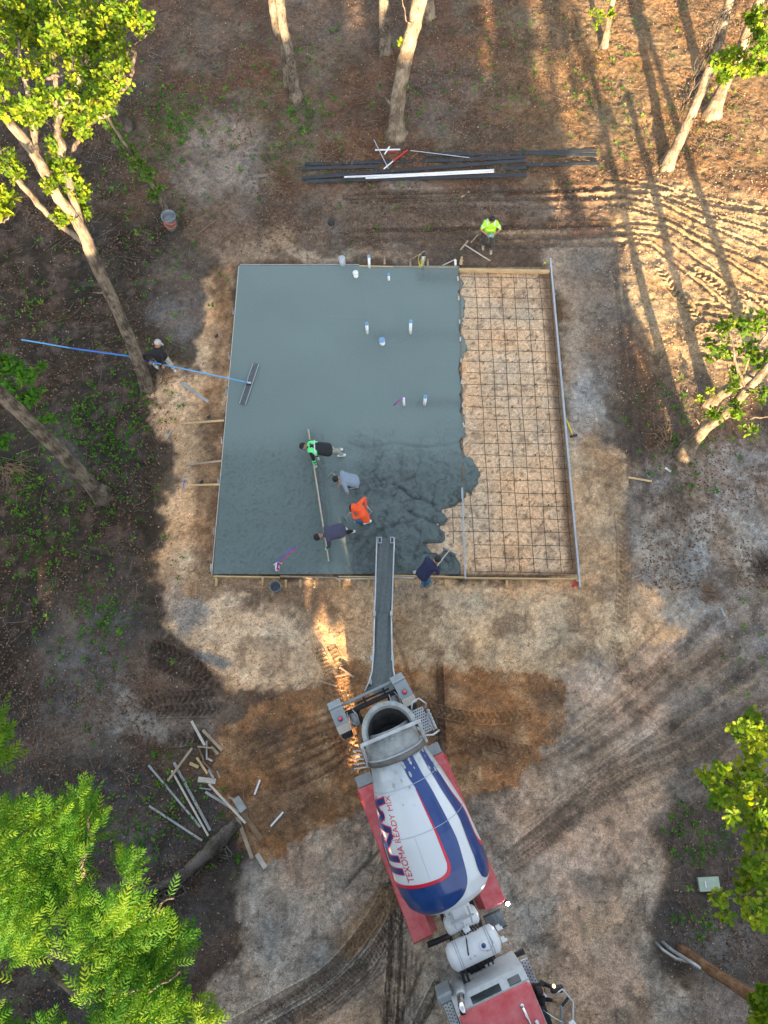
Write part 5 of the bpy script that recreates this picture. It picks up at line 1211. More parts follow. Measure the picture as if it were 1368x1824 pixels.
LUM = [((180, 415), (552, 857), .055, M_GREYW, 'long grey strip, upper edge of the fan of strips left of the log', .06), ((345, 452), (607, 920), .05, M_LIGHTW, 'pale strip crossing the tan board, ends at the log', .10),
       ((362, 395), (622, 882), .07, M_GREYW, 'grey board rightmost in the fan of strips above the log', .05), ((185, 706), (565, 955), .055, M_GREYW, 'grey strip lowest in the fan, reaching the log', .05),
       ((318, 528), (492, 292), .065, M_PINEW, 'tan board crossing over the tops of the grey strips', .14), ((488, 98), (583, 272), .07, M_LIGHTW, 'pale board at the top of the scrap heap', .08),
       ((565, 162), (707, 308), .08, M_PINEW, 'brown-tan board at the top right of the scrap heap', .07), ((596, 240), (596, 375), .04, M_GREYW, 'thin grey lath standing vertical in view in the heap', .10),
       ((530, 280), (640, 292), .045, M_PINEW, 'short tan lath lying level near the heap top', .12), ((540, 290), (575, 380), .045, M_DARKW, 'thin brown lath under the level tan lath', .05),
       ((525, 360), (602, 475), .06, M_PINE, 'yellow-tan piece in the middle of the heap', .09), ((475, 400), (538, 428), .085, M_PINE, 'short pointed yellow stake left of the heap', .04),
       ((630, 280), (680, 335), .06, M_PINEW, 'stubby tan offcut at the right of the heap top', .06), ((565, 385), (648, 470), .055, M_DARKW, 'brown lath parallel beside the yellow-tan piece', .05),
       ((610, 445), (645, 508), .06, M_GREYW, 'short grey offcut above the wide pale board', .10), ((535, 516), (660, 530), .14, M_LIGHTW, 'wide short pale board in the heap', .08),
       ((612, 548), (875, 830), .06, M_LIGHTW, 'long pale strip running down over the log end', .30), ((587, 607), (830, 752), .065, M_GREYW, 'grey strip crossing under the long pale strip', .24),
       ((545, 577), (630, 590), .035, M_GREYW, 'thin grey lath under the wide pale board', .05), ((600, 365), (637, 385), .05, M_LIGHTW, 'small pale block by the vertical grey lath', .07),
       ((803, 648), (862, 740), .20, M_GREYW, 'wide grey-brown board end at the log tip', .30), ((822, 705), (988, 945), .12, M_DARKW, 'wide brown board on the clay below the log tip', .22),
       ((815, 785), (922, 1083), .10, M_PINEW, 'long tan board pointing down the clay edge', .12), ((875, 690), (925, 812), .05, M_DARKW, 'thin brown lath right of the wide brown board', .08),
       ((858, 560), (862, 690), .03, M_DARKW, 'thinnest brown lath standing vertical in view at the log tip', .06), ((955, 1050), (1018, 1150), .13, M_LIGHTW, 'pale wide board end on the grey ground, lowest of the heap', .03),
       ((978, 520), (938, 626), .05, M_WHITE, 'short white stick alone on the clay', .04), ((1145, 750), (1056, 852), .05, M_WHITE, 'white stick alone nearer the clay lower edge', .04),
       ((670, 455), (690, 505), .05, M_PINEW, 'tiny tan offcut on the clay right of the heap', .04), ((750, 645), (815, 665), .05, M_PINEW, 'tan piece left of the wide grey-brown board end', .26),
       ((640, 300), (668, 345), .05, M_DARKW, 'tiny brown offcut at the heap top right', .05)]
for a, b, w_, m_, lb, z_ in LUM: lying('scrap_board', cx_(a), cx_(b), w_, .03, m_, lb, 'board', z_, SG)
for a, b, lb in (((605, 1188), (630, 1206), 'splintered scrap touching the crawler track on the clay edge'), ((575, 1215), (600, 1222), 'lowest splintered scrap left of the crawler track'), ((596, 1205), (622, 1200), 'splintered scrap between two others left of the crawler track')): lying('wood_splinter', a, b, .05, .025, M_PINEW, lb, 'splinter', .04, 'splinters by the crawler track')

# ------------------------------------------------------------------ screed board and hand tools
sb = empty('screed_board', P(566, 880, .12), 'long wooden screed board held by two bent workers on the wet slab', 'screed board')
MB().beam(P(548.5, 765, .22), P(585.5, 1001, .20), .045, .12, .006).build('straight_edge', M_PINEW, sb)
MB().beam(P(549.5, 765, .283), P(585.8, 1000, .263), .03, .008).build('light_edge', M_LIGHTW, sb)
bf = empty('bull_float', P(445, 684, .12), 'blue-poled bull float with a long grey blade on the smooth slab', 'float')
A_ = P(456, 648, .135); B_ = P(432, 720, .135)
MB().beam(A_, B_, .21, .012, .004).build('blade', mat('float_blade', (.13, .15, .16), .4, .6, var=.3), bf)
dd = (B_ - A_).normalized(); sd_ = Vector((-dd.y, dd.x, 0))
for s_ in (-1, 1): MB().beam(A_ + sd_ * .10 * s_ + Vector((0, 0, .012)), B_ + sd_ * .10 * s_ + Vector((0, 0, .012)), .02, .03, .004).build('rim', M_ALU, bf)
MB().beam(A_ * .5 + B_ * .5 + sd_ * -.08 + Vector((0, 0, .03)), A_ * .5 + B_ * .5 + sd_ * .08 + Vector((0, 0, .03)), .09, .04, .006).build('bracket', M_BLACK, bf)
pA = P(445, 682, .19); pB = P(280, 647, .98); dv = (pB - pA); L_ = dv.length; dv.normalize()
s1 = pA + dv * 1.2; s2 = pA + dv * (L_ + 1.1); s3 = s2 + dv * 2.2; s4 = P(38, 606, 1.75)
MB().tube([pA, s1, pB], .024, 9).build('pole_section', M_BLUE2, bf); MB().tube([pB, P(232, 635, 1.18), P(125, 620, 1.5)], .026, 9).build('pole_section', M_BLUE, bf); MB().tube([P(125, 620, 1.5), P(80, 612, 1.62), P(38, 605, 1.75)], .022, 9).build('pole_section', M_BLUE2, bf)
MB().cyl(pA - dv * .05, pA + dv * .1, .035, n=8).build('pole_joint', M_ALU, bf)
def hand_rake(name, tip, butt, zt, zb, blade_a, blade_b, label):
    e = empty(name, P(*tip, zt), label, 'rake'); A_ = P(*tip, zt); B_ = P(*butt, zb)
    MB().tube([A_, B_], .018, 8).build('handle', M_LIGHTW, e)
    a_ = P(*blade_a, .14); b_ = P(*blade_b, .14); MB().beam(a_, b_, .03, .13, .004).build('blade', M_CEMENT, e); MB().tube([(a_ + b_) / 2 + Vector((0, 0, .05)), A_], .012, 6).build('neck', M_STEEL, e)
    return e
hand_rake('concrete_rake', (594, 843), (616, 872), .35, 1.0, (584, 851), (596, 836), 'concrete rake of the worker in the grey shirt')
hand_rake('concrete_rake', (617, 923), (629, 905), .35, 1.15, (612, 918), (620, 930), 'concrete rake of the worker in the orange hoodie')
hand_rake('concrete_rake', (799, 982), (776, 1011), .3, 1.15, (789, 976), (813, 989), 'concrete rake of the worker in the navy jacket')
hand_rake('concrete_rake', (662, 912), (652, 899), .5, 1.0, (664, 911), (658, 916), 'white-handled rake behind the worker in the orange hoodie')
lying('trowel', (736, 1020), (750, 1017), .10, .02, M_ALU, 'steel hand float on the front board beside the navy jacket', 'trowel', .17)
# ------------------------------------------------------------------ concrete mixer truck; its own frame: +x forward, +y its left, z up
TA = math.radians(-67.8)
TK = empty('mixer_truck', (.08, .78, 0), 'red and white concrete mixer truck with blue striped drum backed to the slab', 'concrete truck', rz=TA)
M_TRED = mat('truck_red', (.52, .035, .045), .42, var=.12, scale=3, col2=(.62, .17, .18), coat=.2); M_TREDD = mat('dusty_red', (.42, .05, .06), .6, var=.2, scale=4, col2=(.52, .17, .17))
M_TWH = mat('drum_white', (.66, .70, .73), .32, var=.06, scale=1.5, col2=(.78, .80, .82), coat=.4); M_NAVY = mat('drum_navy', (.012, .040, .17), .3, var=.2, scale=2, col2=(.02, .065, .24), coat=.6); M_DRED = mat('drum_red', (.66, .02, .05), .35, var=.05, coat=.4)
M_CHAS = mat('chassis_black', (.022, .024, .027), .6, var=.3); M_TGREY = mat('truck_grey', (.22, .26, .285), .6, var=.25, scale=5, col2=(.30, .33, .35)); M_TLG = mat('light_grey_paint', (.42, .45, .47), .5, var=.2, scale=4)
M_TYRE = mat('tyre', (.022, .024, .028), .85, var=.3, scale=10); M_GLASS = mat('dark_glass', (.012, .02, .022), .12, var=.2, spec=.7); M_CW = mat('tank_white', (.72, .76, .79), .35, var=.05, coat=.3)
M_COL = mat('cement_crust', (.20, .23, .235), .75, var=.3, scale=4, col2=(.40, .43, .43), bump=.3); M_HOPIN = mat('hopper_inside', (.012, .016, .022), .7, var=.5, scale=5, col2=(.07, .065, .06), bump=.3)
M_CHROME = mat('chrome', (.7, .72, .74), .15, 1.0, var=.05)
def tb(mbx, name, m, parent=TK, label=None):
    o = mbx.build(name, m, parent, rel=False)
    if label: o['label'] = label
    return o
# chassis
c = MB()
for y_ in (-.42, .38): c.box((3.6, y_, .95), (8.2, .09, .26))
for x_ in (.2, 1.5, 3, 4.4, 5.6, 7): c.box((x_, -.02, .93), (.1, .8, .2))
tb(c, 'chassis', M_CHAS)
def wheel(x_, y_, w_=.28, r=.5, z=.5, name='wheel'):
    e = MB().lathe([(-w_ / 2, r * .62), (-w_ / 2, r * .9), (-w_ / 2 + .03, r), (w_ / 2 - .03, r), (w_ / 2, r * .9), (w_ / 2, r * .62)], (x_, y_, z), (0, 1, 0), 28)
    o = tb(e, name, M_TYRE)
    s = 1 if y_ > 0 else -1
    o2 = MB().lathe([(s * w_ * .3, .001), (s * w_ * .3, r * .3), (s * w_ * .05, r * .4), (s * w_ * .5, r * .62), (-s * w_ * .5, r * .62)], (x_, y_, z), (0, 1, 0), 20).build('rim', M_CW, o, rel=False)
    for k in range(8):
        a = k * math.pi / 4; MB().cyl((x_ + math.cos(a) * r * .22, y_ + s * w_ * .3, z + math.sin(a) * r * .22), (x_ + math.cos(a) * r * .22, y_ + s * (w_ * .3 + .03), z + math.sin(a) * r * .22), .02, n=6).build('lug_nut', M_CHROME, o, rel=False)
    return o
for x_ in (1.75, 3.1):
    for y_ in (-1.0, .92): wheel(x_, y_, .5)
wheel(4.3, -1.02, .28, .42, .55); wheel(4.3, .95, .28, .42, .55); wheel(7.4, -1.0); wheel(7.4, .98)
# fenders
for s, y0, y1, lb in ((-1, -1.27, -.80, 'right hand fender'), (1, .62, 1.13, 'left hand fender')):
    x0, x1 = (1.08, 4.86); prof = [(x0, .95), (x0 + .04, 1.42), (x0 + .30, 1.52), (x1 - .05, 1.52), (x1, 1.44), (x1, 1.25)]
    m = MB(); vs = []; 
    for (a, z_) in prof: vs += [(a, y0, z_), (a, y1, z_)]
    for (a, z_) in prof: vs += [(a, y0, z_ - .03), (a, y1, z_ - .03)]
    n_ = len(prof); fs = []
    for i in range(n_ - 1):
        fs.append([2 * i, 2 * i + 2, 2 * i + 3, 2 * i + 1]); q = 2 * n_; fs.append([q + 2 * i, q + 2 * i + 1, q + 2 * i + 3, q + 2 * i + 2])
        fs.append([2 * i, q + 2 * i, q + 2 * i + 2, 2 * i + 2]); fs.append([2 * i + 1, 2 * i + 3, q + 2 * i + 3, q + 2 * i + 1])
    m.add(vs, fs); f_ = tb(m, 'fender', M_TRED)
    yi = y1 if s < 0 else y0; yo = yi + (.16 if s < 0 else -.16)
    v = [(x0 + .3, yi, 1.518), (x1 - .05, yi, 1.518), (x1 - .05, yo, 1.25), (x0 + .3, yo, 1.25)]
    MB().add(v, [[0, 1, 2, 3] if s < 0 else [0, 3, 2, 1]]).build('inner_flap', M_TREDD, f_, rel=False)
    MB().beam((x0 + .02, (y0 + y1) / 2, 1.40), (x0 - .26, (y0 + y1) / 2, 1.30), abs(y1 - y0) * .9, .03, .005).build('mud_flap', M_TGREY, f_, rel=False)
    ye = y0 if s < 0 else y1; MB().beam((x0 + .1, ye, 1.46), (x1, ye, 1.46), .03, .07, .01).build('edge_trim', M_DRED, f_, rel=False)
    for k in range(3): MB().box((x0 + .12 + k * .05, ye + s * .02, 1.44), (.035, .03, .04), 0, .008).build('marker_light', mat('lens_red', (.7, .02, .02), .2), f_, rel=False)
# drum
PROF = [(.60, .64), (.75, .70), (1.4, .87), (2.3, 1.055), (2.4, 1.07), (3.2, 1.12), (3.6, 1.10), (3.88, 1.03), (4.02, .91), (4.08, .74), (4.11, .4), (4.12, 0.01)]
PT = np.array(PROF); SLO = -.23; NRM = math.hypot(1, SLO)
def DR(t_, ph, off=0.0):
    r = float(np.interp(t_, PT[:, 0], PT[:, 1])) + off; zc = 3.0 + SLO * (t_ - .6)
    return Vector((t_ + r * math.cos(ph) * (-SLO) / NRM, -.03 + r * math.sin(ph), zc + r * math.cos(ph) / NRM))
m = MB(); NS = 96; ts_ = sorted(set(list(np.linspace(.6, 3.85, 34)) + [p[0] for p in PROF] + [3.95, 4.05, 4.1]))
for t_ in ts_:
    for j in range(NS): m.v.append(DR(t_, -2 * math.pi * j / NS))
for i in range(len(ts_) - 1):
    for j in range(NS): m.f.append([i * NS + j, (i + 1) * NS + j, (i + 1) * NS + (j + 1) % NS, i * NS + (j + 1) % NS]); m.sm.append(True)
# dusty white paint: cement haze towards the mouth
dm = mat('drum_paint', (.60, .66, .70), .35, var=.1, coat=.35); t = dm.node_tree; b = t.nodes['Principled BSDF']
tc = t.nodes.new('ShaderNodeTexCoord'); sp = t.nodes.new('ShaderNodeSeparateXYZ'); t.links.new(tc.outputs['Object'], sp.inputs[0])
nn = t.nodes.new('ShaderNodeTexNoise'); nn.inputs['Scale'].default_value = 2.6; nn.inputs['Detail'].default_value = 7; nn.inputs['Roughness'].default_value = .65; t.links.new(tc.outputs['Object'], nn.inputs['Vector'])
mr = t.nodes.new('ShaderNodeMapRange'); mr.inputs[1].default_value = 2.2; mr.inputs[2].default_value = .5; t.links.new(sp.outputs[0], mr.inputs[0])
mu = t.nodes.new('ShaderNodeMath'); mu.operation = 'MULTIPLY'; t.links.new(mr.outputs[0], mu.inputs[0]); t.links.new(nn.outputs[0], mu.inputs[1])
ad = t.nodes.new('ShaderNodeMapRange'); ad.inputs[1].default_value = .12; ad.inputs[2].default_value = .5; t.links.new(mu.outputs[0], ad.inputs[0])
mx = t.nodes.new('ShaderNodeMix'); mx.data_type = 'RGBA'; mx.inputs['A'].default_value = (.66, .71, .75, 1); mx.inputs['B'].default_value = (.30, .36, .40, 1)
t.links.new(ad.outputs[0], mx.inputs['Factor']); t.links.new(mx.outputs['Result'], b.inputs['Base Color'])
drum = tb(m, 'drum', dm)
def drum_patch(name, polys, material, off, step=.07, label=None):
    bm = bmesh.new()
    for poly in polys:
        vs = [bm.verts.new((p[0], p[1], 0)) for p in poly]; bm.faces.new(vs)
    bmesh.ops.triangulate(bm, faces=bm.faces[:])
    return finish_patch(name, bm, material, off, step, label)
def finish_patch(name, bm, material, off, step, label=None):
    for _ in range(7):
        es = [e for e in bm.edges if e.calc_length() > step]
        if not es: break
        bmesh.ops.subdivide_edges(bm, edges=es, cuts=1); bmesh.ops.triangulate(bm, faces=[f for f in bm.faces if len(f.verts) > 3])
    for v in bm.verts: v.co = DR(v.co.x, v.co.y, off)
    me = bpy.data.meshes.new(name); bm.to_mesh(me); bm.free()
    for p in me.polygons: p.use_smooth = True
    o = link_mesh(name, me, material, drum)
    if label: o['label'] = label
    return o
def dens(pts, k=8):
    return [(p[0], p[1]) for p in catmull([(a, b) for a, b in pts], k)]
def ln(a, b, n=40): return [(a[0] + (b[0] - a[0]) * i / n, a[1] + (b[1] - a[1]) * i / n) for i in range(n)]
rt = dens([(.70, .46), (1.13, .46), (1.6, .50), (2.3, .51), (2.7, .52), (3.15, .46), (3.5, .40), (3.72, .26), (3.84, .06), (3.95, -.3), (3.99, -.7), (4.0, -1.2), (4.0, -1.75)])
lf = dens([(3.30, -1.75), (3.30, -1.1), (3.30, -.6), (3.29, -.25), (3.27, -.02), (3.22, .10), (3.08, .17), (2.9, .18), (2.26, .17), (1.88, .15), (1.36, .11), (1.04, .03), (.70, 0)])
drum_patch('navy_stripe', [rt + lf], M_NAVY, .008)
lr = dens([(3.22, -1.75), (3.22, -1.1), (3.22, -.6), (3.215, -.27), (3.20, -.07), (3.14, .05), (3.02, .11), (2.88, .12), (2.26, .125), (1.88, .115), (1.36, .095)])
drum_patch('red_edge', [[p for p in lr] + [(1.36, .2), (2.26, .3), (2.9, .3), (3.3, .25), (3.45, 0), (3.45, -.6), (3.45, -1.75)]], M_DRED, .004)
l2 = dens([(.74, .78), (1.1, .75), (1.56, .76), (2.27, .82), (2.83, .77), (3.27, .75), (3.5, .74), (3.68, .80), (3.80, .95), (3.84, 1.15), (3.84, 1.8)])
r2 = dens([(3.30, 1.8), (3.28, 1.4), (3.2, 1.2), (3.05, 1.13), (2.82, 1.12), (2.3, 1.16), (1.83, 1.07), (1.26, 1.05), (.87, 1.07), (.74, 1.09)])
drum_patch('navy_stripe', [l2 + r2], M_NAVY, .008)
drum_patch('red_edge', [dens([(3.22, 1.8), (3.20, 1.45), (3.1, 1.25), (2.95, 1.18), (2.82, 1.17), (2.3, 1.21), (1.83, 1.11), (1.4, 1.07)]) + [(1.4, 1.0), (2.3, 1.05), (3.0, 1.05), (3.4, 1.1), (3.5, 1.5), (3.5, 1.8)]], M_DRED, .004)
def text_on_drum(txt, t0, t1, ph0, ph1, material, off, bold, name, label, spacing=1.0, shear=0):
    cu = bpy.data.curves.new(name, 'FONT'); cu.body = txt; cu.offset = bold; cu.space_character = spacing; cu.shear = shear
    o = bpy.data.objects.new(name, cu); COL.objects.link(o); dg = bpy.context.evaluated_depsgraph_get()
    me = bpy.data.meshes.new_from_object(o.evaluated_get(dg)); bpy.data.objects.remove(o)
    bm = bmesh.new(); bm.from_mesh(me)
    x0 = text_on_drum.box[0] if bold_keep else min(v.co.x for v in bm.verts)
    xs_ = [v.co.x for v in bm.verts]; ys_ = [v.co.y for v in bm.verts]
    if not bold_keep: text_on_drum.box = (min(xs_), max(xs_), min(ys_), max(ys_))
    a, b_, c_, d_ = text_on_drum.box
    for v in bm.verts: v.co = Vector((t0 + (v.co.x - a) / (b_ - a) * (t1 - t0), ph0 + (v.co.y - c_) / (d_ - c_) * (ph1 - ph0), 0))
    bmesh.ops.reverse_faces(bm, faces=bm.faces[:]) if (t1 - t0) * (ph1 - ph0) < 0 else None
    return finish_patch(name, bm, material, off, .05, label)
bold_keep = False
text_on_drum('TEXOMA READY MIX', 3.15, 1.30, -.655, -.82, M_DRED, .009, .0, 'lettering', 'red lettering TEXOMA READY MIX', 1.02)
# the big TRM letters, drawn as strokes: navy with a red outline.  u runs along the word (0..1), v up the letter (0..1)
def strokes(polys, wdt):
    out_ = []
    for pl in polys:
        for i in range(len(pl) - 1):
            (x0, y0), (x1, y1) = pl[i], pl[i + 1]; dx, dy = x1 - x0, y1 - y0; L_ = math.hypot(dx, dy); dx /= L_; dy /= L_
            e0 = wdt * .5; x0e, y0e, x1e, y1e = x0 - dx * e0, y0 - dy * e0, x1 + dx * e0, y1 + dy * e0
            nx_, ny_ = -dy * wdt / 2, dx * wdt / 2
            out_.append([(x0e + nx_, y0e + ny_), (x1e + nx_, y1e + ny_), (x1e - nx_, y1e - ny_), (x0e - nx_, y0e - ny_)])
    return out_
S_TRM = [[(0.0, .70), (.62, .70)], [(.20, .0), (.20, .62)],                    # T
         [(.48, .0), (.48, .40)], [(.62, .70), (.86, .66), (.90, .50), (.80, .38), (.48, .38)], [(.70, .36), (.98, .0)],   # R
         [(1.10, .0), (1.18, .68), (1.40, .20), (1.62, .68), (1.72, .0)]]     # M
def trm(wdt, off, material, name, label=None):
    ps = [[(3.12 - u_ * 1.0, -.915 - v_ * .80) for (u_, v_) in poly] for poly in strokes(S_TRM, wdt)]
    o_all = []
    for i, p_ in enumerate(ps):
        a = sum(p_[k][0] * p_[(k + 1) % 4][1] - p_[(k + 1) % 4][0] * p_[k][1] for k in range(4))
        if a < 0: p_ = p_[::-1]
        o_all.append(p_)
    bm = bmesh.new()
    for k, p_ in enumerate(o_all):
        vs = [bm.verts.new((q[0], q[1], 0)) for q in p_]; bm.faces.new(vs)
    bmesh.ops.triangulate(bm, faces=bm.faces[:])
    return finish_patch(name, bm, material, off, .06, label)
trm(.165, .010, M_DRED, 'letter_outline', 'red outline of the large TRM letters'); trm(.115, .014, M_NAVY, 'lettering', 'navy TRM letters')
sm_ = mat('seam_grey', (.36, .42, .46), .5, var=.1)
for t_ in (1.24, 2.23): drum_patch('weld_seam', [ln((t_, -1.9), (t_, 1.9), 60) + ln((t_ + .012, 1.9), (t_ + .012, -1.9), 60)], sm_, .011)
for a, b_, ph in ((.7, 1.24, -.20), (1.24, 2.23, -1.25), (2.25, 3.2, -.32), (2.25, 3.2, -.83), (1.25, 2.2, .95)): drum_patch('weld_seam', [ln((a, ph), (b_, ph), 20) + ln((b_, ph + .008), (a, ph + .008), 20)], sm_, .003)
M_SPLAT = mat('dried_cement', (.30, .34, .35), .85, var=.3, scale=14, col2=(.46, .49, .48), bump=.4)
for k in range(26):
    t0 = .72 + 1.1 * random.random() ** 1.8; p0 = random.uniform(-1.3, 1.3); r_0 = random.uniform(.012, .06)
    drum_patch('cement_splatter', [[(t0 + r_0 * random.uniform(.6, 1.6) * math.cos(a * math.pi / 5), p0 + r_0 * random.uniform(.5, 1.1) * math.sin(a * math.pi / 5)) for a in range(10)]], M_SPLAT, .018)
# roller ring, collar and charge hopper
AX = Vector((1, 0, SLO)).normalized(); O6 = Vector((.6, -.03, 3.0))
def ringpt(prof, n=64): return MB().lathe(prof, O6, AX, n)
tb(ringpt([(-.02, .60), (-.02, .735), (.10, .745), (.13, .68), (.13, .60)]), 'roller_ring', mat('ring_rust', (.10, .095, .09), .6, .4, var=.4, scale=3, col2=(.20, .19, .18)))
tb(ringpt([(-.05, .60), (-.05, .70), (-.02, .73), (-.02, .60)]), 'ring_face', M_TLG)
tb(ringpt([(-.60, .52), (-.60, .60), (-.3, .66), (-.04, .66)]), 'collar', M_COL)
hp = MB(); nS = 40; rimz = 3.72
def hopper_ring(x0, rx, ry, z_, flat):
    o_ = []
    for k in range(nS + 1):
        a = math.pi * k / nS; o_.append(Vector((x0 - rx * math.sin(a), .0 - ry * math.cos(a), z_)))
    return o_
def loft(rings, mbx, closed=True, rev=False):
    n_ = len(rings[0]); vs = [v for r_ in rings for v in r_]; fs = []
    for i in range(len(rings) - 1):
        for j in range(n_ if closed else n_ - 1):
            f = [i * n_ + j, i * n_ + (j + 1) % n_, (i + 1) * n_ + (j + 1) % n_, (i + 1) * n_ + j]; fs.append(f[::-1] if rev else f)
    mbx.add(vs, fs, False)
R_out = [hopper_ring(.17, .66, .64, 3.55, 0), hopper_ring(.17, .68, .66, 3.75, 0), hopper_ring(.17, .58, .56, 3.76, 0), hopper_ring(.17, .50, .50, 3.50, 0)]
loft(R_out, hp); tb(hp, 'hopper_rim', M_COL)
h2 = MB(); loft([hopper_ring(.168, .585, .565, 3.70, 0), hopper_ring(.19, .42, .44, 3.35, 0), hopper_ring(.26, .25, .30, 3.0, 0), hopper_ring(.30, .05, .06, 2.95, 0)], h2); tb(h2, 'hopper_inside', M_HOPIN)
h3 = MB(); loft([hopper_ring(.17, .66, .64, 3.56, 0), hopper_ring(.18, .45, .50, 3.05, 0), hopper_ring(.2, .40, .42, 2.7, 0)], h3); tb(h3, 'hopper_shell', M_COL)
tb(MB().beam((.22, -.76, 3.72), (.22, .74, 3.74), .085, .16, .01), 'hopper_bar', M_TLG)
tb(MB().beam((.27, -.2, 3.71), (.27, .12, 3.71), .06, .1, .02).box((.34, -.02, 3.70), (.10, .12, .08), 0, .02), 'hopper_latch', M_COL)
for y_ in (-.74, .70):
    tb(MB().beam((.24, y_, 3.70), (.66, y_ * 1.02, 3.0), .08, .08, .01).beam((.66, y_ * 1.02, 3.0), (.75, y_ * .8, 1.1), .12, .12, .01), 'support_post', M_TLG)
    tb(MB().beam((.3, y_, 3.2), (-.1, y_ * .7, 1.8), .07, .07, .01), 'brace', M_CHAS)
for k in range(5): tb(MB().beam((.30 + k * .1, -.82, 2.6 + .1 * k), (.22 + k * .1, -1.0 - .03 * k, 2.5 + .05 * k), .03, .02), 'hose_hook', M_TLG)
# booster axle, folded up behind
def booster(y_, ang, label):
    R_ = Matrix.Rotation(ang, 3, 'Z'); c_ = Vector((-.62, y_, 2.05))
    def L_(v): return c_ + R_ @ Vector(v)
    wl = MB().lathe([(-.13, .2), (-.14, .40), (-.11, .44), (.11, .44), (.14, .40), (.13, .2)], L_((.05, 0, 0)), R_ @ Vector((0, 1, 0)), 30)
    o = tb(wl, 'booster_wheel', M_TYRE, label=label)
    for k in range(4):
        q = MB().lathe([(-.012, .436), (-.012, .455), (.012, .455), (.012, .436)], L_((.05, -.075 + .05 * k, 0)), R_ @ Vector((0, 1, 0)), 30); q.build('tread_rib', mat('tread', (.07, .085, .10), .8), o, rel=False)
    MB().lathe([(-.1, .001), (-.1, .2), (.1, .2), (.1, .001)], L_((.05, 0, 0)), R_ @ Vector((0, 1, 0)), 20).build('rim', M_TLG, o, rel=False)
    prof = [(-.50, .10), (-.46, .34), (-.22, .50), (.20, .52), (.36, .47)]
    m = MB(); vs = []
    for dz in (0, -.03):
        for (a, z_) in prof: vs += [L_((a, -.17, z_ + dz)), L_((a, .17, z_ + dz))]
    n_ = len(prof); fs = []
    for i in range(n_ - 1):
        q = 2 * n_; fs += [[2 * i, 2 * i + 2, 2 * i + 3, 2 * i + 1], [q + 2 * i, q + 2 * i + 1, q + 2 * i + 3, q + 2 * i + 2], [2 * i, q + 2 * i, q + 2 * i + 2, 2 * i + 2], [2 * i + 1, 2 * i + 3, q + 2 * i + 3, q + 2 * i + 1]]
    fs += [[0, 1, 2 * n_ + 1, 2 * n_], [2 * n_ - 2, 4 * n_ - 2, 4 * n_ - 1, 2 * n_ - 1]]
    m.add(vs, fs); f_ = tb(m, 'booster_fender', M_TGREY)
    MB().box(L_((.27, 0, .515)), (.20, .345, .012), R_ @ Matrix.Rotation(.28, 3, 'Y')).build('worn_patch', M_LIGHTW, f_, rel=False)
    MB().cyl(L_((.02, 0, .515)), L_((.02, 0, .545)), .062, n=18).build('reflector_base', M_CHAS, f_, rel=False); MB().cyl(L_((.02, 0, .545)), L_((.02, 0, .56)), .048, n=18).build('reflector', mat('reflector_pink', (.75, .08, .14), .3), f_, rel=False)
    MB().box(L_((-.3, 0, .475)), (.02, .35, .05), R_ @ Matrix.Rotation(-.5, 3, 'Y')).build('fold', M_TLG, f_, rel=False)
    return L_
bL = booster(-1.02, .04, 'booster wheel on the truck right side'); bR = booster(.72, .10, 'booster wheel on the truck left side')
tb(MB().beam((-.92, -.86, 2.25), (-.98, .56, 2.28), .07, .08, .01), 'booster_bar', M_TGREY); tb(MB().beam((-.70, -.88, 2.05), (-.74, .56, 2.08), .12, .14, .02), 'booster_axle', M_CHAS)
tb(MB().beam((-.84, -.5, 2.12), (-.86, .4, 2.15), .05, .05, .01).beam((-.98, -.3, 2.2), (-.7, -.28, 2.1), .05, .05).beam((-.98, .25, 2.2), (-.7, .27, 2.1), .05, .05), 'booster_linkage', M_CHAS)
for s, y_ in ((-1, -.72), (1, .44)):
    tb(MB().cyl((-.62, y_, 2.1), (-.34, y_, 2.2), .09, n=14), 'air_chamber', M_TGREY)
    tb(MB().tube([(-.7, y_ - .1, 2.3), (-.5, y_ - .12, 2.5), (-.34, y_, 2.42), (-.3, y_ + .06, 2.2)], .014, 6), 'air_hose', M_TLG); tb(MB().tube([(-.72, y_ + .05, 2.3), (-.55, y_ + .12, 2.45), (-.3, y_ + .1, 2.3)], .012, 6), 'air_hose', M_TLG)
    tb(MB().beam((-.7, y_ * .75, 2.0), (.5, y_ * .8, 1.3), .1, .12, .01), 'booster_arm', M_CHAS)
# platform with rail
pf = tb(MB().box((.20, .86, 2.42), (.62, .30, .03), 0, .004), 'platform', M_TLG)
for i in range(9):
    for j in range(5):
        if (i + j) % 1 == 0: MB().cyl((-.06 + .065 * i, .745 + .055 * j + (.027 if i % 2 else 0), 2.436), (-.06 + .065 * i, .745 + .055 * j + (.027 if i % 2 else 0), 2.4375), .019, n=6).build('grip_hole', M_CHAS, pf, rel=False)
tb(MB().tube([(-.05, .66, 2.9), (-.28, .78, 2.95), (-.30, .96, 2.95), (-.12, 1.08, 2.92), (-.05, 1.06, 2.5)], .022, 8), 'handrail', M_ALU)
tb(MB().tube([(.0, .66, 2.95), (.35, .66, 2.9), (.56, .76, 2.85), (.62, .95, 2.85), (.58, 1.14, 2.8), (.56, 1.14, 2.4)], .026, 8), 'handrail', M_ALU)
tb(MB().beam((.0, 1.09, 2.46), (.52, 1.11, 2.46), .06, .09, .01), 'platform_edge', M_TLG)
for k in range(5): tb(MB().box((.04 + .1 * k, 1.11, 2.52), (.05, .05, .05), 0, .012), 'grip_tooth', M_TLG)
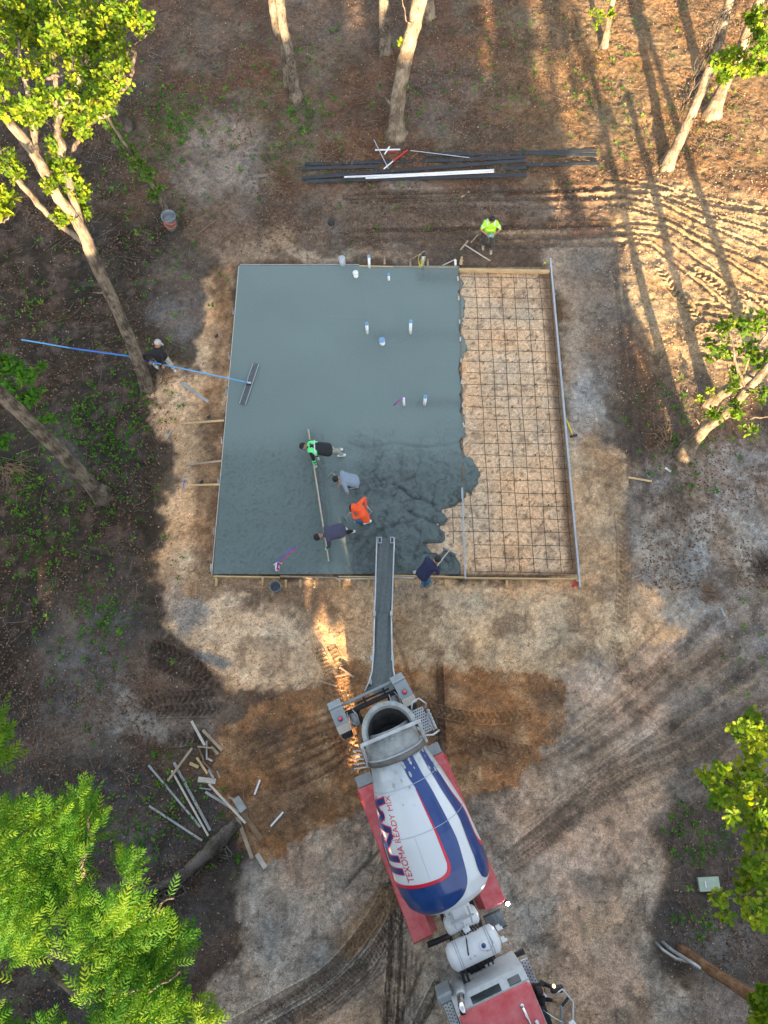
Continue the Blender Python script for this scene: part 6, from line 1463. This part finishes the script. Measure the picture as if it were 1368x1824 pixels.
tb(MB().beam((.05, 1.08, 1.2), (.1, 1.05, 2.4), .05, .04).beam((.45, 1.08, 1.2), (.5, 1.05, 2.4), .05, .04).beam((.07, 1.07, 1.6), (.47, 1.07, 1.6), .04, .04).beam((.08, 1.07, 2.0), (.48, 1.07, 2.0), .04, .04), 'ladder', M_ALU)
# front pedestal, gearbox, tanks
tb(MB().box((4.35, -.03, 1.6), (.5, .62, 1.0), 0, .05).box((4.5, -.03, 2.1), (.34, .42, .3), 0, .06), 'front_pedestal', M_CW)
tb(MB().lathe([(0, .30), (.08, .32), (.16, .22), (.26, .16), (.34, .10), (.36, .001)], (4.08, -.03, 2.15), AX, 20), 'gearbox', M_CW)
tb(MB().beam((4.42, -.26, 2.32), (4.78, -.22, 2.30), .04, .05).beam((4.42, .22, 2.32), (4.78, .18, 2.30), .04, .05).beam((4.62, -.3, 2.34), (4.62, .28, 2.34), .04, .04), 'gearbox_brace', M_TLG)
tb(MB().lathe([(0, .001), (.02, .14), (.07, .21), (.79, .21), (.84, .14), (.86, .001)], (4.72, -.46, 1.88), (0, 1, 0), 24), 'hydraulic_tank', M_CW)
tb(MB().add([(4.55, -.16, 2.16), (4.55, .14, 2.16), (4.86, -.01, 2.14), (4.7, -.01, 2.24)], [[0, 2, 3], [2, 1, 3], [1, 0, 3]]).box((4.90, 0, 2.08), (.14, .16, .14), .2, .03), 'pump_bracket', M_CW)
for k in range(7):
    y_ = -.2 + .07 * k; tb(MB().tube([(4.88, y_, 1.9), (4.98, y_ + .05, 2.1 + .03 * (k % 3)), (5.08, y_ + .02, 1.95), (5.1, y_, 1.7)], .018, 6), 'hydraulic_hose', M_CHAS)
for k in range(4): tb(MB().cyl((4.95 + .04 * k, -.16 + .1 * k, 1.9), (4.95 + .04 * k, -.16 + .1 * k, 2.02), .035, n=8), 'hydraulic_fitting', M_CHROME)
tank = tb(MB().lathe([(0, .001), (.015, .14), (.05, .23), (.12, .30), (.14, .31), (1.17, .31), (1.2, .30), (1.26, .22), (1.29, .14), (1.3, .001)], (5.30, -.66, 2.1), (0, 1, 0), 36), 'water_tank', M_CW)
for y_ in (-.42, .36): 
    for dy in (0, .05): MB().lathe([(0, .310), (0, .317), (.018, .317), (.018, .310)], (5.30, y_ + dy, 2.1), (0, 1, 0), 36).build('tank_band', M_TLG, tank, rel=False)
MB().lathe([(0, .10), (.03, .105), (.04, .09), (.035, .001)], (5.27, .22, 2.395), (.0, 0, 1), 20).build('filler_cap', M_CW, tank, rel=False); MB().cyl((5.27, .22, 2.43), (5.27, .22, 2.442), .055, n=14).build('cap_hole', M_NAVY, tank, rel=False)
MB().tube([(5.02, -.08, 2.2), (5.1, -.12, 2.42), (5.24, -.16, 2.43), (5.32, -.18, 2.42)], .016, 6).build('tank_hose', M_CHAS, tank, rel=False)
for q in ((5.4, -.16), (5.38, -.05)): MB().cyl((q[0], q[1], 2.39), (q[0], q[1], 2.42), .022, n=8).build('fitting', M_TLG, tank, rel=False)
MB().tube([(5.15, .42, 2.38), (5.3, .45, 2.42), (5.42, .34, 2.4), (5.4, .24, 2.41)], .012, 6).build('tank_hose', M_TLG, tank, rel=False)
for x_ in (5.14, 5.40): MB().box((x_, .70, 2.12), (.11, .1, .12), .1, .01).box((x_ + .03, .76, 2.14), (.06, .06, .05), .1, .01).build('tank_bracket', M_CW, tank, rel=False)
# engine deck between tank and cab, beams
tb(MB().box((5.78, 0, 1.15), (.5, .75, .3), 0, .03).box((5.8, -.1, 1.4), (.25, .4, .2), 0, .03), 'transmission_cover', M_CHAS)
for k in range(6): tb(MB().tube([(5.6, -.3 + .12 * k, 1.4), (5.75, -.28 + .12 * k, 1.62 + .03 * (k % 2)), (5.95, -.25 + .11 * k, 1.5)], .02, 6), 'air_line', M_CHAS)
tb(MB().beam((5.5, -.46, 1.9), (6.0, -.48, 1.9), .07, .08).beam((5.5, -.36, 1.9), (6.0, -.38, 1.9), .06, .08), 'tank_rail', M_CHAS)
tb(MB().cyl((5.06, -1.0, 1.15), (5.08, -.42, 1.15), .07, n=14), 'side_pipe', M_CHAS)
tb(MB().box((5.22, .74, 1.12), (.42, .46, .06), 0, .01), 'battery_box', mat('diamond_plate', (.10, .12, .13), .5, .5, var=.3, scale=18, bump=.8, bscale=22))
for x_ in (5.03, 5.41): tb(MB().beam((x_, .5, 1.16), (x_, .98, 1.16), .02, .03), 'box_edge', M_CHAS)
# cab
def slabx(prof, y0, y1, name, m, parent=TK):   # prof in x,z
    n_ = len(prof); vs = [(a, y0, z_) for a, z_ in prof] + [(a, y1, z_) for a, z_ in prof]
    fs = [list(range(n_)), list(range(2 * n_ - 1, n_ - 1, -1))] + [[i, n_ + i, n_ + (i + 1) % n_, (i + 1) % n_] for i in range(n_)]
    return tb(MB().add(vs, fs), name, m, parent)
cab = slabx([(5.93, 1.2), (5.93, 2.50), (5.97, 2.56), (6.20, 2.80), (7.7, 2.80), (8.0, 2.0), (8.9, 1.85), (9.0, 1.0), (6.0, 1.0)], -.88, .86, 'cab', mat('cab_back', (.46, .49, .51), .5, var=.12))
ro = MB(); rp = [(6.17, -.79), (6.23, -.86), (7.6, -.84), (7.75, -.7), (7.75, .7), (7.6, .82), (6.23, .86), (6.17, .79)]
c0 = Vector((6.9, 0)); rings = []
for sc_, z_ in ((1.0, 2.74), (1.0, 2.84), (.965, 2.885), (.6, 2.905), (.01, 2.91)): rings.append([Vector((c0.x + (a - c0.x) * sc_, b2 * sc_, z_)) for a, b2 in rp])
loft(rings, ro, True, True); r_ = tb(ro, 'cab_roof', M_TRED)
for y0, y1 in ((-.48, .22), (.42, .70)): MB().box((6.075, (y0 + y1) / 2, 2.675), (.17, y1 - y0, .02), Matrix.Rotation(-.80, 3, 'Y'), .03).build('rear_window', M_GLASS, cab, rel=False)
MB().beam((5.985, -.12, 2.5), (5.985, -.1, 2.3), .02, .02).build('handle', M_CHAS, cab, rel=False)
MB().beam((6.15, -.87, 2.75), (6.15, .87, 2.75), .02, .03).build('roof_seam', M_TLG, cab, rel=False)
MB().tube([(6.52, .50, 2.92), (6.9, .52, 2.95), (7.3, .54, 2.92)], [.035, .02, .02], 8).build('air_horn', M_CHROME, r_, rel=False); MB().sphere((6.50, .50, 2.93), .05, 10, (1, 1, .6)).build('horn_cap', M_CHROME, r_, rel=False)
MB().tube([(6.85, .66, 2.92), (7.1, .67, 2.95)], [.05, .02], 8).build('roof_light', M_ALU, r_, rel=False)
MB().box((6.8, .875, 2.2), (.9, .01, .45), 0, .0).build('door_window', M_GLASS, cab, rel=False); MB().box((6.75, .87, 1.5), (1.2, .02, .8), 0).build('door', M_TRED, cab, rel=False)
tb(MB().tube([(5.86, -.62, 1.2), (5.87, -.64, 2.5), (5.88, -.66, 2.75)], [.12, .12, .10], 14), 'muffler', M_STEEL); tb(MB().tube([(5.88, -.66, 2.75), (5.98, -.72, 3.0), (6.12, -.74, 3.08)], [.09, .075, .07], 14), 'exhaust_stack', M_CHROME)
tb(MB().cyl((6.122, -.742, 3.081), (6.126, -.743, 3.082), .06, n=14), 'exhaust_mouth', M_CHAS)
def catwalk(y0, y1, x0, x1, z_):
    e = tb(MB().box(((x0 + x1) / 2, (y0 + y1) / 2, z_), (x1 - x0, y1 - y0, .03), 0, .004), 'catwalk', M_ALU)
    m = MB(); n1_ = int((x1 - x0) / .075)
    for i in range(n1_):
        for j in range(3):
            xx = x0 + .05 + i * .075 + (.03 if j % 2 else 0); yy = y0 + (y1 - y0) * (j + .6) / 3.2
            if xx < x1 - .03: m.lathe([(0, .02), (.002, .001)], (xx, yy, z_ + .0155), (0, 0, 1), 4)
    m.build('grip_holes', M_CHAS, e, rel=False, kind='stuff')
catwalk(-1.14, -.94, 6.12, 7.8, 1.45); catwalk(.92, 1.12, 6.16, 7.0, 1.35)
tb(MB().box((5.92, -1.0, 1.9), (.2, .36, .9), 0, .04), 'air_box', M_TGREY)
tb(MB().box((6.05, 1.0, 1.2), (.12, .25, .06), 0, .01), 'step_bracket', M_CHAS)
# mirrors on the driver's side
mr_ = tb(MB().tube([(6.80, 1.30, 2.30), (6.75, 1.50, 2.32), (7.05, 1.62, 2.32), (7.5, 1.40, 2.3), (7.45, 1.2, 2.3)], .025, 8), 'mirror_arm', M_ALU)
MB().box((6.72, 1.40, 2.25), (.16, .30, .10), -.3, .04).build('mirror_head', M_CHAS, mr_, rel=False); MB().sphere((6.63, 1.36, 2.30), .04, 8, (1, .8, .6)).build('marker_lamp', mat('amber', (.8, .3, .03), .3, emit=((1, .55, .15), 3.0)), mr_, rel=False)
MB().beam((7.05, 1.35, 2.28), (6.95, 1.58, 2.28), .05, .05).build('mirror_bracket', M_CHAS, mr_, rel=False); MB().tube([(6.95, .92, 2.3), (7.2, 1.12, 2.35), (7.4, 1.3, 2.3)], .012, 6).build('mirror_stay', M_CHROME, mr_, rel=False)
MB().box((7.45, 1.42, 2.3), (.16, .14, .1), .2, .02).build('mirror_head', M_CW, mr_, rel=False)
MB().box((7.3, 1.25, 2.15), (.5, .06, .06), -.5, .02).build('mirror_head', M_ALU, mr_, rel=False)
# work lamp that is lit on the fender corner
wl_ = tb(MB().cyl((4.84, 1.14, 1.45), (4.90, 1.16, 1.47), .045, n=12), 'work_lamp', M_CHAS)
MB().sphere((4.915, 1.17, 1.49), .048, 10).build('lamp_lens', mat('lit_lens', (.9, .9, 1), .3, emit=((.92, .93, 1.0), 30.0)), wl_, rel=False)

# ------------------------------------------------------------------ discharge chute of the truck, in the place's own frame
def trough(path, mbs, wall=.16):
    """path: (px,py,z,half_width)"""
    sh, rl, fl = mbs; prev = None; A_ = []
    for (a, b_, z_, hw) in path: p = P(a, b_, z_); A_.append((p, hw))
    n_ = 9; R1 = []; R2 = []; R3 = []
    for i, (p, hw) in enumerate(A_):
        d = (A_[min(i + 1, len(A_) - 1)][0] - A_[max(i - 1, 0)][0]); d.z = 0; d.normalize(); s_ = Vector((-d.y, d.x, 0))
        r1 = [p + s_ * (-hw * math.cos(math.pi * k / (n_ - 1))) + Vector((0, 0, -wall * math.sin(math.pi * k / (n_ - 1)))) for k in range(n_)]
        r2 = [q + s_ * (.015 * (1 if k > n_ / 2 else -1)) + Vector((0, 0, -.02)) for k, q in enumerate(r1)]
        R1.append(r1 + r2[::-1]); R3.append([p + s_ * (hw * .93 * (2 * k / 6 - 1)) + Vector((0, 0, -.055 + .02 * math.sin(k * 2.1 + i))) for k in range(7)])
    loft(R1, sh, True); loft(R3, fl, False, True)
    for s in (0, n_ - 1): rl.tube([r[s] + Vector((0, 0, .01)) for r in R1], .024, 7)
UP = [(679, 1236, 1.62, .44), (682, 1215, 1.50, .36), (682, 1195, 1.40, .29), (682, 1160, 1.22, .255), (682, 1120, 1.05, .245), (682, 1093, .96, .24)]
LO = [(682, 1096, .90, .25), (684, 1060, .78, .25), (685, 1020, .66, .255), (686, 985, .56, .26), (687, 957, .48, .265)]
def wb(mbx, name, m):     # world-space mesh parented to the truck
    o = link_mesh(name, mbx.mesh(name), m, TK); o.matrix_parent_inverse = Matrix.LocRotScale(TK.location, TK.rotation_euler, None).inverted(); return o
for pth in (UP, LO):
    s_, r_, f_ = MB(), MB(), MB(); trough(pth, (s_, r_, f_))
    wb(s_, 'chute', M_TGREY); wb(r_, 'chute_rim', M_ALU); wb(f_, 'chute_concrete', M_CEMW if 'M_CEMW' in globals() else mat('flowing_concrete', (.085, .108, .11), .5, var=.3, scale=16, bump=.6, bscale=30))
for a, b_ in ((676.5, 962), (698.5, 962)):
    wb(MB().beam(P(a - 3, b_ - 5, .52), P(a - 3, b_ + 5, .52), .02, .03).beam(P(a + 3, b_ - 5, .52), P(a + 3, b_ + 5, .52), .02, .03).beam(P(a - 3, b_ - 5, .52), P(a + 3, b_ - 5, .52), .02, .03).beam(P(a - 3, b_ + 5, .52), P(a + 3, b_ + 5, .52), .02, .03), 'chute_hook', M_ALU)
for a, b_, z_ in ((667, 1093, .98), (697, 1093, .98), (662, 1172, 1.3), (699, 1172, 1.3), (660, 1215, 1.5)):
    wb(MB().box(P(a, b_, z_), (.07, .14, .07), 0, .012), 'chute_clamp', M_TLG)
# ------------------------------------------------------------------ people
def cloth(*a, **k): return mat(*a, bump=.9, bscale=7, **k)
M_SKIN = mat('skin', (.36, .19, .12), .55, var=.08); M_HAIR = mat('dark_hair', (.010, .009, .010), .6, var=.3, scale=30)
def caps(mbx, a, b, ra, rb, n=12):
    a = Vector(a); b = Vector(b); mbx.tube([a, a.lerp(b, .5), b], [ra, (ra + rb) / 2, rb], n); mbx.sphere(a, ra, n); mbx.sphere(b, rb, n)
def remesh(mbx, name, voxel, m, parent, smooth=3):
    o = mbx.build(name, m, parent)
    md = o.modifiers.new('r', 'REMESH'); md.mode = 'VOXEL'; md.voxel_size = voxel; md.use_smooth_shade = True
    s = o.modifiers.new('s', 'SMOOTH'); s.iterations = smooth; s.factor = .5
    dg = bpy.context.evaluated_depsgraph_get(); me = bpy.data.meshes.new_from_object(o.evaluated_get(dg)); old = o.data
    o.modifiers.clear(); o.data = me; bpy.data.meshes.remove(old)
    if not len(me.materials): me.materials.append(m)
    return o
def ik(root, tgt, l1, l2, hint):
    d = tgt - root; L = d.length
    if L > (l1 + l2) * .995: return root + d * (l1 / (l1 + l2))
    a = math.acos(max(-1, min(1, (l1 * l1 + L * L - l2 * l2) / (2 * l1 * L)))); d.normalize()
    h = Vector(hint); h = h - d * h.dot(d)
    if h.length < 1e-4: h = Vector((0, 0, 1)) - d * d.z
    h.normalize(); return root + d * (math.cos(a) * l1) + h * (math.sin(a) * l1)
def V3(p): return P(*p) if not isinstance(p, Vector) else p
def person(label, feet, pelvis, chest, head, hands, face, shirt, pants, shoe, hair=None, sleeves=True, glove=None, extra=None, elbow=None, hood=None, sh_w=.185, look=None, fat=1.0, group='construction workers on the site'):
    f0, f1 = V3(feet[0]), V3(feet[1]); pe, ch, hd = V3(pelvis), V3(chest), V3(head); h0, h1 = V3(hands[0]), V3(hands[1])
    F_ = Vector((face[0], face[1], 0)).normalized(); lat = Vector((-F_.y, F_.x, 0))       # to his left
    root = Vector(((f0.x + f1.x) / 2, (f0.y + f1.y) / 2, min(f0.z, f1.z)))
    e = empty('person', root, label, 'person', group)
    sp = (ch - pe).normalized(); look = Vector(look).normalized() if look else (F_ * .6 + Vector((0, 0, -.55))).normalized()
    sh = [ch + lat * sh_w, ch - lat * sh_w]; hips = [pe + lat * .095, pe - lat * .095]; hn = [h0, h1]; ft = [f0, f1]
    el = []; kn = []; wr = []
    for k in (0, 1):
        hint = (elbow[k] if elbow else Vector((0, 0, -.6)) + lat * (.8 if k == 0 else -.8) - F_ * .3)
        w_ = hn[k]; d = w_ - sh[k]
        if d.length > .60: hn[k] = sh[k] + d.normalized() * .60
        el.append(ik(sh[k], hn[k], .30, .27, hint)); kn.append(ik(hips[k], ft[k] + Vector((0, 0, .09)), .44, .43, F_ + Vector((0, 0, .2))))
    b = MB()
    mid_ = pe.lerp(ch, .5)
    fwd = (F_ - sp * F_.dot(sp)); fwd = fwd.normalized() if fwd.length > .1 else Vector((0, 0, -1))
    def torso(mbx, g):
        caps(mbx, pe, ch - sp * .05, (.135 + g) * fat, (.128 + g))
        for s_ in (-1, 1):
            caps(mbx, pe + lat * .08 * s_, mid_ + lat * .075 * s_, (.125 + g) * fat, (.118 + g) * fat); caps(mbx, mid_ + lat * .075 * s_, ch + lat * .085 * s_ - sp * .06, (.118 + g) * fat, .125 + g)
            caps(mbx, ch + lat * .02 * s_, ch + lat * sh_w * s_ * .95, .085 + g, .072 + g)
    torso(b, -.012)
    neck = hd - (hd - ch).normalized() * .10
    caps(b, ch + sp * .02, neck, .062, .055)
    up = (hd - ch).normalized(); hc = hd
    b.sphere(hc, .098, 16, (1, 1, 1.18)); ff = (look - up * look.dot(up)); ff = ff.normalized() if ff.length > .2 else F_
    b.sphere(hc + ff * .045 - up * .06, .062, 12); b.sphere(hc + ff * .104 - up * .02, .017, 8)
    sd = up.cross(ff).normalized()
    for s_ in (-1, 1): b.sphere(hc + sd * .098 * s_ - up * .01, .024, 8, (.7, .9, 1.2)); b.sphere(hc + ff * .088 + sd * .035 * s_ + up * .012, .013, 6)
    for k in (0, 1):
        caps(b, sh[k], el[k], .048, .040); caps(b, el[k], hn[k], .039, .027)
        # hand: palm, four curled fingers of their own length, thumb from the side
        d = (hn[k] - el[k]).normalized(); x_, y_, _ = frame(d, Vector((0, 0, 1)) if abs(d.z) < .9 else lat)
        s_ = 1 if k == 0 else -1; pc = hn[k] + d * .045; b.sphere(pc, .040, 10, (1, 1, 1)); caps(b, hn[k], hn[k] + d * .075, .030, .034)
        for q in range(4):
            o_ = x_ * (q - 1.5) * .021; L_ = (.062, .074, .070, .054)[q]; k0 = hn[k] + d * .085 + o_; k1 = k0 + d * L_ * .5 - y_ * .018; k2 = k1 + d * L_ * .15 - y_ * L_ * .5
            caps(b, k0, k1, .0105, .0095, 8); caps(b, k1, k2, .0095, .008, 8)
        t0 = hn[k] + d * .03 + x_ * .032 * s_; t1 = t0 + d * .03 + x_ * .028 * s_ - y_ * .01; caps(b, t0, t1, .013, .011, 8); caps(b, t1, t1 + d * .026 - x_ * .008 * s_ - y_ * .014, .011, .009, 8)
        caps(b, hips[k], kn[k], .078, .052); caps(b, kn[k], ft[k] + Vector((0, 0, .08)), .050, .036)
        caps(b, ft[k] + Vector((0, 0, .045)) - F_ * .03, ft[k] + Vector((0, 0, .03)) + F_ * .13, .036, .03)
    remesh(b, 'body', .0115, M_SKIN, e, 2)
    m = MB(); torso(m, .010)
    caps(m, ch + sp * .02, ch + (hd - ch) * .35, .078, .07)
    for k in (0, 1):
        if sleeves: caps(m, sh[k], el[k], .066, .056); caps(m, el[k], el[k].lerp(hn[k], .9), .055, .042)
        else: caps(m, sh[k], sh[k].lerp(el[k], .75), .068, .062)
    remesh(m, 'shirt', .017, shirt, e, 4)
    m = MB()
    for k in (0, 1):
        caps(m, hips[k] + sp * .03, kn[k], .108 * fat, .072); caps(m, kn[k], kn[k].lerp(ft[k] + Vector((0, 0, .09)), .93), .072, .056)
    caps(m, pe + lat * .07, pe - lat * .07, .122 * fat, .122 * fat)
    remesh(m, 'trousers', .017, pants, e, 3)
    for k in (0, 1):
        m = MB(); c_ = ft[k]; caps(m, c_ + Vector((0, 0, .05)) - F_ * .05, c_ + Vector((0, 0, .042)) + F_ * .15, .052, .045); caps(m, c_ + Vector((0, 0, .06)) - F_ * .02, (c_ + Vector((0, 0, .08))).lerp(kn[k], .28), .052, .060)
        remesh(m, 'boot', .015, shoe, e, 2)
    m = MB()
    if hood: m.sphere(hc - ff * .02 + up * .005, .128, 14, (1, 1, 1.1)); caps(m, hc - up * .06, ch + sp * .03 , .10, .10); remesh(m, 'hood', .016, hood, e, 3)
    hm = MB(); hm.sphere(hc - ff * .016 + up * .022, .107, 16, (1, 1, 1.08))
    if hair is not None and hair[1] == 'cap': hm.sphere(hc - ff * .01 + up * .04, .112, 14); caps(hm, hc + ff * .08 + up * .045, hc + ff * .15 + up * .03, .045, .035)
    if not hood or hair: remesh(hm, 'cap' if (hair and hair[1] == 'cap') else 'hair', .014, hair[0] if hair else M_HAIR, e, 2)
    if glove:
        for k in (0, 1):
            m = MB(); d = (hn[k] - el[k]).normalized(); caps(m, hn[k] - d * .04, hn[k] + d * .05, .040, .046)
            x_, y_, _ = frame(d)
            for q in range(4): caps(m, hn[k] + d * .07 + x_ * (q - 1.5) * .024, hn[k] + d * .125 + x_ * (q - 1.5) * .024 - y_ * .03, .014, .012, 8)
            remesh(m, 'glove', .011, glove, e, 1)
    info = dict(e=e, sh=sh, el=el, hn=hn, ch=ch, pe=pe, sp=sp, lat=lat, F=F_, kn=kn, hd=hd, up=up, mid=mid_)
    if extra: extra(info)
    return info
def band(e, a, b, r, m, name='reflective_band', t0=.4, t1=.6):
    a = Vector(a); b = Vector(b); MB().tube([a.lerp(b, t0), a.lerp(b, t1)], r, 14).build(name, m, e)
M_LIME = cloth('lime_vest', (.42, .85, .04), .6, var=.08, scale=12); M_NEON = cloth('neon_green', (.12, .80, .25), .55, var=.08); M_REFL = mat('reflective_tape', (.62, .68, .72), .4, var=.1)
M_CHAR = cloth('charcoal_trousers', (.045, .055, .062), .8, var=.2, scale=14); M_BLK = cloth('black_cloth', (.013, .014, .018), .8, var=.3, scale=14); M_KHAKI = cloth('pale_khaki', (.42, .41, .35), .8, var=.15, scale=10)
M_TANB = cloth('tan_boot', (.42, .34, .25), .8, var=.15); M_WBOOT = cloth('white_boot', (.66, .68, .68), .6, var=.1); M_CAMO = cloth('camo', (.12, .14, .10), .85, scale=16, col2=(.46, .46, .40)); M_DIRTB = cloth('cement_boot', (.16, .19, .19), .8, var=.2)
M_GREYS = cloth('grey_shirt', (.22, .28, .36), .8, var=.1, scale=10); M_JEANS = cloth('jeans', (.045, .14, .28), .8, var=.25, scale=12); M_JEAND = cloth('dark_jeans', (.03, .05, .09), .8, var=.2); M_ORNG = cloth('orange_hoodie', (.85, .10, .02), .7, var=.08, scale=10)
M_PURP = cloth('purple_grey_shirt', (.055, .055, .10), .8, var=.12, scale=10); M_NAVYC = cloth('navy_jacket', (.010, .016, .06), .75, var=.25, scale=10); M_WGL = mat('pale_glove', (.5, .52, .52), .8)

# lime vest, standing above the slab
fa, fb = P(860, 440), P(874, 447); c0 = (fa + fb) / 2
def lime_x(i):
    for s_ in (-1, 1):
        MB().tube([i['ch'] + i['lat'] * .12 * s_ + i['F'] * .135, i['ch'] + i['lat'] * .12 * s_ + Vector((0, 0, .095)), i['ch'] + i['lat'] * .12 * s_ - i['F'] * .13], .025, 6).build('reflective_band', M_REFL, i['e'])
    for k in (0, 1): band(i['e'], i['sh'][k], i['el'][k], .070, M_REFL, t0=.45, t1=.6)
    MB().tube([i['mid'] + i['lat'] * .15 * math.cos(a) * 1.25 + i['F'] * .155 * math.sin(a) for a in [k * math.pi / 10 for k in range(21)]], .022, 6).build('reflective_band', mat('yellow_hem', (.75, .80, .10), .6), i['e'])
person('man in lime safety shirt standing above the slab with both hands at his belt', [fb, fa], c0 + Vector((-.02, -.02, .93)), c0 + Vector((-.05, -.06, 1.41)), c0 + Vector((-.05, -.14, 1.63)),
       [c0 + Vector((.10, -.26, 1.04)), c0 + Vector((-.14, -.26, 1.04))], (-.05, -1), M_LIME, M_CHAR, M_TANB, sleeves=False, extra=lime_x, elbow=[Vector((1, .2, 0)), Vector((-1, .2, 0))], look=(0, -.6, -.8))
q = c0 + Vector((-.02, -.30, 1.06)); MB().box(q, (.19, .12, .08), .05, .02).box(q + Vector((0, 0, .05)), (.1, .08, .03), .05, .01).thing('clipboard_pouch', mat('teal_glove', (.18, .38, .38), .8), 'teal pouch held at the belt of the man in lime', 'pouch', base=q)

def blue_x(i):
    MB().box(i['ch'] - i['F'] * .10 + Vector((.04, -.13, .02)), (.09, .012, .05), .2).build('shirt_print', M_REFL, i['e'])
person('man in black shirt and pale trousers pulling the blue float pole beside the tree', [P(308, 657), P(277, 652)], (288, 637, .90), (277, 624, 1.30), (281, 612, 1.46), [(290, 650, .93), (266, 644, 1.03)], (.55, -.6), M_BLK, M_KHAKI, M_WBOOT, hair=(mat('grey_cap', (.32, .34, .36), .7), 'cap'), extra=blue_x)

def hv_x(i):
    e = i['e']; ch, sp, lat = i['ch'], i['sp'], i['lat']
    m = MB()
    for s_ in (-1, 1):
        caps(m, ch + lat * .09 * s_ - sp * .17, ch + lat * .09 * s_ - sp * .01, .137, .137); 
    remesh(m, 'vest', .017, M_NEON, e, 2)
    for t_ in (.10,):
        MB().tube([ch - sp * (.02 + t_) + lat * .245 * math.cos(a) + Vector((0, 0, .150 * math.sin(a))) for a in [k * math.pi / 10 for k in range(21)]], .02, 6).build('reflective_band', M_REFL, e)
    for s_ in (-1, 1): MB().beam(ch - sp * .2 + lat * .12 * s_ + Vector((0, 0, .135)), ch + sp * .02 - lat * .06 * s_ + Vector((0, 0, .145)), .045, .015).build('reflective_band', M_BLK, e)
    for k in (0, 1): band(e, i['el'][k], i['hn'][k], .060, M_NEON, t0=.05, t1=.25); band(e, i['el'][k], i['hn'][k], .056, M_NEON, t0=.5, t1=.66)
person('man in black and neon green vest bent over the far end of the screed', [P(606, 802, .09), P(611, 812, .09)], (584, 801, .93), (554, 797, .95), (541, 795, .90), [(562, 829, .40), (566, 815, .5)], (-1, -.1), M_BLK, M_CAMO, M_WBOOT, hair=(M_BLK, 'cap'), extra=hv_x, fat=1.1, look=(-.5, 0, -.8), glove=M_WGL)
person('man in grey shirt stooping with a rake below the man in the neon vest', [P(633, 868, .09), P(622, 862, .09)], (632, 857, .86), (611, 852, 1.10), (599, 853, 1.12), [(618, 872, .78), (606, 861, .72)], (-1, -.15), M_GREYS, M_JEAND, M_WBOOT, sleeves=False, fat=1.05, look=(-.5, 0, -.8))
def or_x(i): pass
person('worker in bright orange hoodie raking wet concrete near the chute', [P(642, 927, .09), P(657, 930, .09)], (650, 920, .90), (642, 909, 1.28), (630, 905, 1.36), [(627, 911, 1.0), (652, 902, 1.0)], (-.9, -.35), M_ORNG, M_JEANS, M_WBOOT, hood=M_ORNG, hair=(M_BLK, 'cap'), elbow=[Vector((-.2, -1, -.1)), Vector((.3, 1, .3))])
def pu_x(i):
    band(i['e'], i['el'][0], i['hn'][0], .054, M_NEON, t0=.7, t1=.9)
person('man in purple-grey shirt and black trousers bent over the near end of the screed', [P(628, 948, .09), P(614, 944, .09)], (607, 945, .92), (583, 951, .96), (567, 956, .90), [(582, 977, .42), (586, 962, .5)], (-1, -.25), M_PURP, M_BLK, M_WBOOT, hair=(M_BLK, 'cap'), extra=pu_x, fat=1.15, sh_w=.21, look=(-.5, 0, -.8), glove=M_WGL)
person('man in navy jacket and jeans leaning over the front board right of the chute', [P(753, 1043), P(761, 1044)], (752, 1024, .92), (768, 1004, 1.28), (779, 996, 1.38), [(772, 1010, .98), (779, 1006, .95)], (.75, .65), M_NAVYC, M_JEANS, M_DIRTB, fat=1.05)
# driver leaning out of the cab
def TW(x_, y_, z_):
    return Vector((.08 + x_ * math.cos(TA) - y_ * math.sin(TA), .78 + x_ * math.sin(TA) + y_ * math.cos(TA), z_))
fd = TW(1, 0, 0) - TW(0, 0, 0); ld = TW(0, 1, 0) - TW(0, 0, 0)
def dr_x(i): MB().box(i['ch'] + Vector((0, 0, .135)) + ld * .06, (.10, .04, .012), TA + .3).build('shirt_print', M_REFL, i['e'])
person('truck driver in a black shirt leaning out of the red cab by the mirror', [TW(6.9, .62, 1.15), TW(6.95, .45, 1.15)], TW(6.74, .72, 1.62), TW(6.72, 1.04, 2.12), TW(6.60, 1.02, 2.28), [TW(6.76, 1.36, 1.95), TW(7.0, 1.25, 1.9)], (ld.x + fd.x * .4, ld.y + fd.y * .4), M_BLK, M_JEAND, M_BLK, extra=dr_x, sh_w=.17, elbow=[Vector((0, 0, -1)), Vector((0, 0, -1))], fat=1.1, group='truck crew')
